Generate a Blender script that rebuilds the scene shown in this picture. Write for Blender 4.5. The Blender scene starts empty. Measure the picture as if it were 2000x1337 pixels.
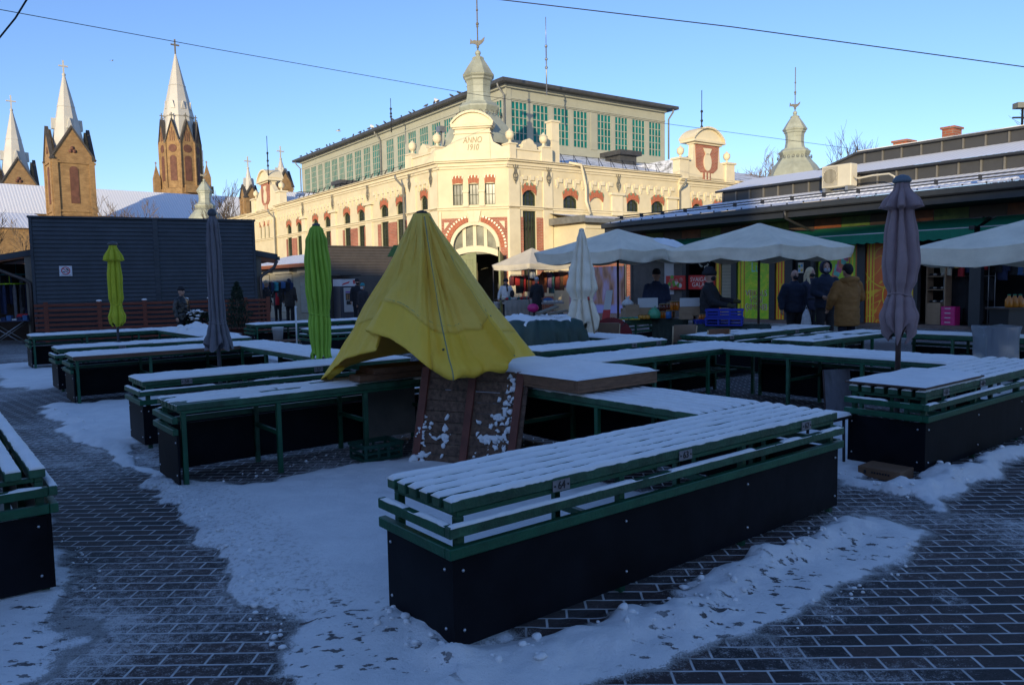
SKY_S=.15; SUN_E=2.7; EXPO=.85; OZ=(4.1,.25,1); TINT=(1.09,.94,1.03)
import bpy, bmesh, math, random
import numpy as np
from mathutils import Vector, Matrix, noise
random.seed(7)
R=math.radians
pi=math.pi
scene=bpy.context.scene
COL=scene.collection
# ------------------------------------------------------------------ camera model
FPX,PITCH,ROLL,EYE=1489.0,0.08009839,-0.01823636,1.65
TA,HA=0.67033,0.62028          # direction of the stalls, direction of the hall
_cp,_sp,_cr,_sr=math.cos(PITCH),math.sin(PITCH),math.cos(ROLL),math.sin(ROLL)
CAMX=np.array([[_cr,-_sr,0],[_sr,_cr,0],[0,0,1]])@np.array([[1,0,0],[0,_cp,-_sp],[0,_sp,_cp]])@np.array([[1,0,0],[0,0,-1],[0,1,0.]])
def ray(px,py): return CAMX.T@np.array([(px-1000)/FPX,(py-668.5)/FPX,1.0])
def at(px,py,Y):
    d=ray(px,py); t=Y/d[1]; return Vector((t*d[0],Y,EYE+t*d[2]))
def gz(px,py,z=0.0):
    d=ray(px,py); t=(z-EYE)/d[2]; return Vector((t*d[0],t*d[1],z))
def T(u,v,z=0.0):
    return Vector((u*math.cos(TA)-v*math.sin(TA),u*math.sin(TA)+v*math.cos(TA),z))
cam=bpy.data.cameras.new('camera'); camo=bpy.data.objects.new('camera',cam); COL.objects.link(camo)
cam.sensor_width=36; cam.lens=FPX/2000*36; cam.clip_end=5000; cam.clip_start=.05
r_,d_,f_=CAMX
camo.matrix_world=Matrix(((r_[0],-d_[0],-f_[0],0),(r_[1],-d_[1],-f_[1],0),(r_[2],-d_[2],-f_[2],EYE),(0,0,0,1)))
scene.camera=camo
# ------------------------------------------------------------------ objects
def tag(o,label=None,cat=None,group=None,kind=None):
    if label: o['label']=label
    if cat: o['category']=cat
    if group: o['group']=group
    if kind: o['kind']=kind
    return o
def thing(name,label,cat,loc=(0,0,0),rz=0,group=None):
    o=bpy.data.objects.new(name,None); COL.objects.link(o); o.empty_display_size=.2
    o.location=loc; o.rotation_euler=(0,0,rz)
    return tag(o,label,cat,group)
def kids(o): return [c for c in bpy.data.objects if c.parent==o]
def copy_tree(o,loc=None,rz=None,label=None,parent=None):
    c=o.copy(); COL.objects.link(c); c.parent=parent
    if loc is not None: c.location=loc
    if rz is not None: c.rotation_euler=(0,0,rz)
    if label: c['label']=label
    for k in kids(o): copy_tree(k,parent=c)
    return c
class MB:
    def __init__(s): s.v=[]; s.f=[]; s.m=[]; s.s=[]; s.uv=None
    def add(s,vs,fs,mi=0,sm=False):
        b=len(s.v); s.v.extend([tuple(v) for v in vs])
        for f in fs: s.f.append([b+i for i in f]); s.m.append(mi); s.s.append(sm)
    def hexa(s,p,mi=0):   # 8 points: bottom 4 ccw, top 4 ccw
        s.add(p,[(3,2,1,0),(4,5,6,7),(0,1,5,4),(1,2,6,5),(2,3,7,6),(3,0,4,7)],mi)
    def box(s,x0,x1,y0,y1,z0,z1,mi=0,mp=None):
        p=[(x0,y0,z0),(x1,y0,z0),(x1,y1,z0),(x0,y1,z0),(x0,y0,z1),(x1,y0,z1),(x1,y1,z1),(x0,y1,z1)]
        if mp: p=[mp(*q) for q in p]
        s.hexa(p,mi)
    def bar(s,a,b,w,h,mi=0,up=(0,0,1)):
        a=Vector(a); b=Vector(b); d=(b-a).normalized(); u=Vector(up)
        if abs(d.dot(u))>.97: u=Vector((0,1,0))
        x=d.cross(u).normalized()*w/2; y=x.cross(d).normalized()*h/2
        p=[a-x-y,b-x-y,b+x-y,a+x-y,a-x+y,b-x+y,b+x+y,a+x+y]
        s.hexa(p,mi)
    def tube(s,pts,r,n=8,mi=0,cap=True,sm=True,sq=None):
        pts=[Vector(p) for p in pts]; N=len(pts)
        rs=r if isinstance(r,(list,tuple)) else [r]*N
        t0=(pts[1]-pts[0]).normalized(); u=Vector((0,0,1))
        if abs(t0.dot(u))>.9: u=Vector((1,0,0))
        x=t0.cross(u).normalized(); vs=[]
        for i,p in enumerate(pts):
            t=((pts[min(i+1,N-1)]-pts[max(i-1,0)])).normalized()
            x=(x-t*x.dot(t)).normalized(); y=t.cross(x)
            for k in range(n):
                a=2*pi*k/n
                vs.append(p+(x*math.cos(a)+y*math.sin(a)*(sq or 1))*rs[i])
        fs=[(i*n+k,i*n+(k+1)%n,(i+1)*n+(k+1)%n,(i+1)*n+k) for i in range(N-1) for k in range(n)]
        if cap: fs+=[tuple(range(n-1,-1,-1)),tuple((N-1)*n+k for k in range(n))]
        s.add(vs,fs,mi,sm)
    def lathe(s,prof,n=16,c=(0,0,0),mi=0,ph=0,sm=True,fn=None,cap=True):
        vs=[]
        for (r,z) in prof:
            for k in range(n):
                a=ph+2*pi*k/n; rr=r*(fn(a,z) if fn else 1)
                vs.append((c[0]+rr*math.cos(a),c[1]+rr*math.sin(a),c[2]+z))
        N=len(prof)
        fs=[(i*n+k,i*n+(k+1)%n,(i+1)*n+(k+1)%n,(i+1)*n+k) for i in range(N-1) for k in range(n)]
        if cap: fs+=[tuple(range(n-1,-1,-1)),tuple((N-1)*n+k for k in range(n))]
        s.add(vs,fs,mi,sm)
    def prism(s,poly,d0,d1,mp,mi=0):   # poly of (u,z) ccw, extruded d0..d1 through mp(u,d,z)
        n=len(poly)
        vs=[mp(u,d0,z) for u,z in poly]+[mp(u,d1,z) for u,z in poly]
        fs=[tuple(range(n)),tuple(range(2*n-1,n-1,-1))]+[(i,n+i,n+(i+1)%n,(i+1)%n) for i in range(n)]
        s.add(vs,fs,mi)
    def grid(s,rows,mi=0,sm=True,close=False):
        n=len(rows[0]); N=len(rows)
        vs=[p for r in rows for p in r]
        kk=n if close else n-1
        fs=[(i*n+k,i*n+(k+1)%n,(i+1)*n+(k+1)%n,(i+1)*n+k) for i in range(N-1) for k in range(kk)]
        s.add(vs,fs,mi,sm)
    def ball(s,c,r,n=10,mi=0,sx=1,sy=1,sz=1):
        m=max(4,n//2+1)
        vs=[]; 
        for i in range(1,m):
            a=pi*i/m
            for k in range(n):
                b=2*pi*k/n; vs.append((c[0]+r*sx*math.sin(a)*math.cos(b),c[1]+r*sy*math.sin(a)*math.sin(b),c[2]+r*sz*math.cos(a)))
        t=len(vs); vs+= [(c[0],c[1],c[2]+r*sz),(c[0],c[1],c[2]-r*sz)]
        fs=[((i+1)*n+k,(i+1)*n+(k+1)%n,i*n+(k+1)%n,i*n+k) for i in range(m-2) for k in range(n)]
        fs+=[(t,k,(k+1)%n) for k in range(n)]+[(t+1,(m-2)*n+(k+1)%n,(m-2)*n+k) for k in range(n)]
        s.add(vs,fs,mi,True)
    def mesh(s,name):
        me=bpy.data.meshes.new(name); me.from_pydata(s.v,[],s.f)
        me.polygons.foreach_set('material_index',s.m); me.polygons.foreach_set('use_smooth',s.s)
        me.update(); return me
    def build(s,name,mats,parent=None,label=None,fix=True,bev=0):
        me=s.mesh(name)
        if fix:
            bm=bmesh.new(); bm.from_mesh(me); bmesh.ops.recalc_face_normals(bm,faces=bm.faces[:]); bm.to_mesh(me); bm.free()
        for m in (mats if isinstance(mats,(list,tuple)) else [mats]): me.materials.append(m)
        o=bpy.data.objects.new(name,me); COL.objects.link(o); o.parent=parent
        if label: o['label']=label
        if bev:
            b=o.modifiers.new('bevel','BEVEL'); b.width=bev; b.segments=1; b.limit_method='ANGLE'
        return o
def text_mesh(txt,size,mat,name,parent,M,depth=.004,font_scale=(1,1),shear=0,align='CENTER'):
    cu=bpy.data.curves.new(name,'FONT'); cu.body=txt; cu.size=size; cu.extrude=depth/2; cu.align_x=align; cu.align_y='CENTER'; cu.shear=shear; cu.space_line=.85
    to=bpy.data.objects.new('tmp_text',cu); COL.objects.link(to)
    dg=bpy.context.evaluated_depsgraph_get(); me=bpy.data.meshes.new_from_object(to.evaluated_get(dg))
    bpy.data.objects.remove(to); bpy.data.curves.remove(cu)
    me.transform(M@Matrix.Diagonal((font_scale[0],font_scale[1],1,1)))
    me.name=name; me.materials.clear(); me.materials.append(mat)
    o=bpy.data.objects.new(name,me); COL.objects.link(o); o.parent=parent
    return o
def wallM(o,ux,un):   # matrix whose x runs along ux, y is up and z is the outward normal un
    ux=Vector(ux).normalized(); un=Vector(un).normalized(); up=Vector((0,0,1))
    return Matrix(((ux.x,up.x,un.x,o[0]),(ux.y,up.y,un.y,o[1]),(ux.z,up.z,un.z,o[2]),(0,0,0,1)))
def nz(x,y=0,z=0): return noise.noise(Vector((x,y,z)))
# ------------------------------------------------------------------ materials
MATS={}
def nodes(name):
    m=bpy.data.materials.new(name); m.use_nodes=True; nt=m.node_tree; b=nt.nodes['Principled BSDF']
    return m,nt,b
def N(nt,t,**kw):
    n=nt.nodes.new(t)
    for k,v in kw.items():
        if k in n.inputs: n.inputs[k].default_value=v
        else: setattr(n,k,v)
    return n
def ramp(nt,fac,stops,interp='LINEAR'):
    r=nt.nodes.new('ShaderNodeValToRGB'); r.color_ramp.interpolation=interp
    e=r.color_ramp.elements
    while len(e)<len(stops): e.new(.5)
    for i,(p,c) in enumerate(stops):
        e[i].position=p; e[i].color=(*c,1) if len(c)==3 else c
    nt.links.new(fac,r.inputs[0]); return r.outputs[0]
def coords(nt,scale=1.0,kind='Object',sc3=None):
    tc=nt.nodes.new('ShaderNodeTexCoord'); mp=nt.nodes.new('ShaderNodeMapping')
    mp.inputs['Scale'].default_value=sc3 or (scale,)*3
    nt.links.new(tc.outputs[kind],mp.inputs['Vector']); return mp.outputs['Vector']
def mat(name,c=(.2,.2,.2),rough=.6,var=.18,scale=4,bump=.0,bscale=None,metal=0,c2=None,stain=0,sc3=None,trans=0,spec=None):
    if name in MATS: return MATS[name]
    m,nt,b=nodes(name); L=nt.links
    v=coords(nt,1,sc3=sc3)
    n=N(nt,'ShaderNodeTexNoise',Scale=scale,Detail=5.0,Roughness=.6); L.new(v,n.inputs['Vector'])
    lo=tuple(x*(1-var) for x in c); hi=tuple(min(1,x*(1+var)) for x in (c2 or c))
    col=ramp(nt,n.outputs['Fac'],[(.3,lo),(.7,hi)])
    if stain:
        n2=N(nt,'ShaderNodeTexNoise',Scale=scale*.35,Detail=6.0,Roughness=.7); L.new(v,n2.inputs['Vector'])
        f=ramp(nt,n2.outputs['Fac'],[(.45,(0,0,0)),(.75,(stain,)*3)])
        mx=N(nt,'ShaderNodeMixRGB',blend_type='MULTIPLY'); mx.inputs[2].default_value=(.45,.4,.33,1)
        L.new(f,mx.inputs[0]); L.new(col,mx.inputs[1]); col=mx.outputs[0]
    L.new(col,b.inputs['Base Color']); b.inputs['Roughness'].default_value=rough; b.inputs['Metallic'].default_value=metal
    if spec is not None: b.inputs['Specular IOR Level'].default_value=spec
    if bump:
        n3=N(nt,'ShaderNodeTexNoise',Scale=bscale or scale*6,Detail=4.0); L.new(v,n3.inputs['Vector'])
        bp=N(nt,'ShaderNodeBump',Strength=bump,Distance=.02); L.new(n3.outputs['Fac'],bp.inputs['Height']); L.new(bp.outputs[0],b.inputs['Normal'])
    if trans:
        tr=N(nt,'ShaderNodeBsdfTranslucent'); L.new(col,tr.inputs['Color'])
        ms=N(nt,'ShaderNodeMixShader'); ms.inputs[0].default_value=trans
        L.new(b.outputs[0],ms.inputs[1]); L.new(tr.outputs[0],ms.inputs[2]); L.new(ms.outputs[0],nt.nodes['Material Output'].inputs['Surface'])
    MATS[name]=m; return m
def brickmat(name,c1,c2,mortar,bw=.25,bh=.075,ms=.012,flat='x-y',rough=.85,bump=.5):
    if name in MATS: return MATS[name]
    m,nt,b=nodes(name); L=nt.links
    tc=nt.nodes.new('ShaderNodeTexCoord'); sp=nt.nodes.new('ShaderNodeSeparateXYZ'); L.new(tc.outputs['Object'],sp.inputs[0])
    mt=N(nt,'ShaderNodeMath',operation='SUBTRACT' if flat=='x-y' else 'ADD'); L.new(sp.outputs[0],mt.inputs[0]); L.new(sp.outputs[1],mt.inputs[1])
    cb=nt.nodes.new('ShaderNodeCombineXYZ'); L.new(mt.outputs[0],cb.inputs[0]); L.new(sp.outputs[2],cb.inputs[1])
    br=N(nt,'ShaderNodeTexBrick',Scale=1.0); br.inputs['Brick Width'].default_value=bw; br.inputs['Row Height'].default_value=bh; br.inputs['Mortar Size'].default_value=ms
    br.inputs['Color1'].default_value=(*c1,1); br.inputs['Color2'].default_value=(*c2,1); br.inputs['Mortar'].default_value=(*mortar,1); br.inputs['Mortar Smooth'].default_value=.2
    L.new(cb.outputs[0],br.inputs['Vector'])
    n=N(nt,'ShaderNodeTexNoise',Scale=1.5,Detail=6.0); L.new(tc.outputs['Object'],n.inputs['Vector'])
    f=ramp(nt,n.outputs['Fac'],[(.3,(.72,.7,.68)),(.7,(1.1,1.1,1.1))])
    mx=N(nt,'ShaderNodeMixRGB',blend_type='MULTIPLY'); mx.inputs[0].default_value=1; L.new(br.outputs['Color'],mx.inputs[1]); L.new(f,mx.inputs[2])
    L.new(mx.outputs[0],b.inputs['Base Color']); b.inputs['Roughness'].default_value=rough
    bp=N(nt,'ShaderNodeBump',Strength=bump,Distance=.01); bp.invert=True; L.new(br.outputs['Fac'],bp.inputs['Height']); L.new(bp.outputs[0],b.inputs['Normal'])
    MATS[name]=m; return m
def snowmat(name='snow',scale=1.0,dirt=0.0):
    if name in MATS: return MATS[name]
    m,nt,b=nodes(name); L=nt.links
    v=coords(nt,scale)
    n=N(nt,'ShaderNodeTexNoise',Scale=3.0,Detail=8.0,Roughness=.65); L.new(v,n.inputs['Vector'])
    col=ramp(nt,n.outputs['Fac'],[(.3,(.75,.745,.735)),(.6,(.84,.83,.81))])
    if dirt:
        n4=N(nt,'ShaderNodeTexNoise',Scale=6.0,Detail=8.0,Roughness=.75); L.new(v,n4.inputs['Vector'])
        f=ramp(nt,n4.outputs['Fac'],[(.58,(0,0,0)),(.75,(dirt,)*3)])
        mx=N(nt,'ShaderNodeMixRGB'); mx.inputs[2].default_value=(.22,.17,.12,1); L.new(f,mx.inputs[0]); L.new(col,mx.inputs[1]); col=mx.outputs[0]
    L.new(col,b.inputs['Base Color']); b.inputs['Roughness'].default_value=.75; b.inputs['Specular IOR Level'].default_value=.25
    n2=N(nt,'ShaderNodeTexNoise',Scale=60.0,Detail=3.0); L.new(v,n2.inputs['Vector'])
    n3=N(nt,'ShaderNodeTexNoise',Scale=14.0,Detail=4.0); L.new(v,n3.inputs['Vector'])
    ad=N(nt,'ShaderNodeMath',operation='MULTIPLY_ADD'); ad.inputs[1].default_value=.35; L.new(n2.outputs['Fac'],ad.inputs[0]); L.new(n3.outputs['Fac'],ad.inputs[2])
    bp=N(nt,'ShaderNodeBump',Strength=.45,Distance=.02); L.new(ad.outputs[0],bp.inputs['Height']); L.new(bp.outputs[0],b.inputs['Normal'])
    MATS[name]=m; return m
def roofsnow(name,seam=.5,axis=0,dark=(.10,.10,.11),cover=.5):   # thin snow on a seamed metal roof
    if name in MATS: return MATS[name]
    m,nt,b=nodes(name); L=nt.links
    tc=nt.nodes.new('ShaderNodeTexCoord'); v=tc.outputs['Object']
    w=N(nt,'ShaderNodeTexWave',Scale=.5/seam*2*1.0); w.bands_direction='XY'[axis]; w.wave_profile='SIN'; L.new(v,w.inputs['Vector'])
    ln=ramp(nt,w.outputs['Fac'],[(.0,(.0,)*3),(.04,(1,)*3)])
    n=N(nt,'ShaderNodeTexNoise',Scale=1.2,Detail=8.0,Roughness=.7); L.new(v,n.inputs['Vector'])
    sn=ramp(nt,n.outputs['Fac'],[(cover-.25,(0,0,0)),(cover-.1,(1,1,1))])
    mu=N(nt,'ShaderNodeMixRGB',blend_type='MULTIPLY'); mu.inputs[0].default_value=.6; L.new(sn,mu.inputs[1]); L.new(ln,mu.inputs[2])
    mx=N(nt,'ShaderNodeMixRGB'); mx.inputs[1].default_value=(*dark,1); mx.inputs[2].default_value=(.76,.78,.82,1); L.new(mu.outputs[0],mx.inputs[0])
    L.new(mx.outputs[0],b.inputs['Base Color']); b.inputs['Roughness'].default_value=.7
    bp=N(nt,'ShaderNodeBump',Strength=.4,Distance=.03); L.new(w.outputs['Fac'],bp.inputs['Height']); L.new(bp.outputs[0],b.inputs['Normal'])
    MATS[name]=m; return m
SNOW=snowmat(); SNOWD=snowmat('dirty_snow',1,.55)
GREEN=mat('green_paint',(.005,.080,.038),.45,.25,9,.15,stain=.5)
GREEN2=mat('weathered_green_paint',(.009,.062,.032),.55,.35,7,.3,c2=(.02,.085,.045),stain=.8)
PANEL=mat('phenolic_panel',(.0035,.0038,.006),.55,.3,2.2,.12,9,c2=(.008,.0085,.012),spec=.10)
BOLT=mat('zinc_bolt',(.55,.56,.58),.35,.1,20,metal=.8)
PLATE=mat('number_plate',(.20,.19,.20),.5,.12,30)
INK=mat('black_ink',(.008,.008,.010),.5,.1,10)
BLACK=mat('black_metal',(.012,.012,.014),.5,.2,8)
GREYM=mat('grey_metal',(.28,.29,.30),.4,.15,8,metal=.6)
WOODB=mat('brown_wood',(.11,.055,.03),.7,.35,5,.3,sc3=(1,1,9))
# ------------------------------------------------------------------ ground with its snow
_rng=np.random.default_rng(3)
_lat=_rng.random((256,256))
def vnoise(x,y,f):
    x=x*f+1000.3; y=y*f+700.7
    xi=np.floor(x).astype(int); yi=np.floor(y).astype(int); fx=x-xi; fy=y-yi
    fx=fx*fx*(3-2*fx); fy=fy*fy*(3-2*fy)
    g=lambda i,j:_lat[i%256,j%256]
    return (g(xi,yi)*(1-fx)+g(xi+1,yi)*fx)*(1-fy)+(g(xi,yi+1)*(1-fx)+g(xi+1,yi+1)*fx)*fy
def fbm(x,y,f,o=4):
    s=0;a=.5;t=0
    for i in range(o): s=s+a*vnoise(x,y,f*2**i); t+=a; a*=.55
    return s/t
def sdpoly(x,y,P):
    d=np.full(x.shape,1e9); ins=np.zeros(x.shape,bool); n=len(P)
    for i in range(n):
        ax,ay=P[i]; bx,by=P[(i+1)%n]; ex,ey=bx-ax,by-ay
        t=np.clip(((x-ax)*ex+(y-ay)*ey)/(ex*ex+ey*ey+1e-12),0,1)
        d=np.minimum(d,(x-ax-t*ex)**2+(y-ay-t*ey)**2)
        c=((ay>y)!=(by>y))&(x<(bx-ax)*(y-ay)/(by-ay+1e-12)+ax); ins^=c
    d=np.sqrt(d); return np.where(ins,d,-d)
def sm(a,b,x): t=np.clip((x-a)/(b-a),0,1); return t*t*(3-2*t)
def ax_steps(spec):
    o=[spec[0]]
    for stop,s0,s1 in spec[1]:
        a=o[-1]; L=stop-a; 
        n=max(1,int(round(L/((s0+s1)/2)))); w=np.linspace(s0,s1,n); w=np.cumsum(w)/w.sum()
        o+=list(a+L*w)
    return np.array(o)
gx=ax_steps((-900,[(-60,300,20),(-16,8,.5),(-7,.4,.06),(-3,.055,.027),(3.6,.027,.027),(8,.03,.08),(20,.1,1),(60,2,8),(900,20,300)]))
gy=ax_steps((-60,[(0,15,2),(2.4,.4,.03),(7,.026,.028),(14,.03,.08),(24,.09,.4),(60,.5,4),(300,8,60),(2500,80,600)]))
GX,GY=np.meshgrid(gx,gy); shp=GX.shape; gxf=GX.ravel(); gyf=GY.ravel()
GU=gxf*math.cos(TA)+gyf*math.sin(TA); GV=-gxf*math.sin(TA)+gyf*math.cos(TA)
wx=gxf+.22*(vnoise(gxf,gyf,2.3)-.5)+.12*(vnoise(gxf,gyf,7)-.5)+.05*(vnoise(gxf,gyf,19)-.5); wy=gyf+.22*(vnoise(gxf+9,gyf,2.3)-.5)+.12*(vnoise(gxf+5,gyf,7)-.5)+.05*(vnoise(gxf+3,gyf,19)-.5)
WU=wx*math.cos(TA)+wy*math.sin(TA); WV=-wx*math.sin(TA)+wy*math.cos(TA)
cov=np.zeros_like(gxf); hgt=np.zeros_like(gxf); tramp=np.zeros_like(gxf); dirt=np.zeros_like(gxf)
def lay(P,th,edge=.12,uv=True,c=1.0):
    global cov,hgt
    x,y=(WU,WV) if uv else (wx,wy)
    box=(x>min(p[0] for p in P)-1)&(x<max(p[0] for p in P)+1)&(y>min(p[1] for p in P)-1)&(y<max(p[1] for p in P)+1)
    if not box.any(): return
    s=np.full(gxf.shape,-9.0); s[box]=sdpoly(x[box],y[box],P)
    k=.65*sm(-edge*.7,edge*1.1,s)+.35*sm(-edge*3,edge*2,s); cov=np.maximum(cov,k*c); hgt=np.maximum(hgt,sm(-.02,edge*2.2,s)*th)
def ridge(pts,w,h,lump=1.0):
    global hgt,cov
    best=np.full(gxf.shape,9.0)
    m=(gxf>min(p[0] for p in pts)-1)&(gxf<max(p[0] for p in pts)+1)&(gyf>min(p[1] for p in pts)-1)&(gyf<max(p[1] for p in pts)+1)
    x,y=wx[m],wy[m]; b=np.full(x.shape,9.0)
    for (ax,ay),(bx,by) in zip(pts,pts[1:]):
        ex,ey=bx-ax,by-ay; t=np.clip(((x-ax)*ex+(y-ay)*ey)/(ex*ex+ey*ey),0,1)
        b=np.minimum(b,np.hypot(x-ax-t*ex,y-ay-t*ey))
    best[m]=b; k=sm(w,0,best)
    h=h*.62; l=(.55+.9*(fbm(gxf,gyf,4,3)-.25)*lump)
    hgt+=k*h*np.clip(l,.15,2); cov=np.maximum(cov,sm(w,w*.55,best))
def P2(*px): return [tuple(gz(x,y)[:2]) for x,y in px]
def rect(u0,u1,v0,v1): return [(u0,v0),(u1,v0),(u1,v1),(u0,v1)]
# inside every stall ring and on the strips along them
lay([(1.45,6.2),(1.55,5.5),(1.42,4.2),(1.32,3.6),(1.18,3.1),(1.0,2.5),(3,2.6),(4.4,3.2),(4.4,6.35),(2.2,6.35),(1.7,6.9),(1.45,6.9)],.035)
lay(P2((540,1150),(545,1260),(580,1337),(620,1430),(850,1420),(1120,1350),(1320,1300),(1500,1240),(1640,1187),(1740,1122),(1812,1050),(1795,1025),(1700,1003),(1612,1008),(1560,1050),(1400,1115),(1200,1195),(1000,1270),(915,1300),(880,1285),(770,1205)),.02,.1,False)
lay(rect(1.45,4.2,8.75,12.3),.04); lay(rect(1.35,2.0,9.3,12.6),.03)
lay(rect(1.4,4.5,14.6,18.6),.04); lay(rect(1.2,2.3,15.2,20.5),.03); 
lay([(-2,7.5),(.62,7.4),(.72,6.4),(.76,5.4),(.69,4.6),(.56,4.0),(.3,3.75),(-.3,3.5),(-2,3.3)],.025)
lay(rect(5.95,8.6,3.0,6.3),.04); lay(rect(5.9,9.2,8.4,12),.04); lay(rect(6.2,10,15.2,18.8),.04); lay(rect(10,13,3,6),.04)
lay(P2((1618,922),(1640,948),(1700,958),(1770,975),(1830,1010),(1868,1000),(1930,952),(2010,905),(2100,860),(2100,820),(1990,850),(1900,905),(1800,945)),.03,.1,False)
lay(rect(-40,6,20.5,60),.02,.3,c=.55); lay(rect(5,40,19.5,60),.02,.3,c=.42); lay(rect(14,40,-20,20),.02,.3,c=.3)
# ploughed rims and banks
ridge(P2((110,795),(180,850),(255,905)),.16,.05); ridge(P2((262,900),(300,935)),.1,.04)
ridge(P2((300,938),(345,975),(400,1017),(450,1065),(490,1115),(520,1180)),.15,.07)
ridge(P2((915,1330),(1050,1290),(1250,1215),(1420,1145),(1560,1075),(1640,1035)),.20,.11,1.5)
ridge(P2((760,1215),(830,1270),(900,1310)),.14,.06,1.4)
ridge(P2((1790,965),(1850,935),(1930,905),(2010,860),(2080,830)),.22,.16,1.3); ridge(P2((1625,925),(1700,950),(1785,972)),.08,.06)
# trodden zones, dirt
for P,a in ((P2((540,1150),(540,1337),(900,1337),(860,1270),(760,1200)),.9),(P2((1200,1337),(1560,1200),(1800,1060),(1640,1040),(1300,1220)),.95),(P2((0,1180),(170,1150),(180,1250),(60,1330),(0,1330)),.95),(P2((95,1020),(165,1090),(175,1160),(100,1160)),.9)):
    tramp=np.maximum(tramp,a*sm(-.25,.15,sdpoly(gxf,gyf,P)))
dirt=np.maximum(dirt,sm(.35,0,np.abs(sdpoly(GU,GV,[(1.45,6.9),(1.55,5.5),(1.42,4.2),(1.32,3.6),(1.6,3.7),(1.8,5.5),(1.8,6.9)])))*.6)
# bare strip under the tables' panels
for u0,u1,v0,v1 in ((2.1,4.9,2.52,3.25),(2.0,4.9,6.62,7.3),(2.2,5,8.4,9.0),(2,5,12.6,13.2),(6.8,9.4,2.55,3.2),(-1,.45,4.9,9)):
    b=sm(-.05,.12,sdpoly(WU,WV,rect(u0,u1,v0,v1))); cov*=1-.8*b; hgt*=1-.9*b
lump=fbm(gxf,gyf,2.2,4)-.5
near=(gyf<26)&(gyf>1)
hgt=np.where(near,hgt*(1+.5*lump)+cov*.012*(fbm(gxf,gyf,7,3)-.35)+cov*.02*lump,hgt*0)
dust=np.clip(.5+1.1*(fbm(gxf,gyf,.7,4)-.5)+.3*sm(.62,.8,fbm(gxf+33,gyf,1.7,3)),0,1)
me=bpy.data.meshes.new('ground'); nx_,ny_=len(gx),len(gy)
co=np.empty((nx_*ny_,3),np.float32); co[:,0]=gxf; co[:,1]=gyf; co[:,2]=np.maximum(hgt,0)
idx=np.arange(nx_*ny_).reshape(ny_,nx_)
q=np.stack([idx[:-1,:-1],idx[:-1,1:],idx[1:,1:],idx[1:,:-1]],-1).reshape(-1,4)
me.vertices.add(len(co)); me.vertices.foreach_set('co',co.ravel())
me.loops.add(q.size); me.loops.foreach_set('vertex_index',q.ravel().astype(np.int32))
me.polygons.add(len(q)); me.polygons.foreach_set('loop_start',np.arange(0,q.size,4,dtype=np.int32))
me.polygons.foreach_set('use_smooth',np.ones(len(q),bool)); me.update()
ca=me.color_attributes.new('snow_map','FLOAT_COLOR','POINT')
cc=np.stack([cov,tramp,dust,dirt],-1).astype(np.float32); ca.data.foreach_set('color',cc.ravel())
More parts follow.
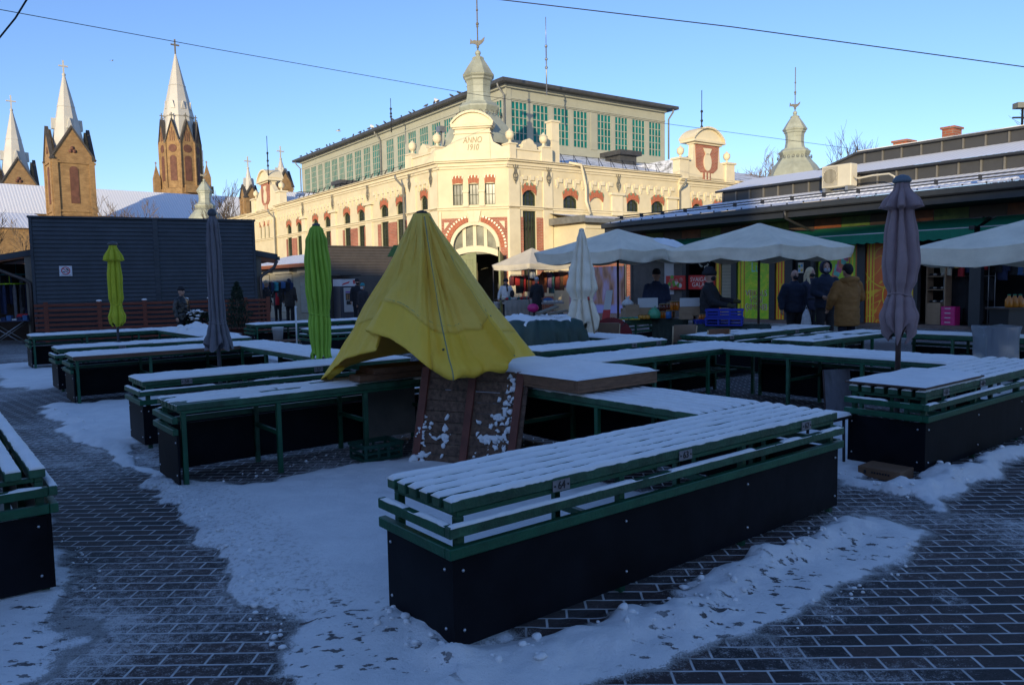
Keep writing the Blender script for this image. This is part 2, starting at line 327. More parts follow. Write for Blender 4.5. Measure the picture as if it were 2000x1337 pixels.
def ground_mat():
    m,nt,b=nodes('paving_and_snow'); L=nt.links
    tc=nt.nodes.new('ShaderNodeTexCoord'); mp=nt.nodes.new('ShaderNodeMapping'); mp.inputs['Rotation'].default_value=(0,0,R(.8)); L.new(tc.outputs['Object'],mp.inputs[0]); v=mp.outputs[0]
    wn=N(nt,'ShaderNodeTexNoise',Scale=5.0,Detail=2.0); L.new(v,wn.inputs['Vector'])
    wv=N(nt,'ShaderNodeVectorMath',operation='MULTIPLY_ADD'); wv.inputs[1].default_value=(.012,.012,0); L.new(wn.outputs['Color'],wv.inputs[0]); L.new(v,wv.inputs[2])
    br=N(nt,'ShaderNodeTexBrick',Scale=1.0); br.inputs['Brick Width'].default_value=.202; br.inputs['Row Height'].default_value=.1035; br.inputs['Mortar Size'].default_value=.0078; br.inputs['Mortar Smooth'].default_value=.5
    br.inputs['Color1'].default_value=(.026,.023,.025,1); br.inputs['Color2'].default_value=(.070,.046,.041,1); br.inputs['Mortar'].default_value=(.05,.05,.05,1)
    L.new(wv.outputs[0],br.inputs['Vector'])
    n0=N(nt,'ShaderNodeTexNoise',Scale=45.0,Detail=5.0); L.new(v,n0.inputs['Vector'])
    g0=ramp(nt,n0.outputs['Fac'],[(.3,(.65,.65,.65)),(.75,(1.35,1.3,1.3))])
    st=N(nt,'ShaderNodeMixRGB',blend_type='MULTIPLY'); st.inputs[0].default_value=1; L.new(br.outputs['Color'],st.inputs[1]); L.new(g0,st.inputs[2])
    at_=nt.nodes.new('ShaderNodeAttribute'); at_.attribute_name='snow_map'; sep=nt.nodes.new('ShaderNodeSeparateColor'); L.new(at_.outputs['Color'],sep.inputs[0])
    M_=lambda op,a,bb,cl=False:(lambda n:(L.new(a,n.inputs[0]) if not isinstance(a,(int,float)) else setattr(n.inputs[0],'default_value',a),L.new(bb,n.inputs[1]) if not isinstance(bb,(int,float)) else setattr(n.inputs[1],'default_value',bb),setattr(n,'use_clamp',cl),n.outputs[0])[-1])(N(nt,'ShaderNodeMath',operation=op))
    # thin dusting: speckle gathered by the joints and in drifts
    n1=N(nt,'ShaderNodeTexNoise',Scale=22.0,Detail=8.0,Roughness=.75); L.new(v,n1.inputs['Vector'])
    n1b=N(nt,'ShaderNodeTexNoise',Scale=130.0,Detail=3.0,Roughness=.7); L.new(v,n1b.inputs['Vector'])
    sp_=M_('ADD',n1.outputs['Fac'],M_('MULTIPLY',M_('SUBTRACT',n1b.outputs['Fac'],.5),.8))
    thr=M_('SUBTRACT',M_('SUBTRACT',.90,M_('MULTIPLY',sep.outputs['Blue'],.62)),M_('MULTIPLY',sep.outputs['Red'],.32))
    dust=M_('MULTIPLY',M_('MULTIPLY',M_('SUBTRACT',sp_,thr),3.2,True),.75)
    jn=N(nt,'ShaderNodeTexNoise',Scale=9.0,Detail=3.0); L.new(v,jn.inputs['Vector'])
    jt=M_('MULTIPLY',br.outputs['Fac'],ramp(nt,jn.outputs['Fac'],[(.25,(.6,)*3),(.55,(1,)*3)]))
    thin=M_('MAXIMUM',dust,M_('MULTIPLY',jt,.74))
    # full snow
    n2=N(nt,'ShaderNodeTexNoise',Scale=10.0,Detail=7.0,Roughness=.68); L.new(v,n2.inputs['Vector'])
    a1=M_('ADD',sep.outputs['Red'],M_('ADD',M_('MULTIPLY',M_('SUBTRACT',n2.outputs['Fac'],.5),.8),M_('MULTIPLY',M_('SUBTRACT',n1b.outputs['Fac'],.5),.9)))
    mpf=nt.nodes.new('ShaderNodeMapping'); mpf.inputs['Scale'].default_value=(1,1.7,1); L.new(tc.outputs['Object'],mpf.inputs[0])
    n3=N(nt,'ShaderNodeTexNoise',Scale=11.0,Detail=4.0,Roughness=.6); L.new(mpf.outputs[0],n3.inputs['Vector'])
    hole=M_('MULTIPLY',ramp(nt,n3.outputs['Fac'],[(.565,(0,)*3),(.66,(1,)*3)]),sep.outputs['Green'])
    hole=M_('MULTIPLY',M_('SUBTRACT',M_('ADD',hole,M_('MULTIPLY',M_('SUBTRACT',n1.outputs['Fac'],.5),.9)),.36),4.0,True)
    hole=M_('MULTIPLY',hole,sep.outputs['Green'])
    full=M_('MULTIPLY',M_('SUBTRACT',a1,.40),2.6,True)
    full=M_('SUBTRACT',full,M_('MULTIPLY',hole,.97),True)
    thin=M_('MULTIPLY',thin,M_('SUBTRACT',1.0,M_('MULTIPLY',hole,.97)))
    f=M_('MAXIMUM',full,thin)
    n5=N(nt,'ShaderNodeTexNoise',Scale=3.0,Detail=7.0,Roughness=.65); L.new(v,n5.inputs['Vector'])
    sc=ramp(nt,n5.outputs['Fac'],[(.3,(.70,.695,.69)),(.65,(.82,.81,.79))])
    n6=N(nt,'ShaderNodeTexNoise',Scale=26.0,Detail=6.0,Roughness=.75); L.new(v,n6.inputs['Vector'])
    df=M_('MULTIPLY',ramp(nt,n6.outputs['Fac'],[(.5,(0,)*3),(.66,(1,)*3)]),at_.outputs['Alpha'])
    dm=N(nt,'ShaderNodeMixRGB'); dm.inputs[2].default_value=(.15,.11,.08,1); L.new(df,dm.inputs[0]); L.new(sc,dm.inputs[1])
    mx=N(nt,'ShaderNodeMixRGB'); L.new(f,mx.inputs[0]); L.new(st.outputs[0],mx.inputs[1]); L.new(dm.outputs[0],mx.inputs[2])
    L.new(mx.outputs[0],b.inputs['Base Color'])
    rg=ramp(nt,f,[(0,(.62,)*3),(1,(.8,)*3)]); L.new(rg,b.inputs['Roughness']); b.inputs['Specular IOR Level'].default_value=.25
    hh=M_('ADD',M_('MULTIPLY',full,1.2),M_('MULTIPLY',M_('MULTIPLY',br.outputs['Fac'],-.25),M_('SUBTRACT',1.0,full))); hh=M_('ADD',hh,M_('MULTIPLY',n1.outputs['Fac'],.35)); hh=M_('ADD',hh,M_('MULTIPLY',n2.outputs['Fac'],.9))
    hh=M_('ADD',hh,M_('MULTIPLY',n1b.outputs['Fac'],.25))
    bp=N(nt,'ShaderNodeBump',Strength=.9,Distance=.02); L.new(hh,bp.inputs['Height']); L.new(bp.outputs[0],b.inputs['Normal'])
    return m
me.materials.append(ground_mat())
go=bpy.data.objects.new('ground',me); COL.objects.link(go); tag(go,kind='structure')

# loose clods of snow along the ploughed rims
def ground_z(x,y):
    i=min(max(np.searchsorted(gx,x),1),nx_-1); j=min(max(np.searchsorted(gy,y),1),ny_-1); return max(float(hgt[j*nx_+i]),0)
m=MB(); rnd=random.Random(31)
for pts,w,n,rm in ((P2((110,795),(180,850),(255,905)),.12,50,.03),(P2((300,938),(345,975),(400,1017),(450,1065),(490,1115),(520,1180),(545,1260)),.11,230,.022),(P2((915,1330),(1050,1290),(1250,1215),(1420,1145),(1560,1075),(1640,1035)),.17,230,.030),(P2((1790,965),(1850,935),(1930,905),(2010,860)),.16,120,.038),(P2((1625,925),(1700,950),(1785,972)),.07,50,.022),(P2((760,1215),(830,1270),(900,1310)),.12,70,.026),(P2((330,955),(450,935),(560,910),(690,880)),.09,70,.02),(P2((100,1020),(165,1090),(178,1180)),.07,60,.015),(P2((1500,1238),(1640,1185),(1740,1120),(1805,1055)),.09,80,.012)):
    L=[math.dist(a,b) for a,b in zip(pts,pts[1:])]
    for k in range(n):
        i=rnd.choices(range(len(L)),L)[0]; t=rnd.random(); x=pts[i][0]+(pts[i+1][0]-pts[i][0])*t+rnd.gauss(0,w*.5); y=pts[i][1]+(pts[i+1][1]-pts[i][1])*t+rnd.gauss(0,w*.5)
        if k%2: continue
        r=.62*rm*rnd.random()**2.4+.003; b0=len(m.v); m.ball((x,y,ground_z(x,y)+r*.25),r,7,0,rnd.uniform(.8,1.5),rnd.uniform(.8,1.5),rnd.uniform(.6,1)); 
        for q in range(b0,len(m.v)): v=m.v[q]; e=1+.6*nz(v[0]*55,v[1]*55,v[2]*55); m.v[q]=(x+(v[0]-x)*e,y+(v[1]-y)*e,v[2])
co_=m.build('snow_clods',SNOWD); tag(co_,kind='stuff')
# ------------------------------------------------------------------ market tables
def snow_strip(mb,x0,x1,y0,w,z,h,seg,seed,bare=None,bulge=.006,mi=0):
    pf=.25 if bulge<0 else .5
    """one board's snow: a rounded loaf with wandering edges"""
    rows=[]; n=seg
    for i in range(n+1):
        t=i/n; x=x0+(x1-x0)*t
        e=min(1,min(t,1-t)*n/2.2+.25)
        k=h*(.85+.32*nz(x*4,seed*3.1)+.2*nz(x*19,seed*1.7,4))*e
        a=bulge+.004*nz(x*11,seed*2.3,2)+.002*nz(x*40,seed); b_=bulge+.004*nz(x*11,seed*4.3,7)+.002*nz(x*40,seed,5)
        if bare:
            q=nz(x*2.1,y0*6+seed,11)+.5
            if q<bare: k*=max(.02,1-(bare-q)*8)
            if k<.006: k=-.004
        yy=[y0-a,y0-a+w*.05,y0+w*.2,y0+w*.5,y0+w*.8,y0+w+b_-w*.05,y0+w+b_]
        zz=[z-.004,z+k*pf,z+k*.86,z+k*1.08,z+k*.86,z+k*pf,z-.004]
        rows.append([(x,p,r) for p,r in zip(yy,zz)])
    mb.grid(rows,mi); b0=len(mb.v)-7*(n+1)
    mb.f.append(list(range(b0,b0+7))); mb.m.append(mi); mb.s.append(False)
    mb.f.append(list(range(b0+7*n+6,b0+7*n-1,-1))); mb.m.append(mi); mb.s.append(False)
def digits(s): return s
def market_table(label,L,W,loc,rz,group='snow covered market tables',nb=6,ends=(True,False),front=True,plates=(),snow=True,gap=.018,bare=None,brown_edge=False,seg=90,sh=.024,inner_panel=False,mids=2,rail_len=None,h=.70,sbulge=.006,shelf=None):
    """local frame: x along the length, front (customer) side at -y, origin at the centre of the footprint"""
    r=thing('market_table',label,'market table',loc,rz,group)
    seed=random.uniform(0,50); x0,x1,y0,y1=-L/2,L/2,-W/2,W/2
    bw=(W-gap*(nb-1))/nb
    t=MB()
    for i in range(nb):
        a=y0+i*(bw+gap); j=.004*nz(i*3.3,seed)
        t.box(x0+j,x1+j,a,a+bw,h-.05,h)
    t.build('tabletop',GREEN2,r,bev=.004)
    if brown_edge: m=MB(); m.box(x0,x1,y1+.002,y1+.014,h-.058,h-.002); m.build('edge_board',WOODB,r)
    f=MB()   # steel frame below the boards
    zt=h-.052
    for y in (y0+.012,y1-.052): f.box(x0+.03,x1-.03,y,y+.04,zt-.026,zt)
    for x in [x0+.03,x1-.07]+[x0+L*(k+1)/(mids+1)-.02 for k in range(mids)]: f.box(x,x+.04,y0+.0525,y1-.0525,zt-.0255,zt-.001)
    f.build('frame',GREEN,r,bev=.003)
    xs=[x0+.03]+[x0+L*(k+1)/(mids+1)-.02 for k in range(mids)]+[x1-.07]
    for k,x in enumerate(xs):
        for y in (y0+.012,y1-.052):
            l=MB(); l.box(x,x+.04,y,y+.04,-.01,zt-.0265); l.build('leg',GREEN if (k+int(y>0))%3 else GREEN2,r,bev=.003)
        if 0<k<len(xs)-1 or inner_panel:
            c=MB(); c.box(x+.004,x+.036,y0+.0525,y1-.0525,.34,.375); c.build('crossbar',GREEN,r)
    if front:
        for zz in (.552,.458):
            m=MB(); m.box(x0-.045,x1+.012,y0-.045,y0-.003,zz,zz+.050); m.build('rail',GREEN2 if zz>.5 else GREEN,r,bev=.004)
        p=MB(); px1=x1-.01
        p.box(x0-.013,px1,y0-.012,y0+.008,.045,.445)
        p.build('front_panel',PANEL,r)
        bo=MB()
        for x in [x0+.04]+[x0+L*(k+1)/(mids+1) for k in range(mids)]+[x1-.05]:
            for zz in (.12,.39): bo.ball((x,y0-.014,zz),.008,8)
        bo.build('bolts',BOLT,r)
    for e,s in zip(ends,(-1,1)):
        if not e: continue
        xe=x0 if s<0 else x1
        for zz in (.552,.458):
            m=MB(); a,b=(xe-.0445,xe-.003) if s<0 else (xe+.003,xe+.0445)
            m.box(a,b,y0-.002 if front else y0-.02,y1+.02,zz,zz+.050); m.build('rail',GREEN,r,bev=.004)
        p=MB(); a,b=(xe-.012,xe+.004) if s<0 else (xe-.004,xe+.012)
        p.box(a,b,y0+.0085,y1-.005,.045,.445); p.build('end_panel',PANEL,r)
        bo=MB()
        for yy in (y0+.05,y1-.04):
            for zz in (.12,.39): bo.ball((xe+s*.013,yy,zz),.008,8)
        bo.build('bolts',BOLT,r)
    if shelf:
        m=MB()
        for k in range(4): m.box(shelf[0],shelf[1],y0+.08+k*.13,y0+.13+k*.13,.34,.36)
        m.build('shelf',GREEN2,r)
    for px,txt in plates:
        m=MB(); m.box(px-.055,px+.055,y0-.006,y0-.001,h-.066,h-.012); m.ball((px-.043,y0-.0065,h-.039),.0055,6,1); m.ball((px+.043,y0-.0065,h-.039),.0055,6,1)
        pl=m.build('number_plate',[PLATE,INK],r)
        text_mesh(txt,.052,INK,'number',pl,wallM((px,y0-.008,h-.039),(1,0,0),(0,-1,0)),.002,(.95,1.05))
    if snow:
        sn=MB()
        for i in range(nb):
            a=y0+i*(bw+gap)
            snow_strip(sn,x0-.004,x1+.006,a,bw,h,sh,seg,seed+i*7.7,bare,sbulge)
        if front: snow_strip(sn,x0-.04,x1,y0-.045,.036,.602,.012,seg,seed+80,.36,.001)
        if ends[0]:
            # along the end rail the strip runs across the table
            s2=MB(); snow_strip(s2,y0,y1,0,.036,.602,.012,20,seed+90,.45,.001)
            sn.add([(x0-.043+p[1],p[0],p[2]) for p in s2.v],[tuple(reversed(q)) for q in s2.f],0,True)
        sn.build('snow_cover',SNOW,r)
    return r
def tab(label,u0,u1,v0,v1,side,**k):
    """side: which way customers stand: 'v-','v+','u-','u+'"""
    c=T((u0+u1)/2,(v0+v1)/2); a={'v-':0,'v+':pi,'u+':pi/2,'u-':-pi/2}[side]
    L,W=(u1-u0,v1-v0) if side[0]=='v' else (v1-v0,u1-u0)
    return market_table(label,L,W,c,TA+a,**k)
# nearest ring (numbers 64 63 62)
tab('long snowy green table numbered 64, 63 and 62, nearest in the middle',1.80,5.03,2.71,3.28,'v-',plates=((-.98,'64'),(-.04,'63'),(1.21,'62')),seg=190,gap=.032,sh=.019,mids=2,ends=(True,True),sbulge=-.002)
tab('snowy green table bearing the wooden box lid, behind table 64',4.28,5.03,3.32,6.40,'u+',ends=(False,False),seg=130,nb=7,gap=.034,sh=.02,sbulge=-.002)
tab('snowy green table running under the left corner of the yellow tarpaulin',1.66,5.05,6.46,7.08,'v+',ends=(False,True),seg=150,gap=.028,sh=.016,mids=3,bare=.24,sbulge=-.003)
# ring behind it (58 57)
tab('snowy green table numbered 58 and 57, left of the yellow tarpaulin',1.84,5.0,8.40,9.02,'v-',plates=((-1.15,'58'),(.33,'57')),seg=110,sh=.022,gap=.016,ends=(True,False))
tab('snowy green table touching the foot of the bright green parasol',4.15,4.85,9.06,12.3,'u+',ends=(False,False),seg=80,sh=.03,gap=.008)
tab('snowy green table behind the grey parasol, brown edge board and dark inner panel',1.80,4.85,12.25,12.95,'v+',ends=(False,True),brown_edge=True,seg=80,sh=.03,gap=.008)
# third ring
tab('snowy green table numbered 155 behind the one with the brown edge',1.86,5.0,14.1,14.75,'v-',plates=((-.62,'155'),(.75,'154')),seg=70,sh=.026,gap=.01,bare=.3,ends=(True,False))
tab('short snowy green table crossing behind the grey parasol in the far left ring',4.40,5.05,14.8,18.4,'u+',ends=(False,False),seg=60,sh=.03,gap=.006)
tab('farthest left snowy green table, in front of the red slatted fence',1.98,5.05,18.45,19.15,'v+',ends=(False,True),seg=70,sh=.03,gap=.006,inner_panel=True)
# right ring
tab('snowy green table with a snowed over board, cut off by the right edge',6.38,9.5,2.70,3.34,'v-',plates=((-1.18,'61'),(-.42,'60')),seg=120,gap=.030,sh=.02,ends=(True,False),sbulge=-.002)
tab('snowy green table crossing behind the mauve parasol pole',8.52,9.33,3.38,6.2,'u+',ends=(False,False),seg=80,sh=.032,gap=.004,nb=7)
tab('snowy green table with open shelves underneath, behind the snowed over wooden box',6.15,9.35,6.24,6.95,'v+',ends=(False,True),seg=90,sh=.03,gap=.008,inner_panel=True,shelf=(-1.4,.4))
tab('snowy green table numbered 40 and 38, by the dark green tarpaulin',6.66,9.25,7.78,8.38,'v-',plates=((.55,'40'),(1.1,'38')),seg=70,sh=.03,gap=.006,ends=(False,False))
tab('snowy green table crossing in front of the folded white parasol',8.85,9.5,8.42,11.2,'u+',ends=(False,False),seg=60,sh=.032,gap=.005)
# far right rings
tab('thinly snowed green table numbered 35, in front of the brown backed chairs',10.2,13.7,7.55,8.30,'v-',plates=((-1.35,'35'),(.6,'34')),seg=70,sh=.014,gap=.008,bare=.32,ends=(True,False))
tab('patchily snowed green table before the man in the ochre jacket',10.25,13.0,5.92,6.58,'v+',ends=(False,True),seg=70,sh=.016,gap=.008,bare=.42,front=True)
tab('thinly snowed green table behind the mauve parasol, beside the clear plastic cover',12.6,13.25,3.2,5.85,'u+',ends=(False,False),seg=50,sh=.012,gap=.008,bare=.4)
# middle far ring
tab('snowy green table with a white bucket beneath it, before the vending machine',6.66,9.95,18.5,19.2,'v+',ends=(False,True),seg=60,sh=.03,gap=.006,inner_panel=True)
tab('snowy green table behind the bright green parasol, half hidden by the yellow tarpaulin',6.70,9.9,15.2,15.85,'v-',plates=((.72,'49'),),seg=60,sh=.024,gap=.006,ends=(True,False))
tab('snowy green table crossing beside the yellow tarpaulin, before the teal hatted shopper',9.3,9.95,15.9,18.45,'u+',ends=(False,False),seg=40,sh=.03,gap=.006)
tab('far snowy green table before the woman in the white coat',11.6,14.6,14.7,15.4,'v+',ends=(False,True),seg=50,sh=.03,gap=.006)
tab('low snowy green table behind the dark green tarpaulin',10.6,13.4,11.6,12.2,'v-',ends=(True,False),seg=50,sh=.03,gap=.006,plates=((.3,'27'),))
# left foreground
tab('snowy green table cut off by the left edge, nearest on the left',-.75,.53,4.72,7.75,'u+',ends=(True,False),seg=110,gap=.034,sh=.022,nb=12,sbulge=-.001)
# ------------------------------------------------------------------ the market hall
CREAM=mat('cream_render',(.70,.60,.39),.85,.07,1.2,.15,30,stain=.22)
CREAM2=mat('cream_trim',(.75,.65,.44),.8,.06,2,.1,30,stain=.15)
PALE=mat('pale_green_render',(.37,.37,.29),.85,.07,1.0,.1,stain=.15)
TEAL=mat('teal_glazing',(.005,.15,.145),.5,.35,1.1,spec=.15)
TEALF=mat('pale_glazing_bar',(.36,.37,.29),.7,.1,5)
RBRICK=brickmat('red_brick',(.46,.13,.07),(.36,.10,.055),(.42,.30,.22),.26,.085,.012)
ARCHB=mat('brick_header',(.45,.14,.07),.85,.2,14,.3,stain=.2)
GLAZEB=mat('glazed_green_brick',(.20,.27,.15),.3,.3,12)
DGLASS=mat('dark_window_glass',(.03,.032,.03),.08,.5,.9)
PGLASS=mat('milky_window_glass',(.20,.20,.15),.12,.5,1.4)
FRAMEG=mat('dark_green_window_frame',(.035,.05,.025),.55,.2,6)
DOORG=mat('olive_green_door',(.13,.16,.05),.5,.2,4,.2,stain=.4)
IRON=mat('wrought_iron',(.15,.14,.11),.6,.25,8)
ZINC=mat('zinc_roof',(.20,.205,.18),.5,.15,2.5,stain=.5)
ROOFD=mat('dark_tin_roof',(.055,.055,.055),.55,.3,3,stain=.4)
PIPE=mat('rain_pipe',(.22,.22,.20),.5,.2,5,metal=.3)
HSNOW=roofsnow('hall_roof_snow',.6,0,(.12,.12,.11),.60)
HO=Vector((-2.21,38.45,0)); CH=2.668
hall=thing('market_hall','cream and red brick market hall with a glazed clerestory, ANNO 1910 over its corner door','hall',HO,HA)
mR=lambda u,d,z:(u,-d,z)
mL=lambda u,d,z:(-d,u,z)
_s=1/math.sqrt(2)
mC=lambda u,d,z:(u*_s-d*_s,CH-u*_s-d*_s,z)      # u from the left corner to the right one
CL=CH*math.sqrt(2)
def wall_cells(mb,mp,u0,u1,z0,z1,ops,d=0,rev=.22,mi=0):
    us=sorted({u0,u1,*[o[0] for o in ops],*[o[1] for o in ops]}); zs=sorted({z0,z1,*[o[2] for o in ops],*[o[3] for o in ops]})
    for a,b in zip(us,us[1:]):
        for c,e in zip(zs,zs[1:]):
            um,zm=(a+b)/2,(c+e)/2
            if any(o[0]<um<o[1] and o[2]<zm<o[3] for o in ops): continue
            mb.add([mp(a,d,c),mp(b,d,c),mp(b,d,e),mp(a,d,e)],[(0,1,2,3)],mi)
    for a,b,c,e in ops:
        for p in (((a,d,c),(a,d,e),(a,d-rev,e),(a,d-rev,c)),((b,d,c),(b,d-rev,c),(b,d-rev,e),(b,d,e)),((a,d,e),(b,d,e),(b,d-rev,e),(a,d-rev,e)),((a,d,c),(a,d-rev,c),(b,d-rev,c),(b,d,c))):
            mb.add([mp(*q) for q in p],[(0,1,2,3)],mi)
def arc(u,w,zs,rise,n=10):   # points of a segmental arch from right to left
    r=(w*w/4+rise*rise)/(2*rise); a=math.asin(min(1,w/2/r)); 
    if rise>w/2-1e-6: a=pi/2
    return [(u+r*math.sin(t),zs-(r-rise)+r*math.cos(t)) for t in [a-2*a*i/n for i in range(n+1)]]
def arch_fill(mb,mp,u,w,ztop,rise,d,rev,mi=0,n=10):
    P=arc(u,w,ztop-rise,rise,n)
    for (a,za),(b,zb) in zip(P,P[1:]):
        mb.add([mp(b,d,zb),mp(a,d,za),mp(a,d,ztop+.001),mp(b,d,ztop+.001)],[(0,1,2,3)],mi)
        mb.add([mp(b,d,zb),mp(a,d,za),mp(a,d-rev,za),mp(b,d-rev,zb)],[(0,1,2,3)],mi)
def brick_arch(mb,mp,u,w,zs,rise,th,d=.035,n=7,mi=0,splay=1.12):
    P0=arc(u,w,zs,rise,n); P1=[(u+(p[0]-u)*splay,p[1]+th+(0.04 if i%2 else 0)) for i,p in enumerate(P0)]
    for i in range(n):
        g=.008
        q=[(P0[i+1][0]+g,P0[i+1][1]),(P0[i][0]-g,P0[i][1]),(P1[i][0]-g,P1[i][1]),(P1[i+1][0]+g,P1[i+1][1]+.0)]
        mb.prism(q,-.05,d,mp,mi)
        if i%2==0:
            c=[(a[0]*.3+b[0]*.7,a[1]*.3+b[1]*.7) for a,b in ((q[0],q[3]),(q[1],q[2]))]
            mb.prism([(c[0][0]+.01,c[0][1]),(c[1][0]-.01,c[1][1]),(q[2][0]-.015,q[2][1]+.03),(q[3][0]+.015,q[3][1]+.03)],d,d+.012,mp,1)
def window(mp,u,w,z0,z1,rise=.22,d=-.12,cols=3,rows=3,parent=hall,glass=DGLASS,header=True,blind=False,name='window',fm=FRAMEG,bt=.045,bar=None):
    bw=bar or bt*.32
    f=MB(); a,b=u-w/2,u+w/2; zs=z1-rise
    out=[(a,z0),(b,z0)]+([(p,q) for p,q in arc(u,w,zs,rise)] if rise else [(b,z1),(a,z1)])
    inn=[(u+(p-u)*(1-2*bt*1.3/w),z0+(q-z0)*(1-2*bt/(z1-z0))+bt) for p,q in out]
    n=len(out)
    for i in range(n):
        j=(i+1)%n
        f.add([mp(out[i][0],d+.03,out[i][1]),mp(out[j][0],d+.03,out[j][1]),mp(inn[j][0],d+.03,inn[j][1]),mp(inn[i][0],d+.03,inn[i][1])],[(0,1,2,3)])
        f.add([mp(inn[i][0],d+.03,inn[i][1]),mp(inn[j][0],d+.03,inn[j][1]),mp(inn[j][0],d-.04,inn[j][1]),mp(inn[i][0],d-.04,inn[i][1])],[(0,1,2,3)])
    for k in range(1,cols):
        x=a+w*k/cols; zt=z1-.01 if not rise else zs+rise*(1-abs((x-u)/(w/2))**2)-.01
        f.box(x-bw,x+bw,d-.03,d+.02,z0+bt,zt,0,mp)
    for k in range(1,rows):
        z=z0+(z1-z0)*k/rows; f.box(a+.02,b-.02,d-.029,d+.012,z-bw,z+bw,0,mp)
    fo=f.build(name,fm,parent,fix=False)
    g=MB(); g.add([mp(p,d-.035,q) for p,q in out],[tuple(range(n))]); g.build('pane',glass,fo)
    if header:
        h=MB(); brick_arch(h,mp,u,w*1.02,zs,rise or .06,.36); h.build('brick_arch',[ARCHB,GLAZEB],fo)
    return fo
def sill(mb,mp,u0,u1,z,h=.1,d=.1,mi=0): mb.box(u0,u1,-.02,d,z-h,z,mi,mp)
def brick_panel(a,b,z0,z1,mp):
    q=MB(); q.box(a,b,-.02,.03,z0,z1,0,mp); q.build('brick_panel',RBRICK,hall)
LB,LR=64.0,34.7
body=MB(); trim=MB(); brick=MB(); win=[]
def band(mp,u0,u1,z,prof,mi=0,mb=trim):     # horizontal moulding from a list of (z0,z1,depth)
    for za,zb,dd in prof: mb.box(u0,u1,-.05,dd,z+za,z+zb,mi,mp)
CORN=[(-.42,-.30,.06),(-.298,-.12,.13),(-.118,-.04,.26),(-.038,.0,.34)]
STR=[(-.16,-.05,.07),(-.048,0,.14)]
# --- left facade -------------------------------------------------
WL=[(6.91,1.0),(8.99,1.0),(12.24,1.0),(14.44,1.0),(17.73,1.0),(19.92,1.0),(23.19,1.0),(25.36,1.0)]
opsL=[]
for u,w in WL: opsL+=[(u-w/2,u+w/2,5.56,6.30),(u-w/2,u+w/2,2.5,5.30)]
opsL+=[(4.14-.38,4.14+.38,5.56,6.35),(4.14-.38,4.14+.38,2.5,5.30)]
for k in (30.2,31.2,32.2): opsL+=[(k-.2,k+.2,5.5,6.7)]
for u in (39,41.2,45,47.2,51,53.2): opsL+=[(u-.43,u+.43,5.56,6.30),(u-.43,u+.43,2.5,5.30)]
wall_cells(body,mL,CH,LB,0,7.95,opsL)
for u,w in WL:
    arch_fill(body,mL,u,w,6.301,.24,0,.22); window(mL,u,w,5.56,6.30,.24); window(mL,u,w,2.5,5.30,0,cols=3,rows=6,header=False); sill(trim,mL,u-w/2-.08,u+w/2+.08,2.5)
arch_fill(body,mL,4.14,.76,6.351,.22,0,.22); window(mL,4.14,.76,5.56,6.35,.22); window(mL,4.14,.76,2.5,5.3,0,rows=6,header=False)
for k in (30.2,31.2,32.2): arch_fill(body,mL,k,.4,6.701,.18,0,.22); window(mL,k,.4,5.5,6.7,.18,cols=1,rows=3)
for u in (39,41.2,45,47.2,51,53.2): window(mL,u,.86,5.56,6.3,0,header=True); window(mL,u,.86,2.5,5.3,0,rows=6,header=False)
for (a,b),(c,e) in zip(((6.1,6.41),(7.41,8.49),(9.49,9.9)),((0,0),)*3): brick_panel(a,b,1.2,5.2,mL)
for k in range(1,4):
    o=5.45*k
    for a,b in ((6.3,6.48),(7.34,8.4),(9.27,9.75)) if 0 else ((6.25,6.36),(7.38,8.46),(9.48,9.7)):
        brick_panel(a+o,b+o,1.2,5.2,mL)
# pavilion at the corner, piers, pilasters
for a,b in ((CH-.02,3.45),(5.0,6.05)): trim.box(a,b,-.02,.07,0,7.45,0,mL)
for u in (11.03,16.54,22.1):
    trim.box(u-.42,u+.42,-.02,.10,0,5.38,0,mL); trim.box(u-.36,u+.36,-.02,.09,5.56,6.45,0,mL); trim.box(u-.62,u+.62,-.02,.2,6.45,6.60,0,mL)
trim.box(28.15,28.7,-.02,.12,0,7.4,0,mL); trim.box(33.9,34.9,-.02,.14,0,7.4,0,mL)
band(mL,CH-.14,28.1,7.95,CORN); band(mL,28.1,35.1,7.75,CORN); band(mL,35.15,LB,7.9,CORN)
band(mL,CH-.05,LB,5.56,STR)
# --- right facade ------------------------------------------------
WR=[(6.83,1.0,0),(8.75,1.0,1),(11.6,.95,0),(13.67,1.05,0),(17.2,.9,0),(19.2,.9,0)]
opsR=[(4.01-.44,4.01+.44,5.60,6.42),(4.01-.44,4.01+.44,1.6,5.34)]
for u,w,bl in WR: opsR.append((u-w/2,u+w/2,5.45,6.28))
wall_cells(body,mR,CH,LR,0,7.95,opsR)
arch_fill(body,mR,4.01,.88,6.421,.26,0,.22); window(mR,4.01,.88,5.6,6.42,.26); window(mR,4.01,.88,1.6,5.34,0,cols=4,rows=5,header=False)
for u,w,bl in WR:
    arch_fill(body,mR,u,w,6.281,.25,0,.22)
    if bl: body.box(u-w/2,u+w/2,-.2,-.08,5.45,6.28,0,mR); h=MB(); brick_arch(h,mR,u,w,6.03,.25,.36); h.build('brick_arch',[ARCHB,GLAZEB],hall)
    else: window(mR,u,w,5.45,6.28,.25)
brick_panel(3.4,3.57,.8,5.0,mR); brick_panel(4.46,4.9,.8,5.0,mR)
for a,b in ((CH-.02,3.36),(4.92,5.55)): trim.box(a,b,-.02,.07,0,7.45,0,mR)
for u in (10.3,14.9): trim.box(u-.42,u+.42,-.02,.09,5.3,6.45,0,mR); trim.box(u-.55,u+.55,-.02,.18,6.45,6.58,0,mR)
trim.box(15.5,16.4,-.02,.14,0,7.4,0,mR); trim.box(20.0,20.9,-.02,.14,0,7.4,0,mR)
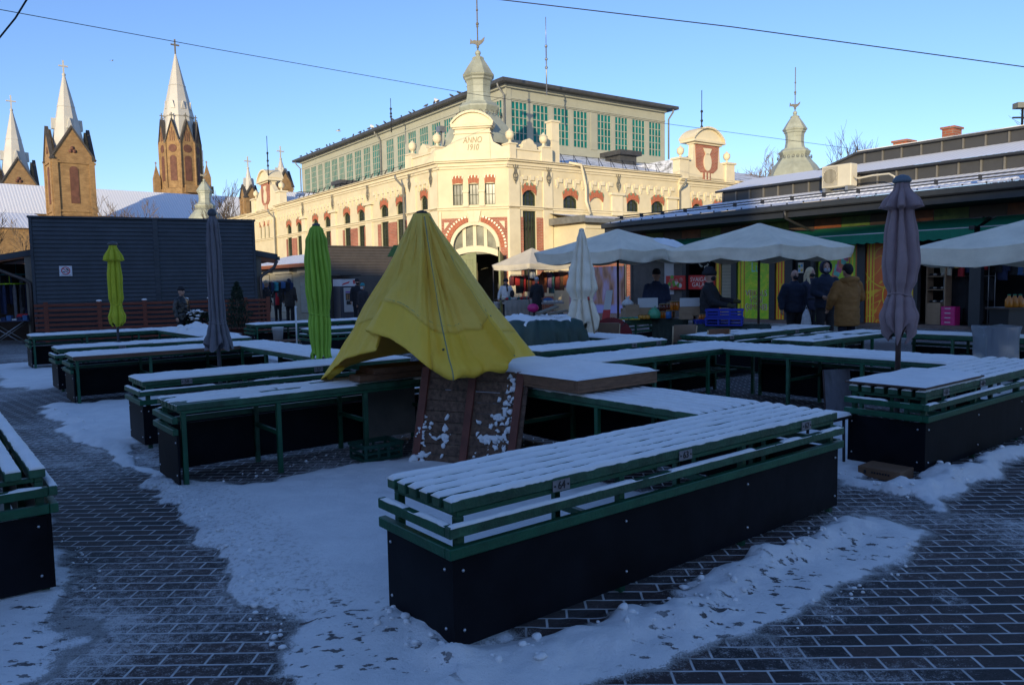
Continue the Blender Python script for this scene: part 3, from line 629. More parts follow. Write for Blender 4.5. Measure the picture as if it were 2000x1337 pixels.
band(mR,CH-.14,15.45,7.95,CORN); band(mR,15.45,21,7.75,CORN); band(mR,21,LR,7.9,CORN)
band(mR,CH-.05,LR,5.56,STR)
# --- chamfered corner with the door ------------------------------
ops=[(u-.27,u+.27,5.66,6.74) for u in (1.08,1.93,2.80)]
wall_cells(body,mC,0,CL,4.80,7.95,ops)
wall_cells(body,mC,0,.62,0,4.8,[]); wall_cells(body,mC,3.24,CL,0,4.8,[])
DU,DR,DS=1.93,1.30,3.45
P=arc(DU,2*DR,DS,DR,20)
wall_cells(body,mC,.62,3.24,0,4.8,[(.621,3.239,-.01,4.801)])   # jamb cells are given below
for (a,za),(b,zb) in zip(P,P[1:]):
    body.add([mC(b,0,zb),mC(a,0,za),mC(a,0,4.8),mC(b,0,4.8)],[(0,1,2,3)]); body.add([mC(b,0,zb),mC(a,0,za),mC(a,-.35,za),mC(b,-.35,zb)],[(0,1,2,3)])
for x in (DU-DR,DU+DR): body.add([mC(x,0,0),mC(x,0,DS),mC(x,-.35,DS),mC(x,-.35,0)],[(0,1,2,3)])
for u in (1.08,1.93,2.80): window(mC,u,.54,5.66,6.74,0,cols=3,rows=2,glass=PGLASS,bt=.03)
for u in (1.505,2.365): trim.box(u-.13,u+.13,-.02,.06,5.58,6.3,0,mC); trim.box(u-.17,u+.17,-.02,.09,6.3,6.42,0,mC); trim.box(u-.16,u+.16,-.02,.1,5.58,5.72,0,mC)
band(mC,-.05,CL+.05,7.95,CORN); band(mC,-.02,CL+.02,5.56,STR)
# brick spandrels with voussoirs
for sgn in (-1,1):
    m=lambda u,d,z,s=sgn:mC(DU+s*u,d,z)
    n=14; arcp=[(1.36*math.sin(t),DS+1.36*math.cos(t)) for t in [R(14)+R(76)*i/n for i in range(n+1)]]
    for (a,za),(b,zb) in zip(arcp,arcp[1:]):
        brick.add([m(a,.03,za),m(b,.03,zb),m(1.76,.03,zb if zb<4.9 else 4.98),m(a,.03,4.98)] if 0 else [m(a,.03,za),m(b,.03,zb),m(b,.03,4.98),m(a,.03,4.98)],[(0,1,2,3)])
        brick.add([m(a,.03,za),m(b,.03,zb),m(b,-.02,zb),m(a,-.02,za)],[(0,1,2,3)])
    brick_panel(1.362,1.76,2.75,4.98,m); brick_panel(1.362,1.76,1.5,2.5,m)
    brick.build('brick_spandrel',RBRICK,hall,fix=False); brick=MB()
    v=MB()
    for i in range(13):
        t=R(17)+R(72)*i/12; c,s_=math.cos(t),math.sin(t); t2=R(2.3)
        q=[(r*math.sin(t+k*t2),DS+r*math.cos(t+k*t2)) for r,k in ((1.38,1),(1.38,-1),(1.70,-1),(1.70,1))]
        v.prism(q,.025,.05,m,0)
        if i%1==0: v.prism([(r*math.sin(t+k*R(1.5)),DS+r*math.cos(t+k*R(1.5))) for r,k in ((1.60,1),(1.60,-1),(1.70,-1),(1.70,1))],.05,.062,m,1)
    v.build('door_arch',[ARCHB,mat('glazed_cream_brick',(.45,.47,.30),.3,.3,12)],hall)
    trim.prism([(1.32,4.78),(1.62,4.78),(1.62,4.40)],.03,.05,m)
    trim.box(1.30,1.86,-.02,.10,2.55,2.74,0,m)
    trim.box(1.76,1.885,-.02,.05,0,5.35,0,m)
    trim.prism([(0,4.75),(.24,4.75),(.38,5.36),(0,5.36)],-.02,.08,m)
arch=MB()
for r0,r1,dd in ((1.16,1.33,.05),):
    Q=[(DU+math.sin(t),math.cos(t)) for t in np.linspace(-pi/2,pi/2,24)]
    for i in range(23):
        t0,t1=-pi/2+pi*i/23,-pi/2+pi*(i+1)/23
        arch.prism([(DU+r0*math.sin(t0),DS+r0*math.cos(t0)),(DU+r1*math.sin(t0),DS+r1*math.cos(t0)),(DU+r1*math.sin(t1),DS+r1*math.cos(t1)),(DU+r0*math.sin(t1),DS+r0*math.cos(t1))][::-1],-.28,dd,mC)
# fanlight
fan=MB()
seg=[(DU+(x),3.22-.30*(x/1.3)**2) for x in np.linspace(-1.2,1.2,13)]     # top edge of the doors, rail follows it
for (a,za),(b,zb) in zip(seg,seg[1:]): fan.prism([(a,za+.0),(b,zb+.0),(b,zb+.33),(a,za+.33)],-.24,-.10,mC)
for x in (-.58,-.02,.56): fan.box(DU+x-.09,DU+x+.09,-.22,-.11,3.4,DS+math.sqrt(1.18**2-x*x),0,mC)
fo=fan.build('fanlight',CREAM2,hall)
g=MB(); PP=[(DU+1.2*math.sin(t),DS+1.2*math.cos(t)) for t in np.linspace(pi/2,-pi/2,17)]+[(DU-1.2,3.1),(DU+1.2,3.1)]
g.add([mC(p,-.2,q) for p,q in PP],[tuple(range(len(PP)))]); g.build('pane',PGLASS,fo)
arch.build('door_surround',CREAM2,hall)
# doors: left leaf shut, right leaf swung out
def leaf(mp,u0,u1,name='door'):
    m=MB(); m.box(u0,u1,-.24,-.16,.02,2.95,0,mp)
    m.prism([(u0,2.95),(u1,2.95),(u1,3.20 if u1>u0 else 3.2),(u0,2.97)],-.24,-.16,mp)
    for a,b,c,e in ((.12,.48,.2,.9),(.62,.98,.2,.9),(.12,.48,1.1,2.0),(.62,.98,1.1,2.0),(.12,.48,2.15,2.75),(.62,.98,2.15,2.85)):
        w=(u1-u0)/1.15
        for q in ((a,b,c,c+.04),(a,b,e-.04,e),(a,a+.04,c,e),(b-.04,b,c,e)): m.box(u0+q[0]*w,u0+q[1]*w,-.162,-.135,q[2],q[3],0,mp)
    o=m.build(name,DOORG,hall); h=MB(); h.box(u1-.12,u1-.07,-.16,-.09,1.25,1.5,0,mp); h.build('handle',BLACK,o)
leaf(mC,DU-1.18,DU+.02)
hx=DU+1.2
mD=lambda u,d,z:mC(hx+.10-d,u,z)
leaf(mD,.0,1.15)
dk=MB()
for a,b,c,e,f_,g_ in ((DU-1.3,DU+1.3,-4,-3.9,0,3.4),(DU-1.35,DU-1.3,-4,-.3,0,3.4),(DU+1.3,DU+1.35,-4,-.3,0,3.4),(DU-1.3,DU+1.3,-4,-.3,3.4,3.5)): dk.box(a,b,c,e,f_,g_,0,mC)
dk.build('vestibule',mat('vestibule_wall',(.10,.09,.06),.9,.2),hall)
# parapet over the corner
par=MB()
par.prism([(-.15,7.96),(CL+.15,7.96),(CL+.15,8.55),(CL-.30,8.60),(CL-.75,8.85),(2.92,9.15),(2.92,9.25),(.94,9.25),(.94,9.15),(.75,8.85),(.30,8.60),(-.15,8.55)],-.45,.02,mC)
par.box(1.0,2.86,-.4,.06,7.97,9.55,0,mC); 
for z0,z1,g_ in ((9.30,9.38,.06),(9.55,9.63,.10),(9.63,9.74,.18)): par.box(1.0-g_,2.86+g_,-.5,.06+g_,z0+.001,z1,0,mC)
AP=arc(1.93,2.24,9.742,.62,16); par.prism([(.81,9.742),(3.05,9.742)]+AP[1:-1],-.5,.10,mC)
for (a,za),(b,zb) in zip(AP,AP[1:]): par.prism([(b,zb),(a,za),(a*1+(a-1.93)*.03,za+.12),(b+(b-1.93)*.03,zb+.12)],-.55,.22,mC)
par.box(.81,3.05,-.5,.2,9.743,9.84,0,mC)
par.box(CH+.1,5.5,-.02,.45,7.96,8.45,0,lambda u,d,z:(u,d,z)); par.box(CH+.1,6.0,-.02,.45,7.96,8.45,0,lambda u,d,z:(d,u,z))
for mp,e in ((mR,5.55),(mL,6.05)):
    par.box(CH+.05,e+.02,-.5,.08,8.45,8.56,0,mp); par.box(2.7,3.15,-.52,.10,7.97,8.7,0,mp); par.box(e-.75,e,-.52,.10,7.97,8.70,0,mp)
    for c in (2.95,e-.38): par.box(c-.28,c+.28,-.55,.14,8.70,8.78,0,mp)
    SH=[(3.55,8.56),(4.55,8.56),(4.5,8.8),(4.36,8.85),(4.28,9.0),(4.05,9.1),(3.82,9.0),(3.74,8.85),(3.6,8.8)]; par.prism(SH,-.3,.06,mp)
par.build('parapet',CREAM2,hall,bev=.012)
text_mesh('ANNO\n1910',.44,mat('carved_letters',(.36,.29,.17),.8,.1,6),'date_inscription',hall,wallM(mC(1.93,.065,8.78),Vector(mC(1,0,0))-Vector(mC(0,0,0)),Vector(mC(0,1,0))-Vector(mC(0,0,0))),.03,(.74,1.0),.25)
cu=MB()
cu.box(5.85,6.35,.3,.8,7.9,10.2,0); cu.box(5.80,6.40,.25,.85,10.2,10.3,0); cu.build('chimney',CREAM2,hall)
def urn(mb,c):
    mb.lathe([(r*.8,z*.76) for r,z in [(.22,0),(.22,.06),(.10,.10),(.08,.22),(.16,.28),(.20,.30),(.27,.42),(.30,.58),(.27,.68),(.30,.72),(.22,.80),(.12,.88),(.06,.96),(.015,1.02)]],12,c,fn=lambda a,z:1+(.09*math.sin(a*6)*math.sin(z*26) if z>.2 else 0))
for mp,e in ((mR,5.55),(mL,6.05)):
    for c in (2.95,e-.38):
        m=MB(); urn(m,mp(c,-.2,8.78)); m.build('urn',CREAM2,hall)
# gables in the middle of both long sides
def gable(mp,c,half,zb):
    g=MB(); s=half
    for e in (-1,1):
        g.box(c+e*s-.42,c+e*s+.42,-.45,.12,zb,zb+1.15,0,mp); g.box(c+e*s-.52,c+e*s+.52,-.55,.2,zb+1.151,zb+1.28,0,mp)
        m=MB(); urn(m,mp(c+e*s,-.2,zb+1.28)); m.build('urn',CREAM2,hall)
    g.prism([(c-s+.42,zb),(c+s-.42,zb),(c+s-.42,zb+1.0),(c+s-.9,zb+1.25),(c+1.25,zb+2.05),(c+1.25,zb+2.2),(c-1.25,zb+2.2),(c-1.25,zb+2.05),(c-s+.9,zb+1.25),(c-s+.42,zb+1.0)],-.4,.0,mp)
    g.box(c-1.3,c+1.3,-.5,.16,zb+2.2,zb+2.32,0,mp); g.box(c-1.5,c+1.5,-.9,.3,zb+2.321,zb+2.46,0,mp)
    A=arc(c,2.9,zb+2.46,.75,14); g.prism([(c-1.45,zb+2.461),(c+1.45,zb+2.461)]+A[1:-1],-.9,.12,mp)
    for (a,za),(b,zb2) in zip(A,A[1:]): g.prism([(b,zb2),(a,za),(a+(a-c)*.04,za+.12),(b+(b-c)*.04,zb2+.12)],-1.0,.28,mp)
    g.build('gable',CREAM2,hall,bev=.01)
    b=MB()
    b.prism([(c-.6,zb+.5),(c+.6,zb+.5),(c+1.0,zb+.8),(c+1.1,zb+2.2),(c-1.1,zb+2.2),(c-1.0,zb+.8)],.0,.05,mp); b.box(c-.35,c+.35,0,.048,zb+.05,zb+.499,0,mp); bo=b.build('brick_ornament',RBRICK,hall)
    o=MB(); o.prism([(c+.36*math.cos(t),zb+1.15+.55*math.sin(t)) for t in np.linspace(0,2*pi,18)[:-1]],.05,.10,mp); o.prism([(c-.16,zb+1.6),(c+.16,zb+1.6),(c+.4,zb+2.0),(c-.4,zb+2.0)],.05,.10,mp)
    for k in (-.2,.1): o.box(c+k,c+k+.12,.03,.06,zb+.08,zb+.5,0,mp)
    o.build('oval_ornament',CREAM2,bo)
gable(mR,18.1,2.2,7.76); gable(mL,30.5,3.2,7.76)
# corbel frieze and lyre anchors
def frieze(mp,u0,u1,z,st=.62):
    u=u0; fr=MB()
    while u<u1-.3:
        fr.box(u,u+.16,-.01,.07,z-.34,z,0,mp); fr.box(u+.17,u+.42,-.01,.09,z-.16,z+.06,0,mp); fr.box(u+.05,u+.13,-.01,.06,z-.46,z-.34,0,mp); u+=st
    fr.build('frieze',CREAM2,hall)
frieze(mR,3.4,4.9,7.1,.5); frieze(mR,5.8,9.9,7.1); frieze(mR,10.9,15.0,7.1); frieze(mR,16.6,20,6.95)
for a,b in ((6.2,10.5),(11.6,16),(17.1,21.6),(22.7,27.5),(28.8,33.8),(35.5,50)): frieze(mL,a,b,7.1)
frieze(mL,3.6,5.0,7.1,.5)
for mp,u,z in ((mR,3.05,7.2),(mR,5.25,7.2),(mR,10.35,7.15),(mL,3.2,7.2),(mL,5.6,7.2),(mL,11.03,7.2),(mL,16.54,7.15),(mL,22.1,7.15)):
    m=MB(); m.tube([mp(u,.12,z-.5),mp(u,.12,z+.5)],.02,6)
    for e in (-1,1): m.tube([mp(u+e*x,.12,z+y) for x,y in ((.03,-.38),(.12,-.25),(.15,-.05),(.08,.08),(.05,.2),(.13,.38),(.16,.48))],.017,6)
    m.tube([mp(u+.13*math.cos(t),.12,z-.08+.13*math.sin(t)) for t in np.linspace(0,2*pi,13)],.017,6)
    m.build('lyre_anchor',IRON,hall)
body.build('wall',CREAM,hall,fix=False); trim.build('mouldings',CREAM2,hall,bev=.008)
# roofs, clerestory
rf=MB(); S=9.05; CX,CY=24.0,46.3
for (p,q,r,s_) in (((CH,.25,7.98),(LR,.25,7.98),(LR,S,10.35),(S,S,10.35)),((.25,CH,7.98),(S,S,10.35),(S,LB,10.35),(.25,LB,7.98)),((CH,.25,7.98),(S,S,10.35),(.25,CH,7.98),(.25,CH,7.98))):
    rf.add([p,q,r,s_] if s_!=r else [p,q,r],[(0,1,2,3)] if not (s_==(.25,CH,7.98)) else [(0,1,2)])
rf.add([(CX,S,10.35),(LR,S,10.35),(LR,LB,9),(CX,LB,9)],[(0,1,2,3)]); rf.add([(S,CY,10.35),(LR,CY,10.35),(LR,LB,8),(S,LB,8)],[(0,1,2,3)])
rf.build('roof',HSNOW,hall,fix=False)
for mp,c,h in ((mR,18.1,2.2),(mL,30.5,3.2)):
    gr=MB(); A=[(c-h,7.9),(c-1.3,9.25),(c+1.3,9.25),(c+h,7.9)]
    for (a,za),(b,zb) in zip(A,A[1:]): gr.add([mp(a,-.4,za),mp(b,-.4,zb),mp(b,-8,zb),mp(a,-8,za)],[(0,1,2,3)])
    gr.build('gable_roof',HSNOW,hall,fix=False)
cl=MB(); WRc=[(9.52,10.72),(11.29,12.52),(13.09,14.33),(14.86,16.05),(17.11,18.32),(18.82,19.99),(20.56,21.78),(22.32,23.53)]
WLc=[(10.16-.5,10.5),(12.3,13.5),(14.1,15.3),(15.8,17.0),(17.6,18.8),(19.5,20.7),(21.42,22.62),(23.3,24.5),(25.3,26.5),(27.9,29.2),(29.82,31.02),(31.67,32.93),(33.52,34.8),(35.4,36.5),(37.06,38.3),(38.83,40.1),(40.77,41.82),(42.41,43.64),(44.18,45.46)]
WLc[0]=(9.6,10.8)
mRc=lambda u,d,z:(u,S-d,z); mLc=lambda u,d,z:(S-d,u,z)
wall_cells(cl,mRc,S,CX,9.8,14.5,[(a-.05,b+.05,10.95,13.47) for a,b in WRc],0,.06); wall_cells(cl,mLc,S,CY,9.8,14.5,[(a-.05,b+.05,10.95,13.6) for a,b in WLc],0,.06)
cl.add([(CX,S,9.8),(CX,CY,9.8),(CX,CY,14.5),(CX,S,14.5)],[(0,1,2,3)]); cl.add([(S,CY,9.8),(CX,CY,9.8),(CX,CY,14.5),(S,CY,14.5)],[(0,1,2,3)])
cl.build('clerestory_wall',PALE,hall,fix=False)
ct=MB(); ct.box(S-.05,CX,-.02,.06,13.62,13.74,0,mRc); ct.box(S-.05,S+.4,-.02,.05,9.8,14.4,0,mRc); ct.box(S-.05,CY,-.02,.06,13.75,13.87,0,mLc); ct.box(16.4,17.0,-.02,.04,10.9,13.5,0,mRc); ct.box(S-.06,CX,-.02,.2,14.28,14.5,0,mRc); ct.box(S-.2,CY,-.02,.2,14.3,14.5,0,mLc)
ct.build('clerestory_trim',PALE,hall)
for mp,W,t in ((mRc,WRc,13.47),(mLc,WLc,13.6)):
    for a,b in W: window(mp,(a+b)/2,b-a+.10,10.95,t,0,d=-.02,cols=4,rows=5,glass=TEAL,header=False,name='clerestory_window',fm=TEALF,bt=.02,bar=.026)
er=MB(); e=.75
er.box(S-e,CX+e,S-e,CY+e,14.5,14.72)
ap=((S+CX)/2,S+7.5,16.6); bp_=((S+CX)/2,CY-7.5,16.6)
q=[(S-e,S-e,14.72),(CX+e,S-e,14.72),(CX+e,CY+e,14.72),(S-e,CY+e,14.72)]
er.add(q+[ap,bp_],[(0,1,4),(1,2,5,4),(2,3,5),(3,0,4,5)])
er.build('clerestory_roof',ROOFD,hall,fix=False)
# snow guards on the lower roof, vents, pipes
sg=MB()
for i in range(9):
    u=7.2+i*.95
    sg.tube([(u-.15,1.0,8.2),(u,1.25,8.75),(u+.15,1.0,8.2)],.02,5)
sg.tube([(6.6,1.2,8.7),(15.3,1.2,8.7)],.015,5)
for i in range(20):
    u=7+i*1.0; sg.tube([(1.0,u-.15,8.2),(1.25,u,8.7),(1.0,u+.15,8.2)],.02,5)
sg.tube([(1.2,6.6,8.65),(1.2,27,8.65)],.015,5)
sg.build('snow_guard',BLACK,hall)
for x,y,w in ((16.6,6.2,.75),(6.2,28.6,.7),(6.0,14.5,.75),(6.2,38,.7)):
    m=MB(); m.box(x-w,x+w,y-w,y+w,9.2,10.0); m.box(x-w*1.35,x+w*1.35,y-w*1.35,y+w*1.35,10.0,10.3); m.build('roof_vent',ROOFD,hall)
for mp,u,z0,z1,d in ((mL,28.1,0,7.6,.2),(mL,6.15,0,7.6,.2),(mR,15.42,0,7.6,.2),(mLc,27.4,10,14.4,.15),(mLc,8.95,10.5,14.4,.25),(mRc,24.2,10.8,14.4,.2),(mLc,46.2,10,14.4,.2)):
    m=MB(); m.tube([mp(u,d+.5,z1+.05),mp(u,d+.45,z1-.15),mp(u,d,z1-.6),mp(u,d,z0)],.065,8); m.build('downpipe',PIPE,hall)
m=MB(); m.tube([(6.6,-.2,8.0),(7.2,-.5,7.9),(7.5,-.35,7.4),(7.7,-.3,6.8),(7.75,-.25,6.0),(8.0,-.3,5.3)],.08,8); m.build('downpipe',CREAM2,hall)
# lean-to annex before the right facade
an=MB(); an.box(5.6,12.5,-2.6,-.02,0,4.75); an.build('annex_wall',CREAM,hall)
at2=MB(); at2.box(5.6,12.5,-2.66,-2.6,4.3,4.45); at2.box(9.0,9.35,-2.68,-2.6,0,4.3); at2.build('annex_trim',CREAM2,hall)
ar=MB(); ar.add([(5.3,-2.95,4.80),(12.7,-2.95,4.80),(12.7,.0,5.25),(5.3,.0,5.25)],[(0,1,2,3)]); ar.build('annex_roof',HSNOW,hall,fix=False)
ae=MB(); ae.box(5.3,12.7,-2.99,-2.85,4.58,4.79); ae.box(5.24,5.32,-2.98,0,4.6,4.95); ae.build('annex_gutter',PIPE,hall)
m=MB(); m.tube([(8.3,-2.95,4.6),(8.3,-2.9,4.4),(8.3,-2.72,4.1),(8.3,-2.72,0)],.06,8); m.build('downpipe',PIPE,hall)
pl=MB(); pl.box(2.0,5.5,-.08,.02,0,.8); pl.box(CH,LB,-.02,.08,0,1.2,0,mL); pl.build('plinth',RBRICK,hall)
# ground floor windows of the right side behind the stalls, brick below
for u in (13.0,15.0): window(mR,u,1.2,1.2,3.6,0,d=.05,rows=3,header=False)
b=MB(); b.box(12.6,21,-.02,.03,0,4.6,0,mR); b.build('brick_panel',RBRICK,hall)
b=MB(); b.box(5.45,12.6,2.6,2.63,0,2.7,0,mR); b.build('brick_panel',RBRICK,hall)
# roof lanterns on the corners
YT=42.36
def lantern(lx,ly,sc=1.0):
    zt=lambda y:at(936,y,YT).z
    k=YT/FPX
    pr=[(74,290),(70,275),(64,262),(56,250),(47,240),(40,230),(36,224),(41,213.5),(41,211),(35,206),(33,203),(27,202),(25,196),(23.5,186),(23.4,185),(24,184.5),(23.3,184),(23.6,171),(24.2,170.7),(23.6,170),(25,161),(28,158),(28,155),(31,152),(32,149),(30,147),(22,133),(13,119),(11,117.5),(12,115),(11,113),(5,110),(4,108)]
    m=MB(); m.lathe([(p*k,zt(y)) for p,y in pr],8,(lx,ly,0),0,HA*0+R(22.5)+R(45)-HA,False)
    m.lathe([(.02,zt(109)),(.13,zt(107.5)),(.165,zt(104)),(.13,zt(100.5)),(.03,zt(98))],10,(lx,ly,0))
    o=m.build('lantern',mat('lantern_sheet',(.36,.38,.30),.5,.14,1.6,stain=.55),hall)
    f=MB(); z0=zt(99)
    f.tube([(lx,ly,z0),(lx,ly,zt(0)+.6)],.035,6)
    for z,r in ((zt(92),.08),(zt(52),.07),(zt(47),.09),(zt(20),.07)): f.ball((lx,ly,z),r,8)
    a=HA; 
    P=[(.7*x_,.75*z_) for x_,z_ in [(-.55,.28),(-.42,.10),(-.28,.16),(0,.10),(.28,.16),(.42,.28),(.55,.38),(.5,.12),(.32,-.08),(.1,-.22),(0,-.30),(-.2,-.12),(-.45,-.08),(-.6,-.12)]]
    f.prism(P,-.03,.03,lambda u,d,z:(lx+u*math.cos(-a)-d*math.sin(-a),ly+u*math.sin(-a)+d*math.cos(-a),zt(83)+z))
    f.build('finial',IRON,o)
    cr=MB()
    for i in range(24):
        t=2*pi*i/24; c=Vector((lx+1.25*math.cos(t),ly+1.25*math.sin(t),zt(227)))
        cr.tube([c+Vector((.09*math.cos(q)*-math.sin(t),.09*math.cos(q)*math.cos(t),.0+.10*math.sin(q))) for q in np.linspace(0,2*pi,9)],.02,4)
    cr.build('cresting',IRON,o)
lantern(2.8,2.8); lantern(31.5,2.8); lantern(2.8,61.0)
# floodlight on the roof behind the parapet
fl=MB(); fl.tube([(1.2,4.2,8.1),(1.2,4.2,9.9)],.05,6); fl.box(1.0,1.4,4.0,4.4,9.85,10.15); fl.build('floodlight',GREYM,hall)
for px,py,Y,h,nm in ((1067.5,160,49,120/FPX*49,1),(1370.5,268,53,88/FPX*53,1),(764,238,60,44/FPX*60,1),(524,340,62,72/FPX*62,1)):
    p=at(px,py,Y); r=thing('lightning_rod',{1067.5:'tallest thin lightning rod standing on the clerestory roof',1370.5:'thin lightning rod above the right gable of the hall',764:'short lightning rod on the left clerestory eave among pigeons',524:'thin lightning rod above the left gable of the hall'}[px],'lightning rod',p,0,'lightning rods on the hall')
    m=MB(); m.tube([(0,0,-.8),(0,0,h*.55)],.045,6); m.build('mast',GREYM if px<1100 and px>1000 else BLACK,r)
    m=MB(); m.tube([(0,0,h*.55),(0,0,h)],.025,6)
    for q in (.22,.35,.55): m.ball((0,0,h*q),.1,6)
    m.build('tip',GREYM if px<1100 and px>1000 else BLACK,r)
# ------------------------------------------------------------------ church
YB=brickmat('yellow_brick',(.36,.22,.09),(.27,.155,.06),(.29,.20,.10),.35,.12,.016)
SPIRE=mat('spire_sheet',(.50,.49,.44),.55,.12,.35,stain=.25)
CSNOW=roofsnow('church_roof_snow',1.1,0,(.32,.33,.35),.46)
TRIMD=mat('dark_coping',(.06,.055,.05),.7,.2,2)
LOUV=mat('brown_louvre',(.13,.055,.035),.8,.3,2)
CA=R(40)
CO=at(0,560,98); CO.z=0
church=thing('church','yellow brick church with pale spires and a snowy nave roof behind the dark sided kiosk','church',CO,CA)
def c_loc(px,py,Y):
    p=at(px,py,Y)-CO; return Vector((p.x*math.cos(CA)+p.y*math.sin(CA),-p.x*math.sin(CA)+p.y*math.cos(CA),p.z))
def cross(mb,x,y,z,h,t=.12):
    mb.box(x-t/2,x+t/2,y-t/2,y+t/2,z,z+h); mb.box(x-h*.28,x+h*.28,y-t/2-.003,y+t/2+.003,z+h*.58,z+h*.58+t)
def square_tower(name,px,Y,W,zg,zge,zb,ztip,zcross,lab,wind=True):
    c=c_loc(px,500,Y); x,y=c.x,c.y; h=W/2
    t=MB(); t.box(x-h,x+h,y-h,y+h,0,zge)
    fc=[lambda u,d,z:(x+u,y-h-d,z),lambda u,d,z:(x-h-d,y-u,z),lambda u,d,z:(x-u,y+h+d,z),lambda u,d,z:(x+h+d,y+u,z)]
    for m in fc: t.prism([(-h,zge+.001),(h,zge+.001),(0,zg)],-.5,.0,m)
    for m in fc[:2]:
        for k in (-h+.3,h-.3): t.box(k-.3,k+.3,-.02,.16,0,zge-.2,0,m)
    for zz,dd in ((zge-.55,.14),(zge-6.2,.12),(zge-6.6,.08)): t.box(x-h-dd,x+h+dd,y-h-dd,y+h+dd,zz,zz+.22)
    o=t.build('tower',YB,church,fix=False,label=lab)
    cp=MB()
    for m in fc:
        for e in (-1,1): cp.prism([(0,zg),(0,zg+.35),(e*(h+.25),zge-.05),(e*(h+.15),zge-.22)] if e<0 else [(0,zg+.35),(0,zg),(h+.15,zge-.22),(h+.25,zge-.05)],-.25,.14,m)
    cp.build('gable_coping',TRIMD,o)
    if wind:
        for m in fc[:2]:
            w=MB(); w.prism([(-.45,zge-5.2),(.45,zge-5.2)]+arc(0,.9,zge-1.3,.44,8),.0,.06,m); w.build('louvre_window',LOUV,o)
            for k in range(3):
                a=R(90+120*k); w=MB(); w.lathe([(.22,-.02),(.22,.02)],10,(0,0,0)); w.v=[m(v[0]+.25*math.cos(a),v[2]+.04,zge+1.0+.25*math.sin(a)+v[1]) for v in w.v]; w.build('trefoil',LOUV,o)
    s=MB(); r0=h*1.02
    s.lathe([(r0*1.0,zge-.2),(r0*.80,zge+(ztip-zge)*.17),(r0*.42,zge+(ztip-zge)*.62),(r0*.44,zge+(ztip-zge)*.622),(r0*.42,zge+(ztip-zge)*.63),(.12,ztip)],8,(x,y,0),0,R(22.5),False)
    for k in range(4):
        a=pi/2*k-pi/2; zz=zge+(ztip-zge)*.36; rr=r0*.68
        q=lambda u,d,z,a=a,rr=rr:(x+math.cos(a)*(rr+d)-math.sin(a)*u,y+math.sin(a)*(rr+d)+math.cos(a)*u,z)
        s.prism([(-.3,zz),(.3,zz),(0,zz+1.3)],-.5,.10,q)
    s.build('spire',SPIRE,o,fix=False)
    k=MB(); cross(k,x,y,ztip-.1,zcross-ztip+.1,.16); k.ball((x,y,ztip),.22,8); k.build('cross',SPIRE,o)
zt=lambda y,Y,px=135:at(px,y,Y).z
square_tower('tower',147,93,4.45,zt(256,93),zt(315,93),0,zt(146,93),zt(118,93),'nearer square tower with a gabled top and tall pale spire')
square_tower('tower',42,108,4.6,zt(313,108),zt(368,108),0,zt(213,108),zt(184,108),'square tower at the left edge, its spire partly cut off')
square_tower('tower',556,116,2.4,zt(345,116),zt(372,116),0,zt(318,116),zt(293,116),'small spire farthest right, beside the hall gable',False)
square_tower('tower',492,114,1.9,zt(372,114),zt(392,114),0,zt(335,114),zt(312,114),'slender small spire left of the hall gable',False)
# octagonal tower
Y8=121; c=c_loc(363,500,Y8); x8,y8=c.x,c.y; z8=lambda y:at(348,y,Y8).z; k8=Y8/FPX
r8=36*k8
o8=MB(); o8.lathe([(r8*1.08,0),(r8*1.08,z8(372)),(r8,z8(370)),(r8,z8(284))],8,(x8,y8,0),0,R(22.5)+R(-40),False)
fcs=[]
ap8=r8*math.cos(R(22.5)); hw=r8*math.sin(R(22.5))
for k in range(8):
    a=R(45*k-40)
    fcs.append(lambda u,d,z,a=a:(x8+math.cos(a)*(ap8+d)-math.sin(a)*u,y8+math.sin(a)*(ap8+d)+math.cos(a)*u,z))
for m in fcs: o8.prism([(-hw,z8(284)),(hw,z8(284)),(0,z8(241))],-.45,.02,m)
for k in range(8):
    a=R(45*k+22.5-40); o8.tube([(x8+r8*math.cos(a),y8+r8*math.sin(a),z8(372)),(x8+r8*math.cos(a),y8+r8*math.sin(a),z8(280))],.22,6,sm=False)
o=o8.build('tower',YB,church,'octagonal belfry with eight gables and the tallest spire')
w=MB(); cr=MB(); ob=MB()
for m in fcs:
    w.prism([(-.5,z8(357)),(.5,z8(357))]+arc(0,1.0,z8(315),.5,8),.0,.06,m)
    w.prism([(.62*math.cos(t),z8(295)+.62*math.sin(t)) for t in np.linspace(0,2*pi,13)[:-1]],.0,.06,m)
    for q,hh in ((-.3,262),(0,255),(.3,262)): w.box(q-.07,q+.07,0,.05,z8(281),z8(hh),0,m)
    for e in (-1,1): ob.prism([(0,z8(241)),(0,z8(238)),(e*hw*1.1,z8(284)),(e*hw,z8(287))] if e<0 else [(0,z8(238)),(0,z8(241)),(hw,z8(287)),(hw*1.1,z8(284))],-.5,.2,m)
    p=m(0,-.1,0); cross(cr,p[0],p[1],z8(239),1.0,.12)
w.build('openings',LOUV,o); ob.build('gable_coping',TRIMD,o); cr.build('gable_crosses',IRON,o)
s=MB(); s.lathe([(r8*1.0,z8(290)),(r8*.72,z8(232)),(r8*.78,z8(230)),(r8*.42,z8(170)),(r8*.44,z8(169)),(r8*.40,z8(167)),(.12,z8(106))],8,(x8,y8,0),0,R(22.5-40),False)
for k in range(8):
    a=R(45*k-40); rr=r8*.66; zz=z8(216)
    q=lambda u,d,z,a=a,rr=rr:(x8+math.cos(a)*(rr+d)-math.sin(a)*u,y8+math.sin(a)*(rr+d)+math.cos(a)*u,z)
    s.prism([(-.33,zz),(.33,zz),(0,zz+1.2)],-.5,.06,q)
s.build('spire',SPIRE,o,fix=False)
k=MB(); cross(k,x8,y8,z8(106),z8(77)-z8(106),.2); k.build('cross',IRON,o)
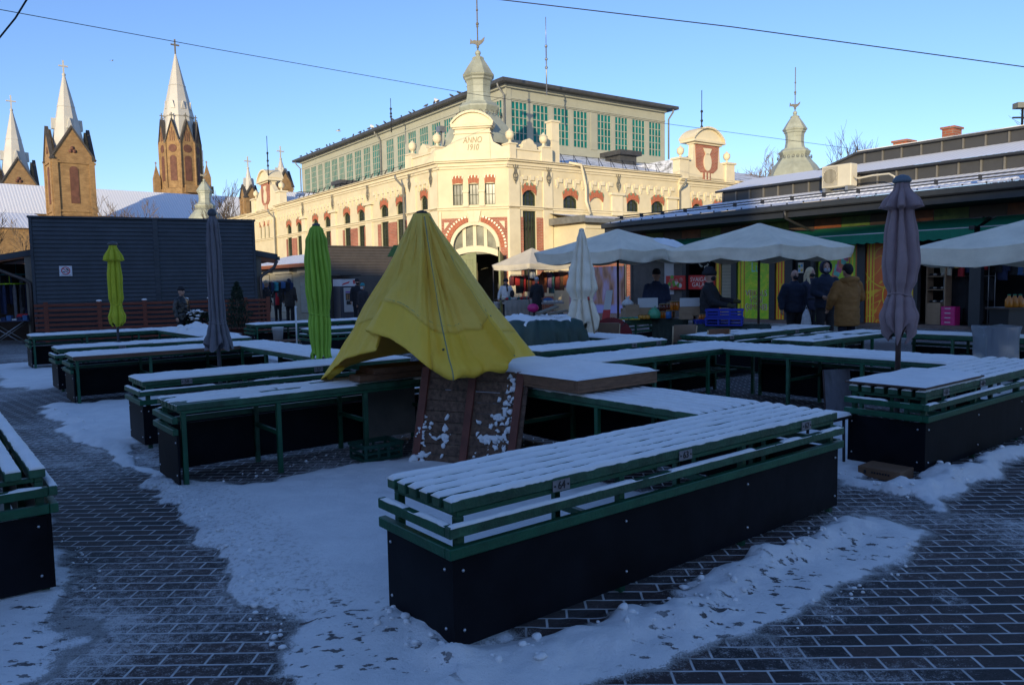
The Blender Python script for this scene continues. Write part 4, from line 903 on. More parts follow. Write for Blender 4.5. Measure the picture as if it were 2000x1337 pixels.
for px in (314,412):
    c=c_loc(px,500,Y8-1.5); m=MB(); m.box(c.x-.45,c.x+.45,c.y-.45,c.y+.45,0,z8(352)); m.lathe([(.66,z8(352)),(.38,z8(340)),(.06,z8(326))],4,(c.x,c.y,0),0,R(45),False); cross(m,c.x,c.y,z8(326),.6,.1); m.build('corner_turret',YB,church)
m=MB(); c=c_loc(384,368,Y8-2); m.box(c.x-1.6,c.x+2.6,c.y,c.y+.5,z8(380),z8(366)); m.build('balustrade',YB,church)
# nave
nv=MB(); zr=at(0,356,98).z; ze=at(0,411,93).z; nv.box(-30,62,-4.6,6,0,ze); nv.build('nave_wall',YB,church)
nr=MB(); nr.add([(-30,-5,ze-.1),(63,-5,ze-.1),(63,.6,zr),(-30,.6,zr)],[(0,1,2,3)]); nr.add([(-30,.6,zr),(63,.6,zr),(63,6.4,ze-.1),(-30,6.4,ze-.1)],[(0,1,2,3)]); nr.build('nave_roof',CSNOW,church,fix=False)
fr=MB(); fr.box(-30,62,-4.72,-4.6,ze-.7,ze-.12)
for i in range(60): fr.box(-30+i*1.5,-29.4+i*1.5,-4.8,-4.72,ze-.9,ze-.3)
fr.build('nave_frieze',YB,church)
c=c_loc(35,470,82); m=MB(); m.box(c.x-9,c.x+4,c.y-3,c.y+8,0,at(35,446,80).z); m.build('chapel_wall',YB,church)
za=at(35,446,80).z; m=MB(); m.add([(c.x-9.5,c.y-3.4,za),(c.x+4.4,c.y-3.4,za),(c.x+2,c.y+2.5,za+2.0),(c.x-7,c.y+2.5,za+2.0)],[(0,1,2,3)]); m.add([(c.x+4.4,c.y-3.4,za),(c.x+4.4,c.y+8,za),(c.x+2,c.y+2.5,za+2.0)],[(0,1,2)]); m.build('chapel_roof',CSNOW,church,fix=False)
# ------------------------------------------------------------------ dark kiosk with a false front
SIDING=mat('slate_siding',(.028,.037,.048),.55,.18,2.5,c2=(.034,.044,.056))
SIDING2=mat('brown_grey_siding',(.085,.072,.06),.6,.15,2.5)
FENCE=mat('red_brown_stain',(.16,.036,.016),.65,.25,4,.15,sc3=(1,1,8))
SOFF=mat('orange_brown_wood',(.22,.07,.025),.6,.25,4,sc3=(2,9,2))
BPIPE=mat('brown_pipe',(.07,.05,.04),.45,.2,5)
K0=at(64,560,23); K0.z=0; KA=R(25.8); KL=6.45
k1=thing('kiosk','dark slate sided kiosk with a tall false front behind the red slatted fence','kiosk',K0,KA)
sd=MB(); n=22; z0,z1=1.0,3.86
for i in range(n):
    a=z0+(z1-.06-z0)*i/n; b=z0+(z1-.06-z0)*(i+1)/n
    sd.add([(.08,.0,a),(KL-.08,.0,a),(KL-.08,-.0,b),(.08,-.0,b)] if 0 else [(.08,-.035,a),(KL-.08,-.035,a),(KL-.08,0,b),(.08,0,b)],[(0,1,2,3)])
    sd.add([(.08,-.035,a),(.08,0,a),(KL-.08,0,a),(KL-.08,-.035,a)],[(0,1,2,3)])
sd.box(0,KL,.005,.2,0,z1-.06); sd.build('false_front',SIDING,k1,fix=False)
tr=MB(); tr.box(0,.078,-.05,.2,0,z1-.061); tr.box(KL-.078,KL,-.05,.2,0,z1-.061); tr.box(-.03,KL+.03,-.07,.24,z1-.06,z1); tr.box(3.35,3.5,-.055,-.0,z0,z1-.061); tr.build('front_trim',SIDING,k1)
bk=MB(); bk.box(-.2,KL+.2,.25,5,0,2.75); bk.build('wall',mat('kiosk_wall',(.20,.17,.13),.8,.15,2),k1)
m=MB(); m.box(-4.5,-.21,2.6,2.8,0,2.5); m.box(-4.5,-4.3,.5,2.6,0,2.5); m.build('side_bay_wall',mat('dark_bay_wood',(.045,.028,.02),.8,.3,3),k1)
m=MB(); m.hexa([Vector(v) for v in ((-4.8,.3,2.35),(-1.31,.3,2.6),(-1.31,5.2,2.6),(-4.8,5.2,2.35),(-4.8,.3,2.45),(-1.31,.3,2.7),(-1.31,5.2,2.7),(-4.8,5.2,2.45))]); m.build('side_bay_roof',SIDING,k1)
rf=MB(); rf.add([(-1.3,.25,2.62),(3.2,.25,3.5),(3.2,5.3,3.5),(-1.3,5.3,2.62)],[(0,1,2,3)]); rf.add([(3.2,.25,3.5),(KL+.75,.25,2.72),(KL+.75,5.3,2.72),(3.2,5.3,3.5)],[(0,1,2,3)])
rf.build('roof',roofsnow('kiosk_roof_snow',.4,1,(.03,.033,.04),.52),k1,fix=False)
fa=MB(); fa.prism([(-1.3,2.45),(3.2,3.3),(3.2,3.49),(-1.3,2.61)],-.30,-.22,lambda u,d,z:(u,-d,z)); fa.prism([(3.2,3.3),(KL+.75,2.53),(KL+.75,2.71),(3.2,3.49)],-.30,-.22,lambda u,d,z:(u,-d,z)); fa.box(KL+.70,KL+.82,.22,5.3,2.52,2.64); fa.box(-1.40,-1.28,.22,5.3,2.42,2.56); fa.build('fascia',SIDING,k1)
so=MB(); so.add([(-1.25,.3,2.48),(-.05,.3,2.72),(-.05,5,2.72),(-1.25,5,2.48)],[(0,1,2,3)]); so.build('soffit',SOFF,k1,fix=False); so=MB(); so.add([(KL,.3,2.66),(KL+.7,.3,2.56),(KL+.7,5,2.56),(KL,5,2.66)],[(0,1,2,3)]); so.build('soffit',SOFF,k1,fix=False); so=MB(); so.prism([(-1.25,2.42),(-.02,2.64),(-.02,2.84),(-1.25,2.60)],-.31,-.25,lambda u,d,z:(u,-d,z)); so.build('fascia_board',SOFF,k1); so=MB(); so.prism([(KL+.02,2.5),(KL+.70,2.40),(KL+.70,2.60),(KL+.02,2.70)],-.31,-.25,lambda u,d,z:(u,-d,z)); so.build('fascia_board',SOFF,k1)
for pts in ([(-1.25,.15,2.5),(-.95,.15,2.3),(-.2,.12,1.95),(-.07,.1,1.85),(-.07,.1,0)],[(KL+.72,.2,2.5),(KL+.6,.2,2.25),(KL+.2,.1,2.0),(KL+.13,.05,1.9),(KL+.13,.05,0)]):
    m=MB(); m.tube(pts,.055,8); m.build('downpipe',BPIPE,k1)
sg=MB(); sg.box(.72,1.06,-.058,-.042,2.05,2.36); so_=sg.build('no_smoking_sign',mat('sign_white',(.62,.62,.66),.5,.05,9),k1)
m=MB(); cxs,czs=.89,2.215
mq=lambda u,d,z:(cxs+u,-.058-d,czs+z)
for i in range(24):
    a,b=2*pi*i/24,2*pi*(i+1)/24; m.prism([(.095*math.cos(a),.095*math.sin(a)),(.12*math.cos(a),.12*math.sin(a)),(.12*math.cos(b),.12*math.sin(b)),(.095*math.cos(b),.095*math.sin(b))],0.002,.004,mq)
m.prism([(-.085,.07),(-.07,.085),(.085,-.07),(.07,-.085)],.0045,.006,mq); m.build('prohibition_ring',mat('sign_red',(.45,.02,.03),.5,.05,9),so_)
m=MB(); m.prism([(-.08,-.035),(-.02,-.06),(-.012,-.035),(-.07,-.012)],.001,.003,mq); m.prism([(0,.06),(.04,.07),(.08,.02),(.075,-.02),(.05,0),(.02,.04)],.001,.003,mq); m.box(-.13,.13,.001,.003,-.142,-.132,0,mq); m.build('pictogram',INK,so_)
# red slatted fence
fe=thing('slatted_fence','red brown slatted fence with snow caps along the dark kiosk','fence',K0+Vector((-math.sin(KA)*-.5,-math.cos(KA)*.5,0)),KA)
m=MB(); FL=6.75
for i in range(8): z=.12+i*.145; m.box(.05,FL,-.02,.01,z,z+.085)
m.build('slats',FENCE,fe,bev=.004)
posts=[.35,1.75,3.0,4.2,4.9,6.0,FL-.04]
for i,p in enumerate(posts):
    m=MB(); m.box(p-.06,p+.06,-.035,-.021,.02,1.28); m.box(p-.05,p+.05,.011,.08,0,1.27); m.build('post',FENCE,fe,bev=.004)
m=MB()
for p in posts[1:5]: m.ball((p,.0,1.285),.075,10,0,1.1,.7,.5)
m.build('snow_caps',SNOW,fe)
# ------------------------------------------------------------------ second kiosk with roller shutters
QK=at(634,560,34); QK.z=0
k2=thing('kiosk','brown grey kiosk with a roller shutter and snowy lean-to roof','kiosk',QK,TA)
sd=MB(); n=18
for i in range(n):
    a=1.0+2.3*i/n; b=1.0+2.3*(i+1)/n; sd.add([(0,-.03,a),(3.6,-.03,a),(3.6,0,b),(0,0,b)],[(0,1,2,3)]); sd.add([(0,-.03,a),(0,0,a),(3.6,0,a),(3.6,-.03,a)],[(0,1,2,3)])
sd.box(0,3.6,.005,.2,0,3.32); sd.box(-.0,3.65,-.06,.22,3.321,3.38); sd.build('siding_wall',SIDING2,k2,fix=False)
m=MB(); m.box(.02,6,.22,9,0,2.55); m.build('wall',mat('kiosk_panel',(.30,.28,.22),.7,.1,3),k2)
m=MB(); m.add([(-.75,.24,2.62),(2.5,.24,3.3),(2.5,9.5,3.3),(-.75,9.5,2.62)],[(0,1,2,3)]); m.build('roof',roofsnow('kiosk_lean_snow',.35,1,(.1,.1,.1),.4),k2,fix=False)
m=MB(); m.box(-.80,-.70,-.3,9.5,2.45,2.61); m.build('gutter',SOFF,k2)
m=MB(); m.add([(-.7,-.2,2.44),(.0,-.2,2.5),(.0,9.4,2.5),(-.7,9.4,2.44)],[(0,1,2,3)]); m.build('soffit',SOFF,k2,fix=False)
SHUT=mat('roller_shutter',(.42,.40,.34),.5,.08,3)
for a,b in ((.5,2.6),(3.6,5.6),(6.5,8.6)):
    m=MB()
    for i in range(30):
        z=.35+2.0*i/30; m.add([(-.0,a,z),(-.0,b,z),(-.03,b,z+.03),(-.03,a,z+.03)],[(0,1,2,3)]); m.add([(-.03,a,z+.03),(-.03,b,z+.03),(-.0,b,z+.067),(-.0,a,z+.067)],[(0,1,2,3)])
    m.box(-.14,.02,a-.05,b+.05,2.2,2.42); m.build('roller_shutter',SHUT,k2,fix=False)
m=MB(); 
for i in range(8): m.box(.9,3.6,-.12,-.09,.1+i*.14,.19+i*.14)
m.build('red_slats',FENCE,k2)
k3q=at(738,560,37); k3q.z=0
k3=thing('shed','low dark shed with a snow edged flat roof right of the brown grey kiosk','shed',k3q,TA)
m=MB(); m.box(0,2.6,0,3,0,2.35); m.build('wall',SIDING,k3); m=MB(); m.box(-.1,2.7,-.15,3.1,2.351,2.45); m.build('roof',SIDING2,k3); m=MB(); m.box(-.08,2.68,-.13,3.0,2.451,2.5); m.build('snow',SNOW,k3)
lq=at(772,490,27); sl=thing('street_lamp','small green lamp head on a post behind the left edge of the yellow tarpaulin','street lamp',(lq.x,lq.y,0))
m=MB(); m.tube([(.1,0,0),(.1,0,lq.z-.15)],.04,8); m.build('post',BLACK,sl); m=MB(); m.hexa([Vector((x*.16+z*.12,y*.12,lq.z+z*.2)) for z in (-1,1) for x,y in ((-1,-1),(1,-1),(1,1),(-1,1))]); m.build('lamp_head',mat('lamp_green',(.07,.16,.03),.5,.15,6),sl,bev=.02)
# vending machine
vm=thing('vending_machine','grey hot drinks vending machine with a white lit header against the brown kiosk','vending machine',QK+Vector((math.cos(TA)*.75+math.sin(TA)*.5,math.sin(TA)*.75-math.cos(TA)*.5,0)),TA)
m=MB(); m.box(-.42,.42,-.38,.36,.05,1.55); m.build('cabinet',mat('vending_grey',(.045,.045,.06),.4,.1,4),vm,bev=.02)
m=MB(); m.box(-.42,.42,-.40,.36,1.56,1.88); hd=m.build('header',mat('vending_white',(.62,.60,.62),.4,.06,5),vm,bev=.01)
m=MB(); m.prism([(-.36,1.60),(-.02,1.70),(.04,1.78),(-.30,1.68)],.40,.41,lambda u,d,z:(u,-d,z)); m.prism([(.2,1.66),(.27,1.66),(.26,1.82),(.18,1.82)],.40,.41,lambda u,d,z:(u,-d,z)); m.build('red_swoosh',mat('swoosh_red',(.55,.03,.04),.4,.1,8),hd)
m=MB(); m.box(-.28,.32,-.42,-.381,.42,1.5); pn=m.build('front_panel',mat('vending_panel',(.42,.40,.38),.35,.05,5),vm,bev=.015)
m=MB(); m.box(-.2,.05,-.43,-.4205,.95,1.25); m.box(.16,.28,-.43,-.4205,1.2,1.46); m.box(-.17,.05,-.43,-.4205,.75,.92); m.box(.17,.26,-.43,-.4205,.5,.58); m.box(.17,.26,-.43,-.4205,1.05,1.12); m.build('display_openings',[BLACK],pn)
m=MB(); m.box(-.17,-.09,-.434,-.4305,.98,1.22); m.box(-.06,.02,-.434,-.4305,.98,1.22); m.build('cup_pictures',mat('coffee_brown',(.26,.13,.05),.5,.2,9),pn)
m=MB(); m.box(-.2,.06,-.434,-.4205,1.28,1.33); m.box(.16,.28,-.434,-.4205,.70,.79); m.box(.16,.28,-.434,-.4205,1.14,1.18); m.build('violet_labels',mat('violet',(.18,.04,.30),.5,.1,9),pn)
m=MB(); m.box(-.5,.5,-.55,.4,2.02,2.06); m.build('rain_hood',BLACK,vm)
# ------------------------------------------------------------------ the shop row on the right
SO=gz(1440,628); SA=HA-pi/2
shop=thing('shop','low dark roofed shop with bright green and orange window panels and a green awning','shop',SO,SA)
LIME=None
def poster(name,bg1,bg2,st,sc=1.5,ax=0):
    m,nt,b=nodes(name); L=nt.links; v=coords(nt,1)
    n=N(nt,'ShaderNodeTexNoise',Scale=sc,Detail=3.0); n.inputs['Distortion'].default_value=2.5; L.new(v,n.inputs['Vector'])
    col=ramp(nt,n.outputs['Fac'],[(.35,bg1),(.6,bg2)])
    w=N(nt,'ShaderNodeTexNoise',Scale=sc*.8,Detail=1.0); w.inputs['Distortion'].default_value=4; L.new(v,w.inputs['Vector'])
    f=ramp(nt,w.outputs['Fac'],[(.485,(0,0,0)),(.495,(1,1,1)),(.515,(1,1,1)),(.525,(0,0,0))])
    mx=N(nt,'ShaderNodeMixRGB'); mx.inputs[2].default_value=(*st,1); L.new(f,mx.inputs[0]); L.new(col,mx.inputs[1]); L.new(mx.outputs[0],b.inputs['Base Color']); b.inputs['Roughness'].default_value=.35
    return m
PGREEN=poster('green_window_film',(.46,.60,.02),(.26,.52,.02),(.70,.62,.03))
PORAN=poster('orange_window_film',(.80,.17,.014),(.70,.11,.01),(.80,.40,.02),.6)
STY=mat('yellow_stripe',(.80,.58,.02),.4,.08,3); STO=mat('orange_stripe',(.52,.14,.015),.4,.08,3)
SDARK=mat('shop_frame',(.022,.024,.028),.45,.15,3); SROOF=roofsnow('shop_roof_snow',.62,0,(.22,.225,.23),.16)
SBAND=mat('grey_zinc_band',(.05,.05,.05),.5,.12,2)
def sbox(name,x0,x1,y0,y1,z0,z1,m,parent=shop,bev=0):
    b=MB(); b.box(x0,x1,y0,y1,z0,z1); return b.build(name,m,parent,bev=bev)
SX0,SX1=-5.6,16
sbox('plinth',SX0,SX1,-.02,.3,0,.13,mat('shop_plinth',(.16,.11,.09),.8,.2,4))
sbox('back_wall',SX0,SX1,2.2,2.4,0,3.9,SDARK); sbox('interior_floor',SX0,SX1,.3,2.2,-.02,.1,SDARK); sbox('side_wall',SX0,SX0+.2,.0,2.2,.0,3.9,mat('shop_side',(.10,.09,.08),.8,.1,3))
def film(x0,x1,m,z0=.14,z1=2.62,nm='window_film'): return sbox(nm,x0,x1,-.015,.02,z0,z1,m)
p1=film(.02,1.43,PGREEN)
b=MB()
for i,x in enumerate((.06,.13,.22,.30)): b.box(x,x+(.05 if i%2==0 else .035),-.019,-.0155,.14,2.62,i%2)
b.build('stripes',[STY,STO],p1)
TX=mat('letter_red',(.35,.05,.05),.5,.1,8); TXW=mat('letter_white',(.6,.6,.52),.5,.1,8)
for i,(s,z) in enumerate((('VEIKALS',1.05),('VISAI',.80),('ĢIMENEI',.55))):
    text_mesh(s,.30,TXW,'shop_lettering_edge',p1,wallM((.84,-.019,z),(1,0,0),(0,-1,0)),.002,(.84,1.03)); text_mesh(s,.285,TX,'shop_lettering',p1,wallM((.84,-.022,z),(1,0,0),(0,-1,0)),.002,(.84,1.0))
text_mesh('Lu',.42,mat('letter_aqua',(.18,.5,.42),.5,.1,8),'shop_lettering',p1,wallM((.80,-.022,1.98),(1,0,0),(0,-1,0)),.002,(.9,1.2))
p2=film(1.66,2.06,PORAN)
b=MB()
for i,x in enumerate((1.69,1.80,1.93)): b.box(x,x+.045,-.019,-.0155,.14,2.62)
b.build('stripes',STY,p2)
film(3.30,4.70,PGREEN)
b=MB()
for i in range(7):
    z=1.75+.12*i; 
    b.prism([(3.75+.09*i,z-.2),(3.95+.08*i,z-.28),(4.1+.06*i,z+.05),(3.85+.07*i,z+.15)],.016,.02+.001*i,lambda u,d,z:(u,-d,z),i%3)
b.build('fruit_pictures',[mat('pic_salmon',(.55,.16,.08),.5,.3,9),mat('pic_aqua',(.12,.40,.33),.5,.3,9),mat('pic_pink',(.5,.12,.2),.5,.3,9)],shop)
b=MB()
for i,x in enumerate((4.38,4.48,4.60)): b.box(x,x+.05,-.019,-.0155,.14,2.62,i%2)
b.build('stripes',[STO,STY],shop)
p4=film(4.96,6.50,PORAN)
b=MB()
for i,x in enumerate((5.0,5.09,5.2,6.40)): b.box(x,x+(.05 if i%2 else .03),-.019,-.0155,.14,2.62)
for a0,c,r,n0,n1 in ((0,(6.25,1.0),.75,R(100),R(240)),(0,(6.1,.75),.42,R(120),R(300)),(0,(5.85,.9),.12,R(-60),R(220)),(0,(5.75,2.1),.9,R(200),R(270)),(0,(6.6,2.2),.9,R(180),R(250))):
    ts=np.linspace(n0,n1,16)
    for t0,t1 in zip(ts,ts[1:]): b.prism([(c[0]+(r-.03)*math.cos(t0),c[1]+(r-.03)*math.sin(t0)),(c[0]+r*math.cos(t0),c[1]+r*math.sin(t0)),(c[0]+r*math.cos(t1),c[1]+r*math.sin(t1)),(c[0]+(r-.03)*math.cos(t1),c[1]+(r-.03)*math.sin(t1))],.0195,.0225,lambda u,d,z:(u,-d,z))
b.prism([(5.62,1.38),(5.8,1.42),(6.0,1.28),(6.1,1.12),(5.95,1.1),(5.75,1.22)],.0195,.0225,lambda u,d,z:(u,-d,z))
b.build('stripes',STY,p4)
film(-.96,-.76,STY); b=MB(); b.box(-.85,-.76,-.02,-.0155,.14,2.62); b.box(-.99,-.96,-.03,.02,.14,2.62); b.build('stripes',STO,shop)
for x0,x1 in ((-.22,.02),(1.43,1.66),(2.06,2.36),(3.06,3.30),(4.70,4.96),(6.50,6.62),(8.06,8.36),(10.2,10.5),(12.4,12.7),(14.8,15.1),(-2.6,-2.4)): sbox('pillar',x0,x1,-.10,.1,.13,3.2,SDARK)
b=MB(); 
for i in range(20): b.box(-.72,-.24,-.0,.03,.14+i*.123,.14+i*.123+.115)
b.build('cream_shutter',mat('cream_siding',(.30,.26,.18),.7,.1,3),shop)
sbox('grey_wall',-5.5,-2.62,-.0,.1,.13,3.2,mat('grey_wall',(.10,.09,.08),.8,.2,3)); sbox('pale_shutter',-3.6,-3.1,-.03,-.005,1.0,2.6,mat('pale_shutter',(.42,.42,.42),.6,.06,4))
b=MB(); b.box(-2.35,-1.05,-.01,.02,1.2,1.75); o=b.build('red_banner',mat('banner_red',(.50,.025,.02),.5,.06,4),shop)
text_mesh('SVAIGA\nGAĻA',.24,TXW,'banner_lettering',o,wallM((-1.85,-.013,1.48),(1,0,0),(0,-1,0)),.002)
b=MB(); b.box(-3.4,-2.4,-.16,-.11,1.2,1.75,0)
for i in range(14): b.ball((-3.3+.8*random.random(),-.16,1.28+.4*random.random()),.10,8,1+i%3,1,.15,1)
b.build('meat_poster',[mat('banner_red',(.5,.025,.02)),mat('pic_meat',(.45,.13,.10),.5,.5,14),mat('pic_leaf',(.12,.28,.03),.5,.5,14),mat('pic_white',(.55,.5,.42),.5,.2,14)],shop)
b=MB(); b.lathe([(.34,-.012),(.34,.012)],28,(0,0,0)); b.v=[(-1.55+v[0],-.02+v[2],2.33+v[1]) for v in b.v]; o=b.build('round_sign',INK,shop)
b=MB()
for i in range(26):
    t=2*pi*i/26; 
    if i%5!=4: b.prism([((.24+k[1])*math.cos(t+k[0]),(.24+k[1])*math.sin(t+k[0])) for k in ((-.07,0),(-.05,.06),(.05,.06),(.07,0))][::-1],.033,.036,lambda u,d,z:(-1.55+u,-d,2.33+z))
b.build('ring_of_marks',TXW,o)
sbox('door_leaf',2.40,3.04,.02,.06,.14,2.6,mat('dark_door_glass',(.02,.022,.025),.1,.2,2))
b=MB(); b.box(2.52,2.72,-.002,.018,1.75,2.10,0)
for i,(u,w) in enumerate(((2.57,1.83),(2.66,1.84),(2.57,1.98),(2.66,2.0))): b.ball((u,-.003,w),.045,10,1+i%3,1,.1,1)
b.build('bright_sticker',[mat('pic_white',(.55,.5,.42)),mat('pic_sky',(.05,.3,.55),.5,.1,9),mat('pic_sun',(.6,.4,.03),.5,.1,9),mat('pic_leaf',(.12,.28,.03))],shop)
# fascia above the windows, awning
b=MB()
for i in range(22): b.box(SX0+i*.97,SX0+i*.97+.95,-.02,.02,3.20,3.52,i%3)
b.build('fascia_film',[mat('fascia_orange',(.16,.045,.01),.6,.4,3),mat('fascia_green',(.07,.11,.015),.6,.4,3),mat('fascia_brown',(.05,.03,.018),.6,.2,3)],shop)  # film colours darkened, the shade under the eave put into them
sbox('fascia_beam',SX0,SX1,-.03,.3,2.621,3.199,SDARK)
b=MB(); b.add([(SX0,-1.2,3.55),(SX1,-1.2,3.55),(SX1,.1,3.53),(SX0,.1,3.53)],[(0,1,2,3)]); b.build('soffit',mat('soffit_dark',(.02,.028,.026),.6,.2,2),shop,fix=False)
AWN=mat('green_awning',(.006,.20,.11),.7,.12,2.5,trans=.25); ROD=mat('awning_rod',(.5,.5,.5),.4,.1,5)
for x0,x1 in ((-4.6,.55),(.75,8.55),(8.7,13.5)):
    a=MB(); 
    a.grid([[(x0+(x1-x0)*i/40,y,z) for i in range(41)] for y,z in ((-.04,3.18),(-.5,3.03),(-1.0,2.86),(-1.02,2.855))])
    a.grid([[(x0+(x1-x0)*i/160,-1.02-.01*math.sin(i*.9),z-(0 if z>2.7 else .05*abs(math.sin(i*pi*(x1-x0)/.30/160)))) for i in range(161)] for z in (2.855,2.75,2.62)])
    o=a.build('awning',AWN,shop,fix=False); b=MB(); b.tube([(x0,-1.0,2.875),(x1,-1.0,2.875)],.018,6); b.build('front_rod',ROD,o)
    b=MB(); b.bar((x1-.05,-.05,3.15),(x1-.05,-1.0,2.8),.05,.08); b.box(x1-.12,x1+.02,-1.06,-.94,2.82,2.92); b.build('arm',BLACK,o)
# roof in steps
b=MB(); b.add([(SX0-.25,-1.28,3.98),(SX1,-1.28,3.98),(SX1,1.02,4.57),(-1.6,1.02,4.57),(SX0-.25,1.02,4.35)],[(0,1,2,3,4)]); b.add([(SX0-.25,-1.28,3.97),(SX0-.25,1.02,4.34),(SX0-.25,6,4.3),(SX0+3,6,4.5)],[(0,1,2,3)]); b.build('lower_roof',SROOF,shop,fix=False)
b=MB(); b.box(SX0-.3,SX1,-1.42,-1.27,3.76,3.96); b.build('gutter',mat('gutter_anthracite',(.03,.033,.036),.4,.15,4),shop,bev=.04)
b=MB(); b.box(SX0-.2,SX1,-1.26,-1.1,3.56,3.9); b.box(SX0-.28,SX0-.1,-1.2,2.5,3.6,3.95); b.build('fascia_board',SDARK,shop)
b=MB(); b.tube([(2.9,-1.35,3.8),(2.9,-1.3,3.55),(2.95,-.9,3.4),(3.25,-.15,3.1),(3.25,-.12,0)],.05,8); b.build('downpipe',SDARK,shop)
b=MB(); b.tube([(SX0+.1,-.95,4.16),(SX1,-.95,4.16)],.022,6); b.tube([(SX0+.1,-.80,4.26),(SX1,-.80,4.26)],.022,6)
for i in range(19): 
    x=SX0+.4+i*1.15; b.box(x-.012,x+.012,-.965,-.785,4.13,4.275)
b.build('snow_guard',SDARK,shop)
b=MB()
for i in range(36): b.box(SX0+.1+i*.6,SX0+.12+i*.6,-1.26,-1.2,3.99,4.035)
b.build('seam_ends',SDARK,shop)
b=MB(); b.box(-1.5,SX1,1.0,1.15,4.4,5.0); b.box(-1.5,-1.35,1.15,6,4.3,5.0)
b.build('upper_band',SBAND,shop); b=MB()
for i in range(29): b.box(-1.5+.62*i,-1.45+.62*i,.955,.999,4.55,4.92)
b.build('band_seams',mat('seam_zinc',(.15,.14,.12),.5,.1,4),shop)
b=MB(); b.add([(-1.75,.88,5.01),(SX1,.88,5.01),(SX1,3.02,5.60),(-1.75,3.02,5.60)],[(0,1,2,3)]); b.add([(-1.75,.88,5.0),(-1.75,3.02,5.59),(-1.75,7,5.2)],[(0,1,2)]); b.build('middle_roof',SROOF,shop,fix=False)
b=MB(); b.box(-1.75,SX1,.84,.90,4.93,5.0); b.build('roof_edge',SDARK,shop)
b=MB(); b.prism([(1.0,5.4),(SX1,5.4),(SX1,5.95),(2.9,5.95)],-3.2,-3.0,lambda u,d,z:(u,-d,z))
b.build('top_band',SBAND,shop); b=MB()
for i in range(20): b.box(3.1+.66*i,3.15+.66*i,2.955,2.999,5.5,5.93)
b.build('band_seams',MATS['seam_zinc'],shop)
b=MB(); b.box(2.9,SX1,2.86,7,5.951,6.02); b.prism([(.85,5.42),(.85,5.35),(2.9,5.951),(2.9,6.02)][::-1],-7,-2.86,lambda u,d,z:(u,-d,z)); b.build('top_roof',ROOFD,shop)
b=MB(); b.box(2.9,SX1,2.9,6.9,6.021,6.05); b.build('top_snow',SNOW,shop)
CHB=brickmat('chimney_brick',(.42,.12,.05),(.35,.09,.04),(.3,.22,.16),.24,.085,.014)
for px,w,h,zb in ((1859,.19,.62,6.0),(1766,.24,.22,6.0)):
    Yc=next(q for q in (at(px,262,25+.5*i_) for i_ in range(60)) if -(q-SO).x*math.sin(SA)+(q-SO).y*math.cos(SA)>4.6); d=Yc-SO; lx=d.x*math.cos(SA)+d.y*math.sin(SA); ly=-d.x*math.sin(SA)+d.y*math.cos(SA)
    # a chimney some way back on the top roof
    zh=at(px,253 if px>1800 else 279,Yc.y).z
    b=MB(); b.box(lx-w,lx+w,ly-.3,ly+.3,4.8,zh); b.box(lx-w-.05,lx+w+.05,ly-.35,ly+.35,zh,zh+.07); b.build('chimney',CHB,shop)
# air conditioner on the lower roof
acw=thing('air_conditioner','cream air conditioner unit with a round grille on the shop roof','air conditioner',SO+Vector((math.cos(SA)*3.72-math.sin(SA)*.45,math.sin(SA)*3.72+math.cos(SA)*.45,4.42)),SA)
ACM=mat('ac_cream',(.60,.55,.42),.5,.06,3)
b=MB(); b.box(-.52,.52,-.2,.18,.12,.84); b.build('casing',ACM,acw,bev=.02)
b=MB(); b.box(-.46,.06,-.215,-.2005,.17,.79); g=b.build('fan_plate',mat('ac_plate',(.38,.35,.28),.5,.08,4),acw)
b=MB(); b.lathe([(.25,-.01),(.25,.01)],28,(0,0,0)); b.v=[(-.2+v[0],-.22+v[2]*.5,.48+v[1]) for v in b.v]; b.build('fan_opening',BLACK,g)
b=MB()
for i in range(-5,6):
    x=i*.043; h=math.sqrt(max(.24**2-x*x,0)); b.box(-.2+x-.006,-.2+x+.006,-.245,-.232,.48-h,.48+h)
for r in (.25,): b.tube([(-.2+r*math.cos(t),-.24,.48+r*math.sin(t)) for t in np.linspace(0,2*pi,25)],.008,5)
b.build('grille',ACM,g)
b=MB(); b.box(-.45,-.35,-.25,.25,-.12,.119); b.box(.35,.45,-.25,.25,-.12,.119); b.build('feet',GREYM,acw)
b=MB(); b.tube([(.52,-.05,.4),(.7,-.05,.33),(1.2,-.1,.36),(1.75,-.15,.34),(1.95,-.2,.22),(2.0,-.25,-.1)],.03,8); b.build('pipe',ACM,acw)
# ------------------------------------------------------------------ big dark building behind the camera whose shade lies over the square
SUN_AZ,SUN_EL=R(17),R(10)      # the light travels towards this azimuth (from +Y towards +X)
bh=thing('apartment_block','plain long block on the near side of the square, behind the viewer','apartment building',(-11.7,-38.2,0),R(-17))
m=MB(); m.box(-70,60,-12,0,0,14.8); m.box(-5,.2,-11,-.5,14.8,17.4); m.build('wall',mat('block_wall',(.30,.27,.23),.9,.1,1),bh)
m=MB(); m.box(-70.3,-5.2,-12.3,.1,14.8,14.95); m.box(.4,60.3,-12.3,.1,14.8,14.95); m.box(-5.2,.4,-11.2,-.3,17.4,17.5); m.build('roof',ROOFD,bh)
m=MB()
for i in range(30):
    for k in range(3): m.box(-57+i*4,-55.6+i*4,.0,.05,1.2+k*3.0,2.8+k*3.0)
m.build('windows',DGLASS,bh)
